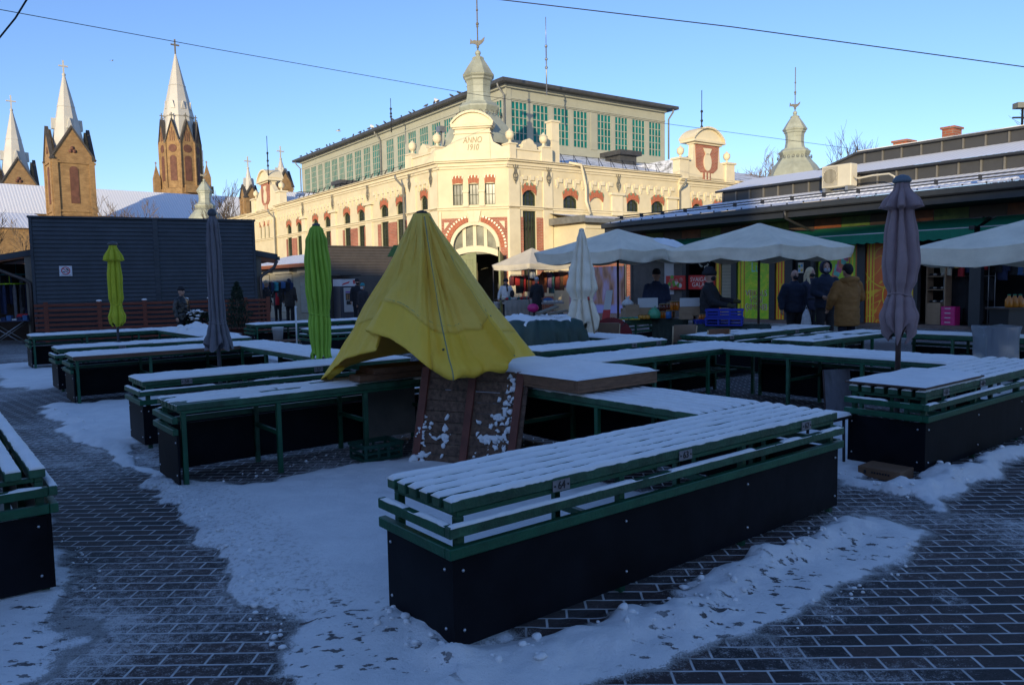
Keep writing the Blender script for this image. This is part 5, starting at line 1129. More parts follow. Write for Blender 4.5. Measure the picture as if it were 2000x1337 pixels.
# ------------------------------------------------------------------ wires
WIRE=mat('cable_black',(.01,.01,.012),.5,.1,5)
def wire(lab,pts,r,sag=0):
    P=[at(*p) for p in pts]; o=thing('cable',lab,'cable',P[0]); m=MB(); Q=[]
    for a,b in zip(P,P[1:]):
        for i in range(12):
            t=i/12; q=a.lerp(b,t); q.z-=sag*4*t*(1-t); Q.append(q-P[0])
    Q.append(P[-1]-P[0]); m.tube(Q,r,5); m.build('wire',WIRE,o)
wire('thin cable sagging from the left edge past the tall spire to the corner lantern',((-60,8,22),(420,96,28),(905,181,36),(1310,243,40),(1660,290,46),(1900,320,50)),.012)
wire('thin cable crossing the upper right sky',((860,-14,20),(1430,53,20),(2060,139,20)),.014)
wire('short thick cable in the top left corner',((62,-16,9),(30,36,9.2),(-30,110,9.5)),.011)
# ------------------------------------------------------------------ trees
BARK=mat('bare_bark',(.10,.075,.05),.85,.3,5); BARK2=mat('pale_twig',(.19,.13,.075),.85,.3,5)  # the second bark is a paler brown used on some trees
def bare_tree(lab,px,Y,ytop,seed,spread=.45,levels=5,bark=BARK,name='bare_tree',nb=3,base=.16,lean=0,group=None,trunk=.32):
    rnd=random.Random(seed); p=at(px,560,Y); p.z=0; H=at(px,ytop,Y).z
    r=thing(name,lab,'tree',p,0,group); t=MB(); c=MB()
    def grow(a,d,L,rad,lv):
        pts=[a]; dd=d.copy()
        for i in range(4):
            dd=(dd+Vector((rnd.uniform(-.16,.16),rnd.uniform(-.16,.16),rnd.uniform(-.03,.10)))).normalized(); pts.append(pts[-1]+dd*L/4)
        (t if lv==0 else c).tube(pts,[rad*(1-.12*i) for i in range(5)],6 if lv<2 else 4,cap=lv==0)
        if lv>=levels: return
        n=nb if lv<levels-1 else nb+1
        for i in range(n+ (1 if lv==0 else 0)):
            k=rnd.uniform(.45,1) if i else 1; q=pts[min(4,int(k*4))]
            a_=rnd.uniform(0,2*pi); s=spread*rnd.uniform(.6,1.5)
            nd=(dd+Vector((math.cos(a_)*s,math.sin(a_)*s,rnd.uniform(-.05,.25)))).normalized()
            grow(q,nd,L*rnd.uniform(.62,.8),max(rad*.55,.012,Y*.00025),lv+1)
    grow(Vector((0,0,0)),Vector((lean,0,1)).normalized(),H*trunk,base,0)
    zm=max(v[2] for v in c.v); s=H/zm
    for m in (t,c): m.v=[(v[0]*s,v[1]*s,v[2]*s) for v in m.v]
    t.build('trunk',bark,r,fix=False); c.build('crown',bark,r,fix=False)
    return r
G='bare winter trees behind the market'
bare_tree('bare dark tree at the left edge before the church chapel',-15,42,395,1,.55,5,BARK,group=G)
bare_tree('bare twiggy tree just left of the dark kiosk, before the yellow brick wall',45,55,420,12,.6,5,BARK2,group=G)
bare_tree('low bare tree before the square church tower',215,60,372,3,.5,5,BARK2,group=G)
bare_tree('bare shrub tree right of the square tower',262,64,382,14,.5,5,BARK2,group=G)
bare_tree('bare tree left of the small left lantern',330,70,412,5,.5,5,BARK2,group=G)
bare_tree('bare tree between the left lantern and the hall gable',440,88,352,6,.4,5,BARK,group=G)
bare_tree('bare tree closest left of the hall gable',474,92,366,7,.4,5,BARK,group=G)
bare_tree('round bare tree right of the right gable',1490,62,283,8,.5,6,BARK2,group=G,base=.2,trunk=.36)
bare_tree('narrow bare tree right of the right lantern',1607,58,256,9,.26,5,BARK,group=G,trunk=.4)
bare_tree('bare tree beyond the shop roof at the right edge',1992,48,206,10,.5,5,BARK,group=G)
pt=at(1996,250,36); r=thing('roof_mast','small lamp mast above the shop roof at the right edge','mast',(pt.x,pt.y,0))
m=MB(); zc=at(1990,212,36).z; m.tube([(0,0,0),(0,0,zc)],.05,6); m.box(-.45,.1,-.04,.04,zc-.45,zc-.38); m.build('pole',BLACK,r)
m=MB(); m.box(-.35,.3,-.2,.2,zc,zc+.25); m.build('lamp_head',ZINC,r)
# thuja and shrub before the kiosk
LEAF=mat('thuja_green',(.012,.03,.014),.7,.5,6); LEAF2=mat('shrub_leaf',(.02,.035,.018),.5,.5,8)
p=at(462,560,22); p.z=0
r=thing('potted_thuja','dark conical thuja in a terracotta coloured planter before the slatted fence','thuja',p)
m=MB(); m.lathe([(.30,0),(.36,.42),(.40,.42),(.40,.48),(.34,.48),(.30,.40)],16); m.build('planter',mat('planter_red',(.16,.05,.03),.7,.2,4),r)
m=MB(); m.tube([(0,0,.4),(0,0,1.5)],.03,6); m.build('trunk',BARK,r)
m=MB(); rnd=random.Random(4)
for i in range(2600):
    z=rnd.random()**1.3; rr=.46*(1-z)**.75*math.sqrt(rnd.random())*(1+.2*math.sin(z*25)); a=rnd.uniform(0,2*pi); q=Vector((rr*math.cos(a),rr*math.sin(a),.42+z*1.32)); u=Vector((math.cos(a)*.5+rnd.uniform(-.4,.4),math.sin(a)*.5+rnd.uniform(-.4,.4),1)).normalized()*rnd.uniform(.05,.11); w=u.cross(Vector((rnd.uniform(-1,1),rnd.uniform(-1,1),.2))).normalized()*.012
    m.add([q-w,q+w,q+u],[(0,1,2)])
m.build('foliage',LEAF,r,fix=False)
p=at(385,560,20.6); p.z=0
r=thing('shrub','low dark shrub with snow on its leaves beside the person in black','shrub',p)
m=MB(); s=MB(); rnd=random.Random(5)
for i in range(420):
    a=rnd.uniform(0,2*pi); e=rnd.uniform(-.2,1.4); rr=rnd.uniform(.25,.42); q=Vector((rr*1.3*math.cos(a)*math.cos(e),rr*math.sin(a)*math.cos(e),.62+rr*math.sin(e))); d=Vector((rnd.uniform(-1,1),rnd.uniform(-1,1),rnd.uniform(-.3,1))).normalized()*.09; w=d.cross(Vector((0,.3,1))).normalized()*.04
    m.add([q-d,q+w,q+d,q-w],[(0,1,2,3)])
    if rnd.random()<.22 and e>.3: s.ball(q+Vector((0,0,.03)),rnd.uniform(.03,.06),6,0,1.3,1.3,.5)
for i in range(7): m.tube([(0,0,0),(rnd.uniform(-.3,.3),rnd.uniform(-.3,.3),.7)],.015,4)
m.build('foliage',LEAF2,r,fix=False); s.build('snow_caps',SNOW,r)
# ------------------------------------------------------------------ birds
BIRDD=mat('pigeon_grey',(.06,.06,.07),.7,.3,9); BIRDW=mat('gull_white',(.7,.68,.64),.7,.1,9)
def pigeon_mb(sc=1.0):
    m=MB(); m.tube([(-.17*sc,0,.05*sc),(-.10*sc,0,.09*sc),(0,0,.11*sc),(.08*sc,0,.15*sc),(.11*sc,0,.2*sc),(.14*sc,0,.21*sc)],[.015*sc,.045*sc,.075*sc,.06*sc,.038*sc,.02*sc],8)
    m.tube([(.13*sc,0,.205*sc),(.18*sc,0,.195*sc)],[.014*sc,.003*sc],5); m.tube([(0,.02*sc,.06*sc),(0.01*sc,.02*sc,0)],.008*sc,4); m.tube([(0,-.02*sc,.06*sc),(0.01*sc,-.02*sc,0)],.008*sc,4)
    return m
pg=None; rnd=random.Random(11)
for k in range(26):
    b=12+(k+rnd.random()*.8)*1.28; p=HO+Vector((math.cos(HA)*(S-.68)-math.sin(HA)*b,math.sin(HA)*(S-.68)+math.cos(HA)*b,14.73))
    if pg is None: pg=pigeon_mb(1.35).build('pigeon',BIRDD); tag(pg,'dark pigeon perched in the row on the long left eave','pigeon','pigeons in a row on the left eave'); o=pg
    else: o=pg.copy(); COL.objects.link(o)
    o.location=p; o.rotation_euler=(0,0,rnd.uniform(0,6.28)); q=rnd.uniform(.6,.85); o.scale=(q,q,q)
g=None
for b,l in ((27.9,'white gull perched on the left eave near the rain pipe'),(17.0,'white gull perched on the left eave nearest the corner lantern')):
    if g is None: g=pigeon_mb(1.9).build('gull',BIRDW); o=g
    else: o=g.copy(); COL.objects.link(o)
    tag(o,l,'gull'); o.location=HO+Vector((math.cos(HA)*(S-.6)-math.sin(HA)*b,math.sin(HA)*(S-.6)+math.cos(HA)*b,14.73)); o.rotation_euler=(0,0,2.2)
def flying(lab,px,py,Y,sc,rz):
    p=at(px,py,Y); r=thing('gull',lab,'gull',p,rz)
    m=MB(); m.tube([(-.25*sc,0,0),(-.1*sc,0,.02*sc),(.1*sc,0,.02*sc),(.22*sc,0,.03*sc),(.3*sc,0,.02*sc)],[.02*sc,.07*sc,.08*sc,.05*sc,.01*sc],8); m.build('body',BIRDW,r)
    for e in (-1,1):
        m=MB(); m.grid([[(.1*sc-.05*t*sc,e*.5*t*sc,(.05+.28*t-.2*t*t)*sc),(-.1*sc-.02*t*sc,e*.5*t*sc,(.03+.26*t-.2*t*t)*sc)] for t in (0,.25,.5,.75,1)]); m.grid([[(.1*sc-.05*t*sc,e*.5*t*sc,(.07+.28*t-.2*t*t)*sc),(-.1*sc-.02*t*sc,e*.5*t*sc,(.045+.26*t-.2*t*t)*sc)] for t in (0,.25,.5,.75,1)]); m.build('wing',GREYM,r)
flying('white gull flying before the clerestory eave',661,256,36,.42,.6)
flying('tiny pale gull high between the church spires',219,119,45,.30,1.2)
# ------------------------------------------------------------------ parasols
POLE=mat('parasol_pole',(.05,.045,.05),.45,.2,6); RUST=mat('rusty_pole',(.055,.028,.022),.7,.35,9)
def lerp_prof(prof,z):
    for (z0,r0),(z1,r1) in zip(prof,prof[1:]):
        if z0<=z<=z1: t=(z-z0)/(z1-z0+1e-9); t=t*t*(3-2*t); return r0+(r1-r0)*t
    return prof[-1][1]
def folded(lab,pos,prof,cloth,npl=8,amp=.35,tie=(),poler=.024,pole=POLE,zt=None,twist=.0,ragged=.03,seed=1,cap=None,open_bottom=True,flip=0):
    o=thing('folded_parasol',lab,'parasol',(pos[0],pos[1],0),0)
    z0,z1=prof[0][0],prof[-1][0]; zt=zt or z1+.03
    m=MB(); m.tube([(0,0,-.02),(0,0,z1-.04)],poler,10); m.build('pole',pole,o)
    m=MB(); n=128; rows=[]; Nz=64
    for i in range(Nz+1):
        t=i/Nz; z=z0+(z1-z0)*t; r=lerp_prof(prof,z); row=[]
        for k in range(n):
            a=2*pi*k/n; ph=a+twist*(z-z0)+.25*nz(math.cos(a)*1.5,math.sin(a)*1.5,seed+z*1.2)
            f=abs(math.sin(ph*npl/2)); s=amp*min(1,(z1-z)*5+.15)
            for zt_ in tie: s*=1-.45*math.exp(-((z-zt_)/.05)**2)
            rr=r*(1-s*(1-f)**1.5+.10*nz(math.cos(a)*2,math.sin(a)*2,z*2.5+seed)+.05*nz(math.cos(a)*5,math.sin(a)*5,z*7+seed))
            zz=z
            if t<.12: zz=z+ragged*(1-t/.12)*(1.3*math.sin(ph*npl/2+seed)+1.5*nz(math.cos(a)*2,math.sin(a)*2,seed))
            row.append((rr*math.cos(a),rr*math.sin(a),zz))
        rows.append(row)
    m.grid(rows,0,True,True); 
    o2=m.build('canopy',cloth,o,fix=False)
    for z in tie:
        r=lerp_prof(prof,z)*1.0; b=MB(); b.tube([(r*math.cos(t),r*math.sin(t),z+.015*math.sin(2*t)) for t in np.linspace(0,2*pi,25)],.008,5); b.build('tie_strap',cloth,o)
    if cap: 
        b=MB(); b.lathe([(r,z+z1) for r,z in cap[0]],20,(0,0,0)); b.build('cap',cap[1],o)
    return o
CG=mat('grey_parasol_cloth',(.15,.14,.155),.85,.10,3,.25,60); CM=mat('mauve_parasol_cloth',(.29,.20,.20),.85,.10,3,.25,60)
CLIME=mat('lime_parasol_cloth',(.44,.46,.02),.8,.12,3,.25,60); CGR=mat('bright_green_parasol_cloth',(.26,.45,.045),.8,.15,3,.25,60); CW=mat('off_white_parasol_cloth',(.84,.74,.57),.85,.08,2.5,.25,60,stain=.4)
CAPD=mat('parasol_cap',(.06,.065,.075),.5,.1,8); CAPM=mat('mauve_cap',(.12,.15,.18),.6,.1,8)
def xyY(px,Y,py=560): p=at(px,py,Y); return (p.x,p.y)
folded('folded grey parasol with a ball finial, left of the bright green parasol',xyY(421,10.7,560),[(.80,.20),(.86,.19),(1.0,.15),(1.18,.115),(1.6,.105),(2.2,.10),(2.5,.085),(2.62,.05),(2.63,.04)],CG,9,.42,(1.14,),.026,POLE,twist=.15,ragged=.04,seed=3,cap=([(.03,-.02),(.05,0),(.062,.03),(.05,.075),(.02,.095),(.002,.1)],CAPD))
folded('folded lime yellow parasol tied near its bottom, left before the dark kiosk',xyY(225,15.4),[(.92,.10),(.98,.15),(1.08,.165),(1.25,.12),(1.33,.105),(1.45,.135),(1.9,.14),(2.2,.115),(2.21,.20),(2.25,.185),(2.5,.075),(2.54,.06)],CLIME,7,.42,(1.33,),.024,POLE,seed=5,ragged=.03,cap=([(.075,-.03),(.10,-.01),(.07,.03),(.01,.05)],CAPD))
folded('folded mauve parasol with a flared top vent, tallest on the right',xyY(1757,7.5),[(1.03,.09),(1.10,.155),(1.24,.175),(1.36,.14),(1.46,.105),(1.6,.155),(1.75,.175),(2.0,.155),(2.28,.115),(2.29,.09),(2.292,.205),(2.33,.185),(2.50,.07),(2.56,.06)],CM,8,.42,(1.45,),.026,RUST,seed=7,ragged=.055,cap=([(.07,-.03),(.085,-.02),(.085,.0),(.06,.035),(.015,.05)],CAPM))
folded('folded bright green parasol, standing left of the yellow tarpaulin',xyY(622,9.72),[(.72,.135),(.80,.115),(1.0,.135),(1.18,.14),(1.27,.125),(1.36,.14),(1.6,.165),(1.9,.165),(2.2,.135),(2.34,.09),(2.40,.045),(2.41,.03)],CGR,14,.38,(1.27,),.024,POLE,seed=9,ragged=.05,twist=.2,cap=([(.05,-.03),(.05,.0),(.03,.01),(.005,.012)],CAPD))
folded('folded off white parasol hanging loosely beside the pale canopies',xyY(1137,13.6),[(.76,.15),(.86,.28),(.98,.30),(1.12,.25),(1.32,.19),(1.36,.22),(1.5,.285),(1.75,.24),(2.05,.165),(2.35,.095),(2.50,.055),(2.52,.04)],CW,8,.45,(1.3,),.022,POLE,seed=13,ragged=.09,cap=([(.045,-.03),(.05,.0),(.04,.03),(.005,.04)],CW))
p=at(1150,595,13.2); o=thing('broom_handle','thin wooden stick leaning on the folded off white parasol','stick',(p.x,p.y,0)); m=MB(); m.tube([(.12,-.02,.55),(0,0,1.3)],.018,6); m.build('handle',mat('stick_wood',(.30,.22,.13),.7,.2,8),o); m=MB(); m.tube([(0,0,1.3),(-.006,0,1.36)],.022,6); m.build('red_tip',mat('tip_red',(.4,.04,.03),.6,.1,8),o)
def canopy(lab,px,Y,half,ang,zp,ze,val,nrib=8,cloth=CW,snow=None,round_=False,legs=None,name='market_parasol',cat='parasol',rough=.6):
    c=xyY(px,Y); o=thing(name,lab,cat,(c[0],c[1],0),ang); s=half
    if nrib==8: P=[(s,-s),(s,0),(s,s),(0,s),(-s,s),(-s,0),(-s,-s),(0,-s)]
    else: P=[(s,-s),(s,s),(-s,s),(-s,-s)]
    seg=24//nrib*4; out=[]
    for i in range(len(P)):
        a,b=Vector((*P[i],0)),Vector((*P[(i+1)%len(P)],0))
        for k in range(seg):
            t=k/seg; q=a.lerp(b,t); sg=math.sin(pi*t); q*=1-.045*sg; out.append((q.x,q.y,sg,min(t,1-t)))
    m=MB(); rows=[]
    for j in range(13):
        t=.02+.98*j/12; row=[]
        for k,(x,y,sg,_) in enumerate(out):
            z=zp+(ze-zp)*(t**.92)-.07*sg*t*t*rough+.02*nz(x*t*2,y*t*2,px)*t
            row.append((x*t,y*t,z))
        rows.append(row)
    m.grid(rows,0,True,True)
    rows=[]
    for j in range(7):
        t=j/6; row=[]
        for k,(x,y,sg,_) in enumerate(out):
            z=ze-.07*sg*rough-val*t*(1-.22*(1-sg)*rough)+.02*nz(x*2,y*2,px); w=1.004-.035*t*(1-.6*sg)+.03*nz(x*3,y*3,px+t*2)*t+.012*math.sin(k*.9)*t*rough
            row.append((x*w,y*w,z))
        rows.append(row)
    m.grid(rows,0,True,True); m.build('canopy',cloth,o,fix=False)
    rb=MB()
    for x,y in P: rb.tube([(0,0,zp-.07),(x*.5,y*.5,(zp+ze)/2-.045),(x*.97,y*.97,ze-.05)],.012,5)
    rb.build('ribs',POLE,o)
    if legs:
        for x,y in ((s,-s),(s,s),(-s,s),(-s,-s)):
            l=MB(); l.tube([(x*.97,y*.97,0),(x*.97,y*.97,ze-.03)],.022,6,sm=False); l.build('leg',POLE,o)
    else: m=MB(); m.tube([(0,0,0),(0,0,zp-.03)],.026,8); m.build('pole',RUST,o)
    if snow:
        m=MB(); rnd=random.Random(3); cx,cy,r=snow; rows=[]
        for j in range(8):
            row=[]
            for k in range(28):
                a=2*pi*k/28; rr=r*j/7*(1+.35*nz(math.cos(a)*1.6,math.sin(a)*1.6,4)); x,y=cx+rr*math.cos(a)*1.3,cy+rr*math.sin(a)
                t=max(abs(x),abs(y))/s; z=zp+(ze-zp)*(min(t,1.0)**.92)-.03-.05*max(0,t-.8)+(.11*(1-(j/7)**2)+.02*nz(x*9,y*9))*(1 if j<7 else 0)
                row.append((x,y,z))
            rows.append(row)
        m.grid(rows,0,True,True); m.build('snow_patch',SNOW,o,fix=False)
    return o
canopy('big open off white parasol before the green shop panels',1482,15.3,1.29,TA,2.72,2.22,.24)
canopy('open off white parasol carrying a patch of snow, over the honey stall',1207,17.2,1.33,TA,2.78,2.27,.24,snow=(.95,-.75,.42))
canopy('open off white parasol cut off by the right edge',2075,10.2,1.36,TA,2.48,2.0,.24)
canopy('far cream peaked gazebo over the clothes stall by the hall door',1040,36,1.35,TA,3.2,2.42,.26,4,mat('cream_gazebo',(.60,.54,.42),.85,.08,2),legs=True,name='gazebo',cat='gazebo',rough=.4)
# ------------------------------------------------------------------ yellow tarpaulin
YT_=mat('yellow_tarpaulin',(.97,.60,.04),.62,.06,1.6,.3,40,c2=(.97,.62,.07),stain=.22,trans=.15)
def tarpaulin():
    ap=at(824,418,7.2); o=thing('tarpaulin','big yellow tarpaulin draped like a tent over a stall corner','tarpaulin',(ap.x,ap.y,0))
    A=Vector((0,0,ap.z)); B=Vector((ap.x,ap.y,0))
    L=lambda px,py,Y:at(px,py,Y)-B
    hem=[L(632,742,7.35),L(646,722,7.2),L(662,703,7.05),L(700,692,6.85),L(738,683,6.7),L(733,664,6.72),L(713,645,6.78),L(740,655,6.6),L(775,672,6.45),L(812,697,6.35),L(842,722,6.32),L(872,737,6.35),L(900,736,6.35),L(930,738,6.45),L(960,727,6.5),L(985,723,6.58),L(994,670,6.62),L(999,702,7.15),L(1012,717,7.5),L(1030,716,7.9),L(1060,713,8.3),L(1000,690,8.9),L(930,680,9.1),L(840,685,9.1),L(760,695,8.8),L(690,712,8.3),L(650,733,7.8)]
    # closed smooth hem
    n=len(hem); F=8; H=[]
    for i in range(n):
        p0,p1,p2,p3=hem[i-1],hem[i],hem[(i+1)%n],hem[(i+2)%n]
        for k in range(F):
            t=k/F; H.append(.5*((2*p1)+(p2-p0)*t+(2*p0-5*p1+4*p2-p3)*t*t+(3*p1-p0-3*p2+p3)*t**3))
    rows=[]; Nr=44; tot=len(H)
    ridge={11.3:(.13,.38),15.6:(.12,.35),9.2:(.06,.3),4.5:(.06,.6),13.4:(-.10,.9),10.2:(-.05,.45),12.1:(-.04,.25),7.8:(-.05,.8),2.5:(-.03,.9),18.9:(.06,.6),17.2:(-.07,.6),6.6:(.05,.3)}
    for j in range(Nr+1):
        t=j/Nr; row=[]
        for k,h in enumerate(H):
            s=k/F
            p=A.lerp(h,t); r0=.075
            ang=math.atan2(h.y,h.x); p+=Vector((math.cos(ang),math.sin(ang),0))*r0*(1-t)
            out=Vector((h.x,h.y,0)).normalized()
            d=sum(a*math.exp(-((s-c)/w)**2) for c,(a,w) in ridge.items())*t**.8*(1.25-.55*t)
            d-=.075*math.sin(pi*t)*(1 if 6<s<16 else .5)
            d+=.045*nz(s*.9,t*2.5,1)*min(1,t*3)+.020*nz(s*2.2,t*5,5)*min(1,t*3)+.010*nz(s*5+t*4,t*9,15)*min(1,t*4)+.012*nz(s*3.2,t*1.2,25)*min(1,t*5)+.012*math.sin(s*5.1+t*3)*t*t*max(0,nz(s*.5,t*2,9)+.3)
            p=p+out*d+Vector((0,0,.018*nz(s*1.1,t*5,3)*t*(1-t)*2))
            # crumpled lower edge at the front
            if t>.9 and 10.2<s<15.5: q=(t-.9)/.1; p+=out*(.06*math.sin(q*pi)*(1+1.2*nz(s*1.1,7)))+Vector((0,0,.03*nz(s*1.3,3)*q))
            row.append(p)
        rows.append(row)
    m=MB(); jn=int(.76*Nr); m.grid(rows[:jn+1],1,True,True); m.grid(rows[jn:],0,True,True); c=m.build('cloth',[YT_,mat('faded_yellow_tarpaulin',(.95,.60,.065),.66,.06,1.6,.3,40,c2=(.92,.63,.12),stain=.3,trans=.15)],o,fix=False)
    so=c.modifiers.new('thickness','SOLIDIFY'); so.thickness=.006
    m=MB()
    for s in (11.3,15.6):   # stitched seams over the ribs
        k=int(s*F)%tot; m.tube([rows[j][k]+Vector((H[k].x,H[k].y,0)).normalized()*.006 for j in range(1,Nr+1)],.006,5)
    for t in (.74,):
        j=int(t*Nr); m.tube([rows[j+int(2*math.sin(k*.05))][k]+Vector((H[k].x,H[k].y,.0)).normalized()*.004 for k in range(int(6.6*F),int(17*F))],.004,4)
    m.build('seams',mat('seam_grey',(.26,.26,.13),.7,.15,20),c)
    m=MB()
    for s,t in ((4.6,.60),(4.5,.70),(15.9,.80),(11,.86)):
        k=int(s*F); q=rows[int(t*Nr)][k]; m.ball(q+Vector((H[k].x,H[k].y,0)).normalized()*.012,.012,6)
    m.build('eyelets',mat('eyelet',(.12,.10,.05),.6,.2,20),c)
    m=MB(); m.lathe([(.082,ap.z-.035),(.075,ap.z-.0),(.045,ap.z+.025),(.012,ap.z+.035)],14,(0,0,0),fn=lambda a,z:1+.25*nz(math.cos(a)*2,math.sin(a)*2,z*9)); m.build('torn_top',mat('torn_black',(.02,.02,.018),.8,.3,20),c)
    m=MB(); m.tube([(0,0,0),(0,0,ap.z-.03)],.026,8); m.build('pole',RUST,o)
    m=MB()   # bunched fold at the left end on the table
    q=L(640,728,7.3); q=q+Vector((.06,.02,.0)); m.tube([q+Vector((-.06,.05,-.06)),q+Vector((-.035,.03,.0)),q+Vector((.0,0,.02)),q+Vector((.05,-.02,.03)),q+Vector((.10,-.02,.05))],[.03,.055,.06,.05,.02],14,sq=.75); m.v=[tuple(Vector(v)+Vector((nz(v[0]*14,v[1]*14,v[2]*14),nz(v[0]*14+5,v[1]*14,v[2]*14),0))*.02) for v in m.v]; m.build('bunched_fold',YT_,c)
tarpaulin()
# things round the tarpaulin
def quadboard(mb,p,th,mi=0):
    n=(p[1]-p[0]).cross(p[3]-p[0]).normalized()*th; mb.hexa([p[0],p[1],p[2],p[3],p[0]+n,p[1]+n,p[2]+n,p[3]+n],mi)
a,b,c_,d=gz(803,905),Vector((.035,6.5,0)),at(1036,728,6.66),at(826,716,7.05)
o=thing('pallet_board','dark brown planked board with snow clots leaning under the yellow tarpaulin','board',a)
PL=mat('old_dark_planks',(.075,.038,.022),.75,.4,6,.3,sc3=(4,4,4),c2=(.14,.08,.05)); BAT=mat('reddish_batten',(.15,.045,.028),.7,.35,6)
a,b,c_,d=[q-a for q in (a,b,c_,d)]
m=MB(); nb=9
for i in range(nb):
    t0,t1=i/nb+.0015,(i+1)/nb-.0015; j=.010*random.uniform(-1,1)
    quadboard(m,[a.lerp(d,t0),b.lerp(c_,t0),b.lerp(c_,t1),a.lerp(d,t1)],.018+j*.3)
m.build('planks',PL,o,bev=.003)
nrm=(b-a).cross(d-a).normalized(); 
if nrm.y>0: nrm=-nrm
for s in (.055,.50,.93):
    m=MB(); q0,q1=a.lerp(b,s),d.lerp(c_,s); e=(b-a).normalized()*.035
    m.hexa([q0-e+nrm*.005,q0+e+nrm*.005,q1+e+nrm*.005,q1-e+nrm*.005,q0-e+nrm*.045,q0+e+nrm*.045,q1+e+nrm*.045,q1-e+nrm*.045]); m.build('batten',BAT,o,bev=.003)
m=MB(); quadboard(m,[a-nrm*.02,b-nrm*.02,c_-nrm*.02,d-nrm*.02],-.004) if 0 else None
rnd=random.Random(8)
for i in range(150):
    if rnd.random()<.62: s,t=rnd.gauss(.87,.035),rnd.uniform(.1,.98)
    else: s,t=rnd.choice([.10,.12,.3,.16,.6,.72,.78]),rnd.uniform(.05,.5)
    q=a.lerp(b,s).lerp(d.lerp(c_,s),t)+nrm*.03; m.ball(q,rnd.uniform(.004,.018),7,0,rnd.uniform(.8,2.0),.5,rnd.uniform(.8,1.6))
for s,t,r in ((.14,.10,.05),(.28,.28,.045),(.31,.27,.04),(.66,.30,.05),(.72,.31,.05),(.80,.30,.05),(.78,.52,.045),(.9,.88,.04),(.09,.32,.045),(.07,.48,.035),(.11,.0,.06)):
    q=a.lerp(b,s).lerp(d.lerp(c_,s),t)+nrm*.025
    for z in range(7): m.ball(q+Vector((rnd.gauss(0,r*.7),0,rnd.gauss(0,r*.5))),r*rnd.uniform(.25,.6),7,0,1.3,.5,.9)
m.v=[(x+.020*nz(x*30,z*30,1)+.008*nz(x*80,z*80,4),y,z+.022*nz(x*30,z*30,7)+.008*nz(x*80,z*80,9)) for x,y,z in m.v]
m.build('snow_clots',SNOW,o)
def snowcap(mb,x0,x1,y0,y1,z,h,seed,nx=26,ny=18):
    rows=[]
    for j in range(ny+1):
        row=[]
        for i in range(nx+1):
            u,v=i/nx,j/ny; e=min(1,min(u,1-u)*nx/2.0,min(v,1-v)*ny/2.0); x=x0+(x1-x0)*u; y=y0+(y1-y0)*v
            row.append((x+.008*nz(y*7,seed),y+.008*nz(x*7,seed,3),z+h*(.85+.35*nz(x*3,y*3,seed))*(e**.5) if e>0 else z-.003))
        rows.append(row)
    mb.grid(rows)
q=T(4.66,5.3); o=thing('wooden_box_lid','shallow wooden box lid with thick snow lying on the table by the pallet board','box lid',(q.x,q.y,.735),TA)
m=MB(); m.box(-.47,.50,-.85,.86,.0,.025); m.box(-.47,.50,-.85,-.82,.0251,.115); m.box(.47,.50,-.819,.86,.0251,.115); m.box(-.47,.47,.83,.86,.0251,.115); m.box(-.47,-.44,-.819,.829,.0251,.115); m.build('box',mat('raw_box_wood',(.17,.085,.045),.7,.3,6,.2,sc3=(2,2,9)),o,bev=.004)
m=MB(); snowcap(m,-.49,.51,-.87,.87,.112,.032,3); m.build('snow',SNOW,o)
q=T(6.95,3.02); o=thing('board','thin brown board under smooth snow on the near end of the right edge table','board',(q.x,q.y,.722),TA)
m=MB(); m.box(-.60,.57,-.335,.34,0,.014); m.build('sheet',mat('brown_sheet',(.06,.03,.022),.6,.2,5),o); m=MB(); snowcap(m,-.595,.565,-.33,.335,.014,.032,9); m.build('snow',SNOW,o)
q=T(3.62,6.80); o=thing('plank_stack','loose brown planks lying under the yellow tarpaulin','planks',(q.x,q.y,.72),TA)
for k,(x0,x1,y0,y1,z,rz) in enumerate(((-.3,.75,-.28,-.06,0,.0),(-.1,.9,-.05,.2,0,0),(-.15,.62,-.30,.02,.062,0))):
    m=MB(); m.box(x0,x1,y0,y1,z,z+.06); m.build('plank',mat('raw_box_wood'),o,bev=.004) if 'raw_box_wood' in MATS and False else m.build('plank',MATS['raw_box_wood'],o,bev=.004)
g0=gz(735,893); o=thing('plastic_crate','dark green plastic crate under the table beside the pallet board','crate',g0,TA)
CRG=mat('crate_green',(.01,.06,.04),.45,.2,6)
def crate(o,L,W,H,m_,wall=.015):
    m=MB(); m.box(-L/2,L/2,-W/2,W/2,.0,.012); 
    for k in range(3):
        z0,z1=.0+H*k/3+.012,H*(k+1)/3-(.02 if k<2 else 0)
        m.box(-L/2,L/2,-W/2,-W/2+wall,z0,z1); m.box(-L/2,L/2,W/2-wall,W/2,z0,z1); m.box(-L/2,-L/2+wall,-W/2+wall,W/2-wall,z0,z1); m.box(L/2-wall,L/2,-W/2+wall,W/2-wall,z0,z1)
    for x in (-L/2,-L/6,L/6-.03,L/2-.03): m.box(x,x+.03,-W/2-.006,-W/2-.0005,.012,H); m.box(x,x+.03,W/2+.0005,W/2+.006,.012,H)
    m.build('basket',m_,o,bev=.003); r=MB(); r.box(-L/2-.012,L/2+.012,-W/2-.012,-W/2-.0065,H-.03,H); r.box(-L/2-.012,L/2+.012,W/2+.0065,W/2+.012,H-.03,H); r.box(-L/2-.012,-L/2-.001,-W/2,W/2,H-.03,H); r.box(L/2+.001,L/2+.012,-W/2,W/2,H-.03,H); r.build('rim',m_,o)
crate(o,.40,.30,.16,CRG)
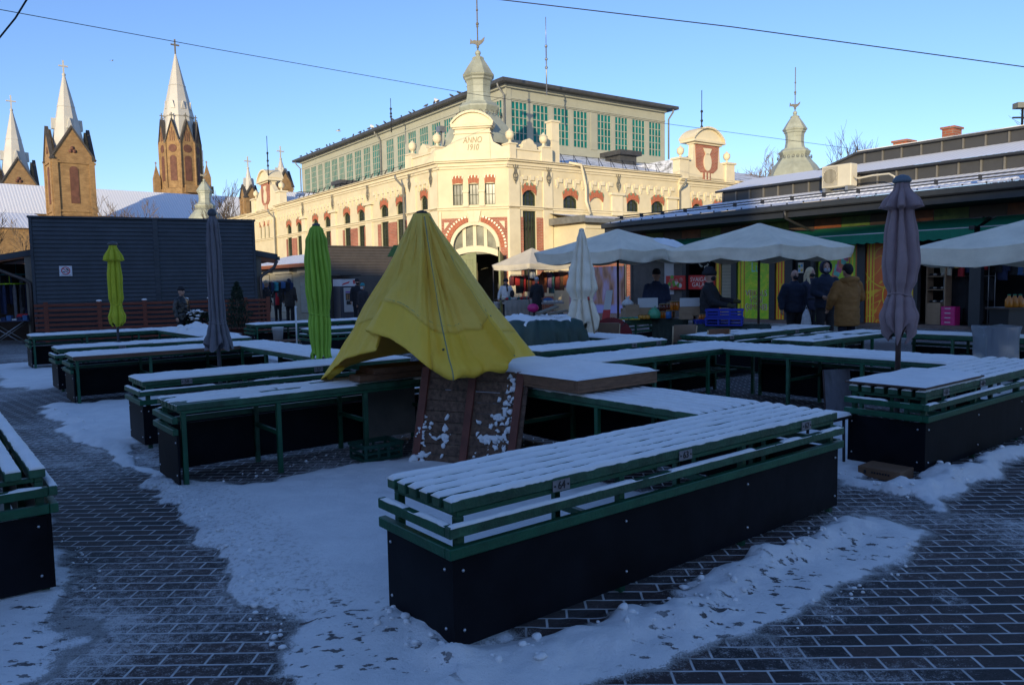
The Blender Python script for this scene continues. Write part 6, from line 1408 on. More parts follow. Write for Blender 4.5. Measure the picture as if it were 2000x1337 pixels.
q=T(4.22,6.40); o=thing('hardboard_sheet','pale greyish sheet standing behind the legs next to the green crate','sheet',(q.x,q.y,0),TA); m=MB(); m.box(-.62,.0,.62,.635,.05,.66); m.build('sheet',mat('hardboard',(.20,.18,.15),.7,.2,3),o); m=MB(); m.box(-.62,.0,.60,.6195,.62,.65); m.build('edge_strip',MATS['hardboard'],o)
# rusty sheet, low stand, cardboard by the right edge table
a=gz(1612,815); o=thing('metal_sheet','rust streaked grey metal sheet leaning in the gap left of the right edge table','metal sheet',a,0)
d2=gz(1664,812)-a; m=MB(); h=at(1612,722,a.y+.12)-a; quadboard(m,[Vector((0,0,0)),Vector((d2.x,d2.y,0)),Vector((d2.x+h.x*.3,d2.y+.12,h.z)),Vector((h.x*.3,.12,h.z))],.012)
m.build('sheet',mat('rusty_sheet',(.13,.13,.145),.6,.15,4,stain=.9,sc3=(4,4,.8)),o); m=MB(); m.tube([Vector((0,0,0))+Vector((0,-.01,.0)),Vector((h.x*.3,.11,h.z))],.010,5); m.build('folded_edge',RUST,o)
q=T(5.98,3.4); o=thing('low_stand','low snowy metal stand left of the right edge table','stand',(q.x,q.y,0),TA)
m=MB(); m.box(-.36,.36,-.12,.12,.42,.45); m.build('top',BLACK,o,bev=.004)
for x,y in ((-.30,-.08),(-.30,.08),(.30,.08),(.30,-.08)): m=MB(); m.tube([(x,y,0),(x*.95,y,.42)],.014,6); m.build('leg',BLACK,o)
m=MB(); snowcap(m,-.36,.36,-.12,.12,.452,.03,4); m.build('snow',SNOW,o)
a=gz(1675,928); o=thing('cardboard_box','flattened cardboard box pushed under the right edge table','cardboard box',a,math.atan2((gz(1740,940)-a).y,(gz(1740,940)-a).x)); KB=mat('cardboard',(.16,.085,.045),.8,.15,5)
m=MB(); m.box(0,.34,0,.25,.0,.085); m.build('box',KB,o,bev=.004); m=MB(); m.box(.05,.07,-.003,-.001,.03,.06); [m.box(.11+i*.022,.125+i*.022,-.003,-.001,.04,.055) for i in range(7)]; m.build('faded_print',BLACK,o)
# dark green tarpaulin over goods in the right ring
GT=mat('dark_green_tarpaulin',(.012,.040,.028),.5,.3,4,.2,20)
q=at(1050,640,12.4); o=thing('tarpaulin','dark green tarpaulin over bulky goods, topped with snow and a plank','tarpaulin',(q.x,q.y,0),TA)
def lumps(W,D,h,hole=0):
    rows=[]
    nx_,ny_=40,30
    for j in range(ny_+1):
        row=[]
        for i in range(nx_+1):
            u,v=i/nx_*2-1,j/ny_*2-1; e=max(abs(u),abs(v)); 
            z=h*(1-max(0,(e-.72)/.28)**1.4)+.06*nz(u*2.2,v*2.2,2)+.03*nz(u*6,v*6,5)
            s=1-.0*e
            f=1+(.10*nz(u*6,v*6,8)+.05*math.sin(u*17+v*13))*(1 if e>.8 else 0)
            row.append((u*W/2*f*(min(1,.86+.14*(e))),v*D/2*f,max(.0,z)))
        rows.append(row)
    return rows
m=MB(); Rw=lumps(1.35,1.5,1.02); m.grid(Rw); m.build('sheet',GT,o,fix=False)
m=MB(); rows=[]
for j in range(2,29):
    row=[]
    for i in range(2,39):
        x,y,z=Rw[j][i]; u,v=i/40*2-1,j/30*2-1; e=max(abs(u),abs(v))+.30*nz(u*4,v*4,14); k=(.05+.03*nz(x*5,y*5))*min(1,max(0,(.66-e)*9)) if e<.66 else -.03
        row.append((x,y,z+k))
    rows.append(row)
m.grid(rows); m.build('snow_cover',SNOW,o,fix=False)
m=MB(); m.bar((-.2,-.25,1.13),(.32,-.1,1.22),.11,.03); m.bar((-.1,-.4,1.12),(.35,-.32,1.16),.06,.03); m.build('planks',mat('grey_plank',(.16,.13,.09),.8,.3,6),o)
q=T(4.72,16.2); o=thing('snow_heap','lumpy heap of snow on the far left table end','snow heap',(q.x,q.y,.70),TA); m=MB(); rnd=random.Random(2)
rows=[]
for j in range(15):
    row=[]
    for i in range(25):
        u,v=i/24*2-1,j/14*2-1; e=max(0,1-(u*u+v*v)**.5); row.append((u*.42,v*1.2,.02+.20*e**.7*(1+.8*nz(u*2.5,v*3,7))))
    rows.append(row)
m.grid(rows); m.build('heap',SNOW,o,fix=False); m=MB()
for i in range(9): m.ball((rnd.uniform(-.3,.3),rnd.uniform(-.9,.9),.12),rnd.uniform(.04,.09),8,0,1,1,.7)
m.build('clods',SNOW,o)
# small things on and under the far tables
def bucket(lab,p,h=.26,r=.14,handle=True,group=None):
    o=thing('bucket',lab,'bucket',p,0,group); m=MB(); W=mat('white_plastic',(.62,.62,.60),.4,.06,5)
    m.lathe([(.0,.002),(r*.82,.0),(r,h),(r*1.04,h),(r*1.04,h-.02),(r*.99,h-.025),(r*.8,.01)],20,(0,0,0)); m.build('pail',W,o)
    m=MB(); m.tube([(r*math.cos(t),0,h-.02+r*1.05*math.sin(t)*(1 if handle else -.5)) for t in np.linspace(0,pi,13)],.004,5); m.build('handle',GREYM,o); return o
q=at(543,652,18.2); bucket('white bucket under the far table before the vending machine',(q.x,q.y,.36),.30,.13,False)
q=at(560,655,17.6); o=thing('bench','low brown bench under the far table holding the white bucket','bench',(q.x-.1,q.y+.55,0),TA*.4); m=MB(); m.box(-.75,.75,-.14,.14,.32,.36); m.build('seat',WOODB,o)
for x in (-.65,.65): m=MB(); m.box(x-.03,x+.03,-.12,.12,0,.32); m.build('leg',WOODB,o)
a=at(577,597,16.6); o=thing('pipe','thin upright white plastic pipe left of the bright green parasol','pipe',(a.x,a.y,0)); m=MB(); m.tube([(0,0,0),(.0,0,a.z)],.018,8); m.build('tube',MATS['white_plastic'],o); m=MB(); m.tube([(0,0,a.z-.02),(.03,0,a.z-.04)],.016,6); m.build('clip',MATS['white_plastic'],o)
a=at(597,655,15.7+1.0); o=thing('stool','round wooden stool with pale metal legs beside the white pipe','stool',(a.x-.03,a.y,0)); m=MB(); m.lathe([(.15,.43),(.16,.44),(.16,.455),(.15,.465)],16); m.build('seat',mat('stool_seat',(.25,.15,.08),.6,.2,6),o)
for k in range(4): t=pi/4+pi/2*k; m=MB(); m.tube([(.11*math.cos(t),.11*math.sin(t),.43),(.16*math.cos(t),.16*math.sin(t),0)],.011,6); m.build('leg',GREYM,o)
# ------------------------------------------------------------------ honey stall under the open parasols
CNT=mat('counter_wood',(.075,.045,.03),.65,.3,5); CLOTH=mat('dark_green_cloth',(.022,.035,.028),.9,.3,5,.2,30)
AMBER=mat('amber_honey',(.48,.13,.008),.15,.25,9); DARKH=mat('dark_honey',(.10,.018,.008),.15,.25,9); LID=mat('jar_lid',(.25,.16,.06),.4,.3,12); KRAFT=mat('kraft_box',(.33,.22,.13),.8,.12,5); WHB=mat('white_board',(.50,.50,.48),.5,.05,4); BLUEP=mat('blue_plastic',(.012,.03,.30),.4,.15,6)
def counter(lab,px0,px1,Y0,Y1,z,dep=.6,skirt=True):
    a,b=at(px0,600,Y0),at(px1,600,Y1); d=Vector((b.x-a.x,b.y-a.y,0)); L=d.length; o=thing('stall_counter',lab,'counter',((a.x+b.x)/2,(a.y+b.y)/2,0),math.atan2(d.y,d.x))
    m=MB(); m.box(-L/2,L/2,0,dep,z-.03,z); m.build('tabletop',CNT,o,bev=.004)
    m=MB(); m.box(-L/2+.02,L/2-.02,.01,.04,z-.11,z-.031); m.build('apron',GREEN,o)
    for x in (-L/2+.04,-L*.05,L/2-.08):
        for y in (.04,dep-.08): m=MB(); m.box(x,x+.04,y,y+.04,0,z-.031); m.build('leg',GREEN,o)
    if skirt:
        m=MB(); rows=[[(-L*.05+(L*.53)*i/60,-.012+.02*math.sin(i*.8)*(1-k),.05+(z-.06)*k) for i in range(61)] for k in (0,.5,1)]; m.grid(rows); m.build('skirt',CLOTH,o,fix=False)
    return o,a,d.normalized(),L
c1,a1,d1,L1=counter('long brown topped counter of the honey stall, left part with jars and boxes',1218,1345,15.9,15.2,.84)
c2,a2,d2_,L2=counter('dark cloth covered counter with the blue crates, right part of the honey stall',1352,1480,14.4,14.0,.76)
def onc(px,z,Y): p=at(px,600,Y); return Vector((p.x,p.y,z))
def jar(lab,p,h,r,m_,group='honey jars on the stall counter',proto={}):
    key=(h,r,m_.name)
    if key in proto: return copy_tree(proto[key],p,0,lab)
    o=thing('jar',lab,'jar',p,0,group); m=MB(); m.lathe([(r*.9,0),(r,.01),(r,h*.78),(r*.8,h*.86)],12); m.build('glass',m_,o); m=MB(); m.lathe([(r*.86,h*.86),(r*.86,h),(r*.8,h+.003)],12); m.build('lid',LID,o); proto[key]=o; return o
rnd=random.Random(21)
for i in range(5): jar('amber honey jar in the front row beside the left white board',onc(1288+i*5.4,.842,15.62+.03*(i%2)),.13,.042,AMBER)
for i in range(4): jar('dark honey jar stacked high between the two white boards',onc(1291+i*6,.98,15.75),.15,.045,DARKH)
o=thing('shelf_box','open wooden shelf between the white boards carrying the dark jars','shelf',onc(1300,.842,15.9),TA*.2); m=MB(); m.box(-.16,.16,-.14,.1,.115,.13); m.box(-.16,-.145,-.14,.1,0,.114); m.box(.145,.16,-.14,.1,0,.114); m.build('shelf',KRAFT,o); m=MB(); m.box(-.144,.144,.085,.1,0,.114); m.build('back',KRAFT,o)
for i in range(9): jar('amber honey bottle in the row behind, under the meat poster',onc(1312+i*5.2,.99,15.7+.04*(i%2)),.19,.036,AMBER)
for i in range(4): jar('dark jar in front of the black coated vendor',onc(1337+i*6,.84,15.1),.12,.042,DARKH)
for i in range(3): jar('small amber jar beside the right white board',onc(1368+i*5,.86,14.55),.10,.034,AMBER)
def board(lab,px0,px1,y0,y1,Y):
    a,b=at(px0,y1,Y),at(px1,y1,Y); h=at(px0,y0,Y).z-a.z; o=thing('display_board',lab,'board',a); m=MB(); m.box(0,b.x-a.x,0,.012,0,h); m.build('board',WHB,o,bev=.002); m=MB(); m.box(.01,b.x-a.x-.01,.0125,.03,-.18,h*.4); m.build('support',KRAFT,o)
board('white board standing above the cardboard box, left one on the honey stall',1246,1285,582,601,15.5); board('white board before the black coated vendor, right one on the honey stall',1328,1371,582,599,14.9)
def cbox(lab,p,L,W,H,rz=0,m_=KRAFT):
    o=thing('cardboard_box',lab,'cardboard box',p,rz); m=MB(); m.box(-L/2,L/2,-W/2,W/2,0,H); m.build('carton',m_,o,bev=.003); m=MB(); m.box(-L/2,L/2,-W/2-.01,-W/2-.002,H-.06,H+.05); m.build('flap',m_,o); m=MB(); m.box(-L/2,L/2,W/2+.002,W/2+.01,H-.02,H+.06); m.build('flap',m_,o); return o
cbox('tall cardboard box left of the left white board',onc(1232,.842,15.55),.28,.25,.24,.1); cbox('cardboard box under the right white board',onc(1340,.842,15.0),.24,.2,.17); cbox('brown carton carrying dark jars on the left end of the honey stall',onc(1221,.842,15.8),.14,.2,.14,.1)
o=thing('plastic_bag','crumpled white plastic bag on the cardboard box, left end of the honey stall','bag',onc(1226,1.09,15.6)); m=MB(); m.lathe([(.02,0),(.11,.02),(.12,.08),(.07,.13),(.03,.16),(.05,.20)],16,(0,0,0),fn=lambda a,z:1+.3*nz(math.cos(a)*2,math.sin(a)*2,z*12)); m.build('bag',WHB,o,fix=False); m=MB(); m.tube([(.0,0,.15),(.03,0,.22)],.012,5); m.build('handle',WHB,o)
o=thing('plastic_bag','light green plastic bag right of the yellow tubs on the honey stall','bag',onc(1278,.842,15.45)); m=MB(); m.lathe([(.02,0),(.12,.01),(.135,.09),(.10,.17),(.05,.20),(.06,.22)],16,(0,0,0),fn=lambda a,z:1+.3*nz(math.cos(a)*2,math.sin(a)*2,z*12+4)); m.build('bag',mat('green_bag',(.08,.35,.18),.4,.2,6),o,fix=False); m=MB(); m.tube([(0,0,.2),(.02,0,.26)],.012,5); m.build('handle',MATS['green_bag'],o)
for i in range(3):
    jar('orange tub under the left white board',onc(1251+i*7,.842,15.4),.09,.05,mat('orange_tub',(.50,.22,.02),.4,.2,9),'orange tubs on the honey stall')
jar('blue tin beside the dark jars, middle of the honey stall',onc(1306,.842,15.35),.17,.06,mat('blue_tin',(.02,.12,.32),.4,.2,9),'tins on the honey stall')
o=thing('tray','green and yellow tray of sweets on the left end of the honey stall','tray',onc(1228,.842,15.25),TA*.1); m=MB(); m.box(-.2,.2,-.1,.1,0,.02); m.build('tray',mat('yellow_tray',(.5,.36,.03),.5,.1,6),o); m=MB()
for i in range(26): m.ball((rnd.uniform(-.18,.18),rnd.uniform(-.08,.08),.03),.024,6,i%2)
m.build('sweets',[mat('sweet_green',(.03,.22,.10),.5,.3,9),mat('sweet_teal',(.05,.20,.2),.5,.3,9)],o)
for k,lab in enumerate(('lower blue plastic crate on the cloth covered counter','upper blue plastic crate stacked on the other, right of the black coated vendor')):
    o=thing('plastic_crate',lab,'crate',onc(1415,.76+.155*k,14.15),math.atan2(d2_.y,d2_.x)+.05*k,'blue crates on the honey stall'); crate(o,.66,.40,.15,BLUEP)
o=thing('plastic_crate','small blue box left of the two blue crates','crate',onc(1366,.762,14.4),0); crate(o,.17,.15,.10,BLUEP)
o=thing('camouflage_cloth','dark wrinkled cloth hanging from the counter below the blue crates','cloth',onc(1428,.0,13.95),math.atan2(d2_.y,d2_.x)); m=MB(); rows=[[(-.7+1.4*i/40,-.05-.03*math.sin(i*1.1)*(1-k)-.12*k*0,.25+.50*k-.10*(i/40)) for i in range(41)] for k in (0,.33,.66,1)]; rows.append([(-.7+1.4*i/40,.12,.775-.02*math.sin(i)) for i in range(41)]); m.grid(rows); m.build('drape',CLOTH,o,fix=False); m=MB(); m.box(-.68,.68,.1,.12,.76,.79); m.build('hem',CLOTH,o)
# sign board on the stall
a=at(1182,600,16.4); o=thing('sign_stand','white and red narrow sign board leaning before the snowy forest banner','sign',(a.x,a.y,.80),-.1)
m=MB(); m.hexa([Vector(v) for v in ((-.07,0,0),(.09,0,0),(.09,.03,0),(-.07,.03,0),(.03,.12,.62),(.17,.12,.62),(.17,.15,.62),(.03,.15,.62))]); sb=m.build('board',WHB,o,bev=.003)
m=MB(); m.hexa([Vector(v) for v in ((-.075,-.004,0),(.093,-.004,0),(.093,-.001,0),(-.075,-.001,0),(-.04,.034,.2),(.116,.034,.2),(.116,.037,.2),(-.04,.037,.2))]); m.build('red_field',mat('banner_red',(.5,.025,.02)),sb)
m=MB()
for i in range(5): t=.30+.06*i; m.box(-.02+.10*t*1.6,.06+.10*t*1.6,.186*t-.004,.19*t,t*.62/1.0,t*.62+.02)
m.build('marks',mat('banner_red',(.5,.025,.02)),sb)
# snowy forest banner
def banner_mat():
    m,nt,b=nodes('forest_banner'); L=nt.links; v=coords(nt,1); n=N(nt,'ShaderNodeTexNoise',Scale=1.0,Detail=6.0); mp=nt.nodes.new('ShaderNodeMapping'); mp.inputs['Scale'].default_value=(3.5,1,.9); L.new(v,mp.inputs[0]); L.new(mp.outputs[0],n.inputs['Vector'])
    col=ramp(nt,n.outputs['Fac'],[(.3,(.16,.06,.04)),(.45,(.52,.24,.13)),(.6,(.50,.33,.42)),(.75,(.66,.52,.60))])
    sp=nt.nodes.new('ShaderNodeSeparateXYZ'); L.new(v,sp.inputs[0]); f=ramp(nt,sp.outputs[2],[(.62,(1,1,1)),(.72,(0,0,0))])
    mx=N(nt,'ShaderNodeMixRGB'); mx.inputs[2].default_value=(.42,.36,.62,1); L.new(f,mx.inputs[0]); L.new(col,mx.inputs[1]); L.new(mx.outputs[0],b.inputs['Base Color']); b.inputs['Roughness'].default_value=.6; return m
a=at(1112,600,31); b_=at(1219,600,29); d=Vector((b_.x-a.x,b_.y-a.y,0)); o=thing('banner','large printed banner of a snowy forest behind the folded off white parasol','banner',(a.x,a.y,0),math.atan2(d.y,d.x)); m=MB(); m.box(0,d.length,0,.02,.35,2.15); m.build('print',banner_mat(),o)
for x in (0,d.length): m=MB(); m.tube([(x,.03,0),(x,.03,2.2)],.02,6); m.build('post',BLACK,o)
# chairs
CHF=mat('beige_chair_frame',(.40,.29,.17),.5,.1,6); CHB_=mat('beige_chair_shell',(.20,.13,.085),.6,.15,6)
def chair(lab,px,Y,rz,back=CHB_,z=.0,h=.86):
    p=at(px,600,Y); o=thing('chair',lab,'chair',(p.x,p.y,z),rz,'chairs at the honey stall')
    m=MB(); m.box(-.2,.2,-.2,.2,.42,.455); m.build('seat',back,o,bev=.012)
    m=MB(); m.hexa([Vector(v) for v in ((-.19,.19,.55),(.19,.19,.55),(.19,.21,.55),(-.19,.21,.55),(-.2,.25,h),(.2,.25,h),(.2,.27,h),(-.2,.27,h))]); m.build('backrest',back,o,bev=.012)
    for e in (-1,1):
        m=MB(); m.tube([(e*.215,.30,0),(e*.205,.17,.44),(e*.20,.21,.56),(e*.21,.26,h-.02)],.013,6); m.build('rear_leg',CHF,o); m=MB(); m.tube([(e*.21,-.24,0),(e*.2,-.14,.42)],.013,6); m.build('front_leg',CHF,o)
    return o
chair('beige framed chair with its back to the viewer, middle one before the honey stall',1327,13.2,pi+.15)
chair('brown backed chair peeping above the thinly snowed table, right one',1388,12.9,pi+.3,mat('brown_chair_back',(.16,.07,.035),.5,.2,5),0,.80)
chair('beige chair left before the honey stall, beside the dark red umbrella',1187,14.2,pi-.1)
p=at(1192,620,14.6); o=thing('umbrella','dark red half open umbrella hung over the left chair','umbrella',(p.x,p.y,.55),0); m=MB(); rows=[]
for j in range(7):
    t=j/6; rows.append([(.42*t**.8*math.cos(k*pi/4.5*.5),-.05-.05*t*math.sin(k*.7*2)*.5,.42*t**.8*math.sin(k*pi/4.5*.5)*.9) for k in range(10)])
m.grid(rows); m.build('cloth',mat('dark_red_cloth',(.16,.012,.015),.7,.2,5),o,fix=False); m=MB(); m.tube([(0,-.04,0),(.35,-.1,.35)],.008,5); m.build('shaft',BLACK,o)
for px,lab in ((1262,'orange plastic tub under the honey stall counter'),):
    p=at(px,650,15.3); o=thing('tub',lab,'tub',(p.x,p.y,.2)); m=MB(); m.lathe([(.085,0),(.1,.16),(.105,.17),(.09,.165),(.075,.01)],16); m.build('pail',MATS['orange_tub'],o); m=MB(); m.lathe([(.103,.17),(.108,.175),(.105,.19),(.0,.192)],16); m.build('lid',mat('yellow_lid',(.5,.34,.02),.5,.1,6),o)
p=at(1233,650,15.0); o=thing('plastic_bag','crumpled bright blue sheet under the honey stall counter','sheet',(p.x,p.y,.1)); m=MB(); m.lathe([(.05,0),(.28,.03),(.26,.12),(.14,.2),(.03,.22)],20,(0,0,0),fn=lambda a,z:1+.35*nz(math.cos(a)*2,math.sin(a)*2,z*9+6)); m.build('sheet',mat('blue_sheet',(.02,.11,.42),.4,.3,5),o,fix=False); m=MB(); m.ball((.1,-.1,.2),.06,8,0,1.5,1,.6); m.build('fold',MATS['blue_sheet'],o)
# clear plastic cover at the right edge
p=at(1945,660,9.9); o=thing('plastic_cover','wrinkled clear grey plastic cover over a chair at the right edge','plastic cover',(p.x,p.y,0),.15); m=MB(); rows=[]
for j in range(16):
    t=j/15; row=[]
    for k in range(40):
        a=2*pi*k/40; c,s=math.cos(a),math.sin(a); sx=.27*abs(c)**.5*(1 if c>0 else -1); sy=.20*abs(s)**.5*(1 if s>0 else -1); w=1-.12*math.sin(pi*t)+.07*nz(c*3,s*3,t*3); row.append((sx*w,sy*w,.95-.62*t+.03*nz(c*2,s*2,1)))
    rows.append(row)
m.grid(rows,0,True,True); b0=len(m.v); m.add([(v[0],v[1],v[2]) for v in rows[0]],[tuple(range(40))])
pm,pnt,pb=nodes('clear_plastic'); pb.inputs['Base Color'].default_value=(.30,.33,.38,1); pb.inputs['Roughness'].default_value=.28; pb.inputs['Transmission Weight'].default_value=.35; pb.inputs['Alpha'].default_value=.82
m.build('sheet',pm,o,fix=False); m=MB()
for x in (-.14,.0,.15): m.box(x-.012,x+.012,-.12,-.10,.5,.93)
m.box(-.2,.2,-.15,.15,.4,.43); [m.box(x-.015,x+.015,y-.015,y+.015,0,.4) for x in (-.18,.18) for y in (-.13,.13)]; m.build('chair_inside',BLACK,o)
# display behind the shop glass and outside it
def shp_at(x,y,z=0): return SO+Vector((math.cos(SA)*x-math.sin(SA)*y,math.sin(SA)*x+math.cos(SA)*y,z))
def hang(lab,x,y,z,cols,n=8,L=.62,W=.42,group=None,rz=SA,sp=.14):
    o=thing('clothes_rail',lab,'clothes rail',shp_at(x,y,0) if group!='w' else x,rz); m=MB(); m.tube([(-.05,0,z),(n*sp+.05,0,z)],.014,6); m.tube([(-.05,0,z),(-.05,0,0)],.012,6); m.tube([(n*sp+.05,0,z),(n*sp+.05,0,0)],.012,6); m.build('rail',GREYM,o)
    for i in range(n):
        g=MB(); l=L*rnd.uniform(.55,1.25); x0=i*sp; rows=[]; aa=rnd.uniform(.2,1.5); ca,sa=math.cos(aa),math.sin(aa)
        for k in range(8):
            t=k/7; w=(.04+.03*t)*(1 if k else .4); d=W/2*(.35 if k==0 else 1-.1*t); rows.append([(x0+w*math.cos(a)*ca-d*math.sin(a)*sa+.02*nz(t*4,i,a),w*math.cos(a)*sa+d*math.sin(a)*ca,z-.03-l*t+.03*nz(a,i)*t) for a in np.linspace(0,2*pi,13)[:-1]])
        g.grid(rows,0,True,True); g.build('garment',mat('garment_%s'%cols[i%len(cols)][0],cols[i%len(cols)][1],.85,.3,7),o,fix=False)
    return o
GC=[('navy',(.015,.025,.07)),('red',(.40,.02,.025)),('cream',(.42,.38,.28)),('grey',(.12,.12,.13)),('blue',(.04,.10,.22)),('salmon',(.42,.18,.13)),('black',(.012,.012,.014)),('ochre',(.40,.22,.05))]
hang('rail of light and red tops hanging in the shop doorway right of the mauve parasol',7.15,.5,2.35,[GC[2],GC[3],GC[7],GC[1],GC[4],GC[0],GC[5],GC[1]],8,.62)
hang('rail of dark trousers and long dresses further right in the shop',8.5,.6,2.35,[GC[6],GC[0],GC[0],GC[6],GC[4],GC[3]],9,.95)
hang('lower rail of dark garments with one long red dress in the shop',7.3,.9,1.55,[GC[6],GC[6],GC[6],GC[1],GC[0],GC[6]],7,1.1)
o=thing('shelf_unit','dark shelf unit with shoes behind the shop window','shelf unit',shp_at(6.68,.35),SA)
m=MB(); [m.box(0,.5,0,.4,z,z+.02) for z in (.75,1.15,1.55,1.95)]; m.box(-.03,0,0,.4,.1,2.3); m.box(.5,.53,0,.4,.1,2.3); m.build('shelves',KRAFT,o); m=MB()
for z in (.77,1.17,1.57):
    for k in range(4): m.ball((.08+.11*k,.1,z+.05),.06,8,k%2,.8,1.6,.6)
m.build('shoes',[BLACK,mat('silver_shoe',(.4,.38,.34),.4,.2,8)],o)
for i in range(4):
    o=cbox('brown carton in the stack by the shop window, number counted upwards %s'%('one','two','three','four')[i] if 0 else ('lowest','second lowest','second highest','topmost')[i]+' brown carton of the stack inside the shop window',shp_at(6.9,-.0+.45,.13+.15*i),.42,.3,.145,SA)
o=thing('drawer_unit','bright pink plastic drawer unit before the shop window','drawer unit',shp_at(7.42,.25,.12),SA); PK=mat('hot_pink',(.55,.015,.16),.4,.12,5); m=MB(); m.box(-.2,.2,-.16,.16,0,.56); m.build('body',PK,o,bev=.01)
for k in range(4): m=MB(); m.box(-.18,.18,-.172,-.161,.02+k*.135,.14+k*.135); dr=m.build('drawer',PK,o,bev=.004); m=MB(); m.box(-.08,.08,-.180,-.1725,.085+k*.135,.11+k*.135); m.build('handle',WHB,dr)
for k in range(3):
    p=at(1970+k*11,608,13.0); o=thing('bottle',('left','middle','right')[k]+' orange juice bottle of three at the right edge','bottle',(p.x,p.y,1.05),0,'juice bottles at the right edge'); m=MB(); m.lathe([(.055,0),(.06,.02),(.06,.13),(.03,.17),(.022,.2)],14); m.build('bottle',mat('orange_juice',(.55,.17,.01),.3,.15,8),o); m=MB(); m.lathe([(.025,.2),(.025,.22),(.0,.222)],10); m.build('cap',mat('sweet_green',(.03,.22,.1)),o)
p=at(1985,608,13.1); o=thing('stand','dark table with the juice bottles at the right edge','table',(p.x,p.y,0),.2); m=MB(); m.box(-.4,.6,-.25,.25,1.02,1.05); m.build('top',CNT,o); m=MB(); m.box(-.35,.55,-.2,.2,.15,1.019); m.build('cupboard',SDARK,o)
# left kiosk: hangers, table with folded clothes
p=at(33,560,24.5); 
def ring(lab,p,z,col,r):
    o=thing('hanger_ring',lab,'hanger',(p.x,p.y,0)); m=MB(); m.tube([(r*math.cos(t),r*math.sin(t),z) for t in np.linspace(0,2*pi,21)],.022,6); m.tube([(0,0,z),(0,0,z+.35)],.012,5); m.tube([(-r,0,z),(r,0,z)],.012,5); m.build('ring',col,o)
    for k in range(9):
        t=2*pi*k/9; m=MB(); rows=[[(r*math.cos(t)+w*math.cos(a),r*math.sin(t)+w*math.sin(a)*.5,z-.03-l) for a in np.linspace(0,2*pi,9)[:-1]] for w,l in ((.03,0),(.06,.15),(.06,.45),(.05,.7+.2*(k%3)))]; m.grid(rows,0,True,True); m.build('garment',mat('garment_%s'%('black','navy','grey')[k%3],GC[(6,0,3)[k%3]][1],.85,.3,7),o,fix=False)
ring('turquoise hanger ring with dark socks, upper one at the left edge',p,2.15,mat('turquoise',(.02,.25,.27),.4,.1,6),.42); ring('lime green hanger ring with dark socks, lower one at the left edge',Vector((p.x+.1,p.y-.5,0)),1.85,mat('lime_plastic',(.35,.60,.02),.4,.1,6),.40)
p=at(22,620,23); o=thing('folding_table','folding table of clothes with crossed legs at the left edge','table',(p.x,p.y,0),.3); m=MB(); m.box(-.8,.55,-.3,.3,.72,.75); m.build('top',mat('table_blue',(.02,.03,.08),.6,.2,5),o)
m=MB(); 
for y in (-.25,.25): m.tube([(-.6,y,0),(.4,y,.72)],.016,6); m.tube([(.4,y,0),(-.6,y,.72)],.016,6)
m.build('crossed_legs',GREYM,o); m=MB()
for i in range(9): x=-.75+.14*i; m.box(x,x+.12,-.28,-.05,.751,.80+.05*(i%3),i%3)
for i in range(4): m.ball((.2+.08*i,.1,.85),.1,8,3,1,1,.9)
m.build('folded_clothes',[WHB,mat('garment_navy',GC[0][1]),mat('garment_blue',GC[4][1]),mat('garment_red',(.5,.06,.02))],o)
# stall under the far gazebo
p=at(1010,600,35.2); o=thing('stall_table','linen draped stall table under the far gazebo','table',(p.x,p.y,0),TA); m=MB(); rows=[[(-1.0+2.0*i/50,-.35-.03*math.sin(i*.9)*(1-k),.05+.75*k) for i in range(51)] for k in (0,.5,1)]+[[(-1.0+2.0*i/50,.4,.80) for i in range(51)]]; m.grid(rows); m.build('linen_cloth',mat('linen',(.30,.27,.23),.9,.1,4),o,fix=False); m=MB()
for i in range(26): m.ball((rnd.uniform(-.95,.95),rnd.uniform(-.25,.3),.86),rnd.uniform(.05,.1),8,i%5,1,1,.8)
m.build('knitted_goods',[mat('garment_red'),MATS['garment_cream'],MATS['garment_navy'],mat('teal_knit',(.02,.22,.2),.9,.2,7),MATS['garment_grey']],o)
p=at(1074,600,33.8); o=thing('trolley','grey wheeled trolley with blue goods right of the woman in the long black coat','trolley',(p.x,p.y,0),TA*.5); m=MB(); m.box(-.5,.55,-.3,.3,.62,.70); m.build('deck',GREYM,o); m=MB(); m.ball((-.1,0,.75),.25,10,0,1.2,.8,.6); [m.box(-.4+.18*i,-.26+.18*i,-.31,-.1,.701,.78,1) for i in range(5)]; m.build('goods',[mat('garment_blue'),WHB],o)
for x in (-.35,.4): m=MB(); m.lathe([(.12,-.03),(.14,-.02),(.14,.02),(.12,.03)],16); m.v=[(x+v[0],-.25+v[2],.14+v[1]) for v in m.v]; m.build('wheel',BLACK,o)
gp=at(1062,600,36.6); hang('rail of rust, teal and brown knitwear under the far gazebo',Vector((gp.x,gp.y,0)),0,2.1,[('rust',(.22,.06,.02)),('lilac',(.22,.14,.25)),('tealy',(.05,.12,.12)),('maroon',(.16,.03,.03)),('brown',(.12,.06,.03))],10,.85,.5,'w',TA*.3,.2)
gp=at(1000,600,37.4); hang('rail of red and dark woollens behind the woman in the white coat',Vector((gp.x,gp.y,0)),0,1.95,[('maroon',(.16,.03,.03)),('red',(.4,.02,.02)),('black',(.012,.012,.014)),('red',(.4,.02,.02)),('brown',(.12,.06,.03))],8,.8,.5,'w',TA*.3,.2)
p=at(1041,555,35); o=thing('plastic_bag','white bag hanging from the front edge of the far gazebo','bag',(p.x,p.y,1.75)); m=MB(); m.lathe([(.03,0),(.14,.03),(.16,.2),(.08,.4),(.03,.5)],14,(0,0,0),fn=lambda a,z:1+.3*nz(math.cos(a)*2,math.sin(a)*2,z*6)); m.build('bag',WHB,o,fix=False); m=MB(); m.tube([(0,0,.48),(0,0,.65)],.01,5); m.build('handle',WHB,o)
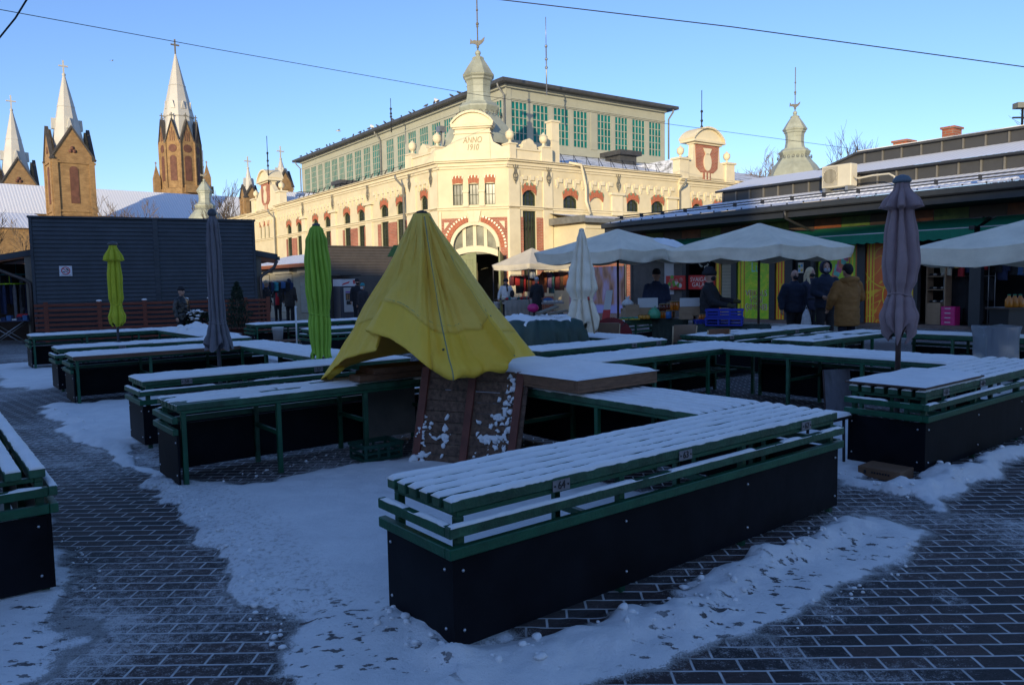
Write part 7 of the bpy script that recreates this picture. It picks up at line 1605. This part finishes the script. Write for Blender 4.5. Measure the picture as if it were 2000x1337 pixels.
p=at(1041,597,33.2); o=thing('umbrella','bright pink folded umbrella standing before the woman in the long black coat','umbrella',(p.x,p.y,.32)); m=MB(); m.ball((0,0,.15),.26,12,0,1,.7,.75); m.build('cloth',PK,o); m=MB(); m.tube([(0,0,-.32),(0,0,.4)],.012,5); m.build('shaft',BLACK,o)
# sock rails by the second kiosk
gp=at(517,600,33.5); hang('rail of blue and dark sportswear before the shutter, behind the shopper in red',Vector((gp.x,gp.y,0)),0,1.85,[GC[4],GC[6],GC[0],('aqua',(.04,.25,.28)),GC[6]],8,.5,.45,'w',.4,.15)
# ------------------------------------------------------------------ people
SKIN=mat('skin',(.42,.24,.17),.55,.08,12)
def remesh(mb,voxel,name,mats,parent,smooth=2,disp=None):
    me=mb.mesh('tmp'); o=bpy.data.objects.new('tmp',me); COL.objects.link(o)
    r=o.modifiers.new('r','REMESH'); r.mode='VOXEL'; r.voxel_size=voxel; r.use_smooth_shade=True
    s=o.modifiers.new('s','SMOOTH'); s.iterations=smooth; s.factor=.5
    dg=bpy.context.evaluated_depsgraph_get(); nm=bpy.data.meshes.new_from_object(o.evaluated_get(dg)); bpy.data.objects.remove(o); bpy.data.meshes.remove(me)
    if disp:
        for v in nm.vertices:
            c=v.co; d=disp*(nz(c.x*9,c.y*9,c.z*16)+.6*nz(c.x*20,c.y*20,c.z*34)); v.co=c+v.normal*d
    nm.polygons.foreach_set('use_smooth',[True]*len(nm.polygons)); nm.name=name
    for m in mats if isinstance(mats,list) else [mats]: nm.materials.append(m)
    q=bpy.data.objects.new(name,nm); COL.objects.link(q); q.parent=parent; return q
def cap(mb,a,b,r0,r1,n=12,fl=1.0):
    a,b=Vector(a),Vector(b); mb.tube([a,a.lerp(b,.5),b],[r0,(r0+r1)/2,r1],n); mb.ball(a,r0,n); mb.ball(b,r1,n)
def ringstack(mb,rings,n=20):   # (cx,cy,z,rx,ry)
    rows=[[(cx+rx*math.cos(t),cy+ry*math.sin(t),z) for t in np.linspace(0,2*pi,n+1)[:-1]] for cx,cy,z,rx,ry in rings]
    mb.grid(rows,0,True,True); b=len(mb.v)-n*len(rows); mb.f.append([b+i for i in range(n)][::-1]); mb.m.append(0); mb.s.append(False); mb.f.append([b+n*(len(rows)-1)+i for i in range(n)]); mb.m.append(0); mb.s.append(False)
CM_={}
def cl(name,c): return mat('cloth_'+name,c,.85,.18,14,.3,60)
def person(lab,px,Y,top,face,coat,hem=.85,legs=None,hat=None,hair=None,mask=None,hood=None,bulk=1.0,armL=None,armR=None,scarf=None,vest=None,belt=False,turn=0,mitt=None,shoes=None):
    """front of the figure is local -y; face = rotation about z"""
    p=at(px,top,Y); H=p.z; k=H/1.77
    o=thing('person',lab,'person',(p.x,p.y,0),face); o.scale=(k,k,k)
    aL=armL or [(.25,.02,1.15),(.27,-.06,.92)]; aR=armR or [(-.25,.02,1.15),(-.27,-.06,.92)]
    B=MB()
    ringstack(B,[(0,.0,.86,.14,.10),(0,0,.95,.155,.11),(0,0,1.08,.135,.10),(0,0,1.25,.165,.115),(0,0,1.38,.17,.10),(0,.01,1.46,.08,.07)])
    cap(B,(0,.01,1.42),(0,-.0,1.56),.058,.052)
    B.ball((0,-.01,1.655),.1,14,0,.78,.96,1.16); B.ball((0,-.035,1.60),.07,12,0,.85,.95,.95); cap(B,(0,-.105,1.655),(0,-.122,1.628),.012,.016,8); B.ball((.08,.005,1.64),.02,8,0,.5,.8,1.4); B.ball((-.08,.005,1.64),.02,8,0,.5,.8,1.4)
    for s in (-1,1):
        cap(B,(s*.09,0,.90),(s*.095,-.01,.49),.085,.056); cap(B,(s*.095,-.01,.49),(s*.095,.015,.09),.054,.038); cap(B,(s*.095,.02,.05),(s*.105,-.12,.035),.04,.032)
    for (el,wr),s in ((aL,1),(aR,-1)):
        sh=Vector((s*.175,.0,1.40)); el,wr=Vector(el),Vector(wr); cap(B,sh,el,.05,.04); cap(B,el,wr,.038,.026)
        d=(wr-el).normalized(); side=d.cross(Vector((s*1.0,0,0.01))); side=Vector((0,-1,0)) if side.length<.1 else side.normalized(); nrm=d.cross(side).normalized()
        pm=wr+d*.055; cap(B,wr+d*.01,pm,.03,.034); 
        for i,l in enumerate((.062,.072,.068,.052)):
            b=wr+d*.075+side*(.030-.020*i); c=b+d*l*.55+nrm*(-s)*.006; e=c+d*l*.4+nrm*(-s)*.022; B.tube([b-d*.02,c,e],[.0105,.0095,.008],6)
        t0=wr+d*.03+side*.03; B.tube([t0,t0+d*.03+side*.025,t0+d*.058+side*.028+nrm*(-s)*.012],[.013,.011,.009],6)
    remesh(B,.012,'body',SKIN,o,1)
    E=MB()
    for s in (-1,1): E.ball((s*.032,-.094,1.665),.0105,8); E.box(s*.034-.017,s*.034+.017,-.105,-.098,1.686,1.691)
    E.box(-.022,.022,-.112,-.104,1.588,1.592); E.build('eyes_and_mouth',INK,o)
    # trousers and shoes
    t=MB()
    for s in (-1,1): cap(t,(s*.088,0,.88),(s*.097,-.01,.49),.108,.078); cap(t,(s*.097,-.01,.49),(s*.097,.012,.10),.075,.07)
    ringstack(t,[(0,0,.80,.17,.12),(0,0,.9,.18,.13),(0,0,1.0,.165,.12)]); remesh(t,.02,'trousers',legs or cl('black',(.012,.012,.015)),o,2,.006)
    for s in (-1,1):
        f=MB(); cap(f,(s*.097,.03,.06),(s*.108,-.14,.045),.06,.045); f.box(s*.1-.05,s*.1+.05,-.18,.08,.0,.02); remesh(f,.014,'shoe',shoes or cl('shoe',(.015,.013,.012)),o,2)
    # coat
    c=MB(); b=bulk
    R_=[(0,0,hem,.205*b,.155*b),(0,0,(hem+1.0)/2,.205*b,.16*b),(0,0,1.02,.195*b,.152*b),(0,0,1.2,.205*b,.158*b),(0,0,1.34,.205*b,.145*b),(0,.005,1.43,.16*b,.115*b),(0,.01,1.49,.095,.09),(0,.01,1.53,.085,.085)]
    ringstack(c,R_)
    for (el,wr),s in ((aL,1),(aR,-1)):
        el,wr=Vector(el),Vector(wr); cap(c,(s*.175*b,0,1.385),el,.082*b,.07*b); cap(c,el,wr.lerp(el,.06),.068*b,.05*b)
    co=remesh(c,.018,'coat',coat,o,3,.011)
    if belt: m=MB(); m.tube([(.2*b*math.cos(t)*1.03,.155*b*math.sin(t)*1.03,1.06) for t in np.linspace(0,2*pi,25)],.015,5); m.build('belt',BLACK,co)
    if vest:
        m=MB(); ringstack(m,[(0,-.02,hem+.03,.15*b,.155*b),(0,-.02,1.1,.14*b,.152*b),(0,-.02,1.35,.13*b,.14*b),(0,-.01,1.44,.10,.12)]); remesh(m,.018,'front_panel',vest,co,2,.008)
    if scarf: m=MB(); m.tube([(.095*math.cos(t),.012+.09*math.sin(t),1.50+.02*math.sin(3*t)) for t in np.linspace(0,2*pi,25)],.042,8); m.tube([(.02,-.09,1.48),(.04,-.15,1.36),(.05,-.17,1.2)],.04,8,sq=.5); m.build('scarf',scarf,o)
    if hat:
        kind,hm=hat; m=MB()
        if kind=='beanie': m.lathe([(.088,1.675),(.096,1.685),(.096,1.72),(.09,1.735),(.082,1.765),(.05,1.80),(.0,1.812)],20,(0,0,0)); m.v=[(x*.96,y*1.14-.003,z) for x,y,z in m.v]
        else:
            m.lathe([(.115,1.66),(.13,1.685),(.125,1.73),(.10,1.745),(.09,1.80),(.05,1.83),(.0,1.835)],20,(0,0,0),fn=lambda a,z:1+.06*nz(math.cos(a)*5,math.sin(a)*5,z*30)); m.v=[(x,y*1.1+.005,z) for x,y,z in m.v]
        m.build('hat',hm,o)
    if hair:
        kind,hm=hair; m=MB()
        if kind=='long':
            m.ball((0,.015,1.675),.108,16,0,.86,1.0,1.1); 
            for s in (-1,1): m.tube([(s*.07,-.02,1.72),(s*.088,.0,1.62),(s*.095,-.02,1.50),(s*.10,-.07,1.38),(s*.09,-.09,1.30)],[.03,.035,.038,.03,.012],8)
            m.tube([(0,.06,1.7),(0,.10,1.58),(0,.10,1.42),(0,.11,1.34)],[.07,.085,.085,.03],10,sq=.6)
            keep=[f for f in range(len(m.f))]
            remesh(m,.014,'hair',hm,o,1,.004)
        else: m.ball((0,.02,1.685),.103,16,0,.8,.98,1.05); m.build('hair',hm,o)
    if hood:
        kind,hm=hood; m=MB()
        if kind=='up':
            rows=[]
            for i in range(13):
                ph=-.15*pi+1.12*pi*i/12; rows.append([(.115*math.cos(t),.012+.125*math.sin(t)*math.cos(ph-.5*pi)*0+0,0) for t in (0,)])
            m=MB(); n=24
            rows=[]
            for y,rx,rz,zc in ((-.088,.082,.115,1.66),(-.085,.100,.132,1.66),(-.03,.112,.142,1.665),(.04,.115,.14,1.66),(.095,.10,.12,1.65),(.125,.05,.07,1.64)):
                rows.append([(rx*math.cos(t),y+.0*math.sin(t),zc+rz*math.sin(t)) for t in np.linspace(0,2*pi,n+1)[:-1]])
            m.grid(rows,0,True,True); m.build('hood',hm,o,fix=False)
        else: m.tube([(.15*math.cos(t),.03+.13*math.sin(t),1.47+.035*math.sin(t)) for t in np.linspace(-.35,pi+.35,17)],[.03]+[.06]*15+[.03],10); m.ball((0,.13,1.42),.1,12,0,1.3,.6,1.2); remesh(m,.018,'hood',hm,o,2,.006)
    if mask: m=MB(); m.ball((0,-.062,1.607),.075,14,0,.92,.72,.75); m.build('face_mask',mask,o)
    if mitt:
        for (el,wr),s in ((aL,1),(aR,-1)):
            el,wr=Vector(el),Vector(wr); d=(wr-el).normalized(); m=MB(); cap(m,wr-d*.02,wr+d*.11,.045,.04); cap(m,wr+d*.02,wr+d*.06+Vector((0,0,.05)),.02,.017); remesh(m,.014,'mitten',mitt,o,2)
    return o
BLK=cl('black',(.012,.012,.015)); NAVY=cl('navy',(.012,.018,.038)); DGREY=cl('charcoal',(.03,.028,.03)); BEIGE=cl('beige',(.42,.34,.24)); MBLK=cl('black_mask',(.010,.010,.013)); WHITE=cl('white_mask',(.62,.66,.70)); OCH=mat('ochre_cloth',(.27,.125,.03),.8,.15,6,.3,50); WCOAT=cl('white_coat',(.58,.56,.53)); SHINY=mat('shiny_black_jacket',(.012,.013,.014),.28,.3,8,.3,30)
PURSE=lambda s:[(s*.24,-.03,1.15),(s*.12,-.20,1.08)]
person('person in a shiny black jacket and dark cap walking behind the far left table',353,20.4,561,R(70),SHINY,.8,hat=('beanie',BLK))
person('person in a red front vest and grey scarf facing the square before the shutter',541,35.5,556,R(10),DGREY,.75,vest=cl('red_vest',(.42,.012,.02)),scarf=cl('grey_scarf',(.10,.09,.10)),hat=('beanie',cl('patterned_hat',(.20,.16,.15))),armR=[(-.26,.02,1.2),(-.12,-.14,1.42)])
person('person in a dark brown coat with the back turned, beside the person in red',564,34,546,R(170),cl('brown_black',(.035,.028,.025)),.65,hat=('beanie',NAVY),bulk=1.08)
person('person in black with a pale beige hat at the corner of the dark kiosk',519,31.5,549,R(80),BLK,.7,hat=('beanie',BEIGE))
person('person in black wearing a black mask and cap right of the vending machine',697,31.5,545,R(25),BLK,.7,mask=MBLK,hat=('beanie',BLK))
person('person in a teal hat and white face mask right of the vending machine',708,29.5,554,R(-35),DGREY,.55,mask=WHITE,hat=('beanie',cl('teal_hat',(.03,.22,.24))),bulk=1.12)
wc=person('woman in a white quilted coat carrying two white buckets before the hall door',988,35,545,R(5),WCOAT,.62,hat=('fur',BLK),scarf=cl('brown_scarf',(.08,.06,.05)),bulk=1.1,armL=[(.29,.0,1.15),(.30,-.10,.98)],armR=[(-.31,.02,1.12),(-.36,-.03,.86)])
p=wc.location; bucket('white bucket carried low at the left side of the white coat',(p.x-.42,p.y-.05,.42),.30,.15,True,'buckets carried by the woman in white'); bucket('white bucket held higher, at the right side of the white coat',(p.x+.34,p.y-.12,.60),.30,.15,True,'buckets carried by the woman in white')
o=thing('fur_hat','round black fur hat held before the white coat','hat',(p.x+.28,p.y-.26,1.08)); m=MB(); m.ball((0,0,0),.13,12,0,.8,.8,1.3); m.build('fur',BLK,o); m=MB(); m.ball((0,-.03,.08),.06,8); m.build('crown',BLK,o)
person('woman in a long black coat and pale grey hat facing the far stall',1048,33.5,542,R(190),BLK,.30,hat=('beanie',cl('grey_hat',(.38,.38,.40))),bulk=1.05,armL=[(-.25,-.02,1.15),(-.30,-.18,.98)] if 0 else None)
person('vendor in a navy anorak bending over the honey stall',1282,17.6,527,R(150),cl('anorak_blue',(.018,.030,.075)),.7,hat=('beanie',BLK),bulk=1.12,armR=PURSE(-1))
person('vendor in black with a fur hat reaching out an arm in an olive mitten',1386,14.75,526,R(60),BLK,.72,hat=('fur',BLK),bulk=1.12,mask=MBLK,mitt=cl('olive_mitten',(.05,.048,.018)),armL=[(.30,-.10,1.18),(.28,-.38,1.16)],armR=[(-.22,-.12,1.15),(-.16,-.36,1.10)])
person('bald man in a navy jacket and black mask, left of the blonde woman',1552,17.4,527,R(10),NAVY,.82,mask=MBLK,bulk=1.18,legs=BLK,armR=[(-.31,.03,1.15),(-.33,-.04,.90)])
person('blonde woman in a dark navy jacket and mask between two men',1583,18.6,523,R(30),cl('navy_down',(.016,.018,.04)),.78,hair=('long',cl('blonde_hair',(.50,.40,.24))),mask=MBLK,belt=True)
person('tall man in a dark navy hooded jacket and patterned mask',1613,17.0,511,R(-5),NAVY,.84,hood=('up',NAVY),mask=cl('patterned_mask',(.30,.32,.36)),bulk=1.04,armR=PURSE(-1),armL=PURSE(1),legs=cl('dark_trousers',(.02,.018,.02)))
person('man in an ochre winter jacket and black hat seen from behind',1656,15.4,518,R(195),OCH,.60,hat=('beanie',BLK),hood=('down',OCH),bulk=1.24,hair=('short',BLK),legs=NAVY,armL=[(.33,-.02,1.15),(.30,-.16,.95)],armR=[(-.33,-.02,1.15),(-.22,-.26,1.05)])
p=at(1575,610,17.1); o=thing('plastic_bag','white carrier bag hanging between the bald man and the blonde woman','bag',(p.x,p.y,.55)); m=MB(); m.lathe([(.11,0),(.12,.03),(.09,.22),(.05,.32),(.02,.36)],14,(0,0,0),fn=lambda a,z:1+.2*nz(math.cos(a)*2,math.sin(a)*2,z*6)); m.v=[(x,y*.5,z) for x,y,z in m.v]; m.build('bag',WHITE,o,fix=False); m=MB(); m.tube([(-.03,0,.34),(0,0,.44),(.03,0,.34)],.006,5); m.build('handle',WHITE,o)
p=at(1603,612,17.6); o=thing('plastic_bag','green and yellow carrier bag before the hooded man','bag',(p.x,p.y,.60)); m=MB(); m.lathe([(.13,0),(.14,.03),(.11,.24),(.06,.36),(.02,.40)],14,(0,0,0),fn=lambda a,z:1+.2*nz(math.cos(a)*2,math.sin(a)*2,z*6+3)); m.v=[(x,y*.5,z) for x,y,z in m.v]; m.build('bag',mat('lime_bag',(.16,.24,.05),.4,.5,5),o,fix=False); m=MB(); m.tube([(-.03,0,.38),(0,0,.48),(.03,0,.38)],.006,5); m.build('handle',WHITE,o)
# ------------------------------------------------------------------ daylight
w=bpy.data.worlds.new('World'); scene.world=w; w.use_nodes=True; nt=w.node_tree; bg=nt.nodes['Background']
sky=nt.nodes.new('ShaderNodeTexSky'); sky.sky_type='NISHITA'; sky.sun_disc=False; sky.sun_elevation=SUN_EL; sky.sun_rotation=SUN_AZ+pi
sky.air_density=1.0; sky.dust_density=OZ[1]; sky.ozone_density=OZ[0]; sky.air_density=OZ[2]; sky.altitude=0
tn=nt.nodes.new('ShaderNodeMixRGB'); tn.blend_type='MULTIPLY'; tn.inputs[0].default_value=1; tn.inputs[2].default_value=(*TINT,1); nt.links.new(sky.outputs[0],tn.inputs[1]); nt.links.new(tn.outputs[0],bg.inputs[0]); bg.inputs[1].default_value=SKY_S
sun=bpy.data.lights.new('sun','SUN'); sun.energy=SUN_E; sun.angle=R(.53); sun.color=(1,.83,.545)
so=bpy.data.objects.new('sun',sun); COL.objects.link(so)
d=Vector((math.sin(SUN_AZ)*math.cos(SUN_EL),math.cos(SUN_AZ)*math.cos(SUN_EL),-math.sin(SUN_EL)))
so.rotation_euler=d.to_track_quat('-Z','Y').to_euler()
scene.view_settings.view_transform='Standard'; scene.view_settings.look='None'; scene.view_settings.exposure=EXPO; scene.view_settings.gamma=1
scene.render.engine='CYCLES'; scene.cycles.max_bounces=6; scene.cycles.diffuse_bounces=3; scene.cycles.use_denoising=True
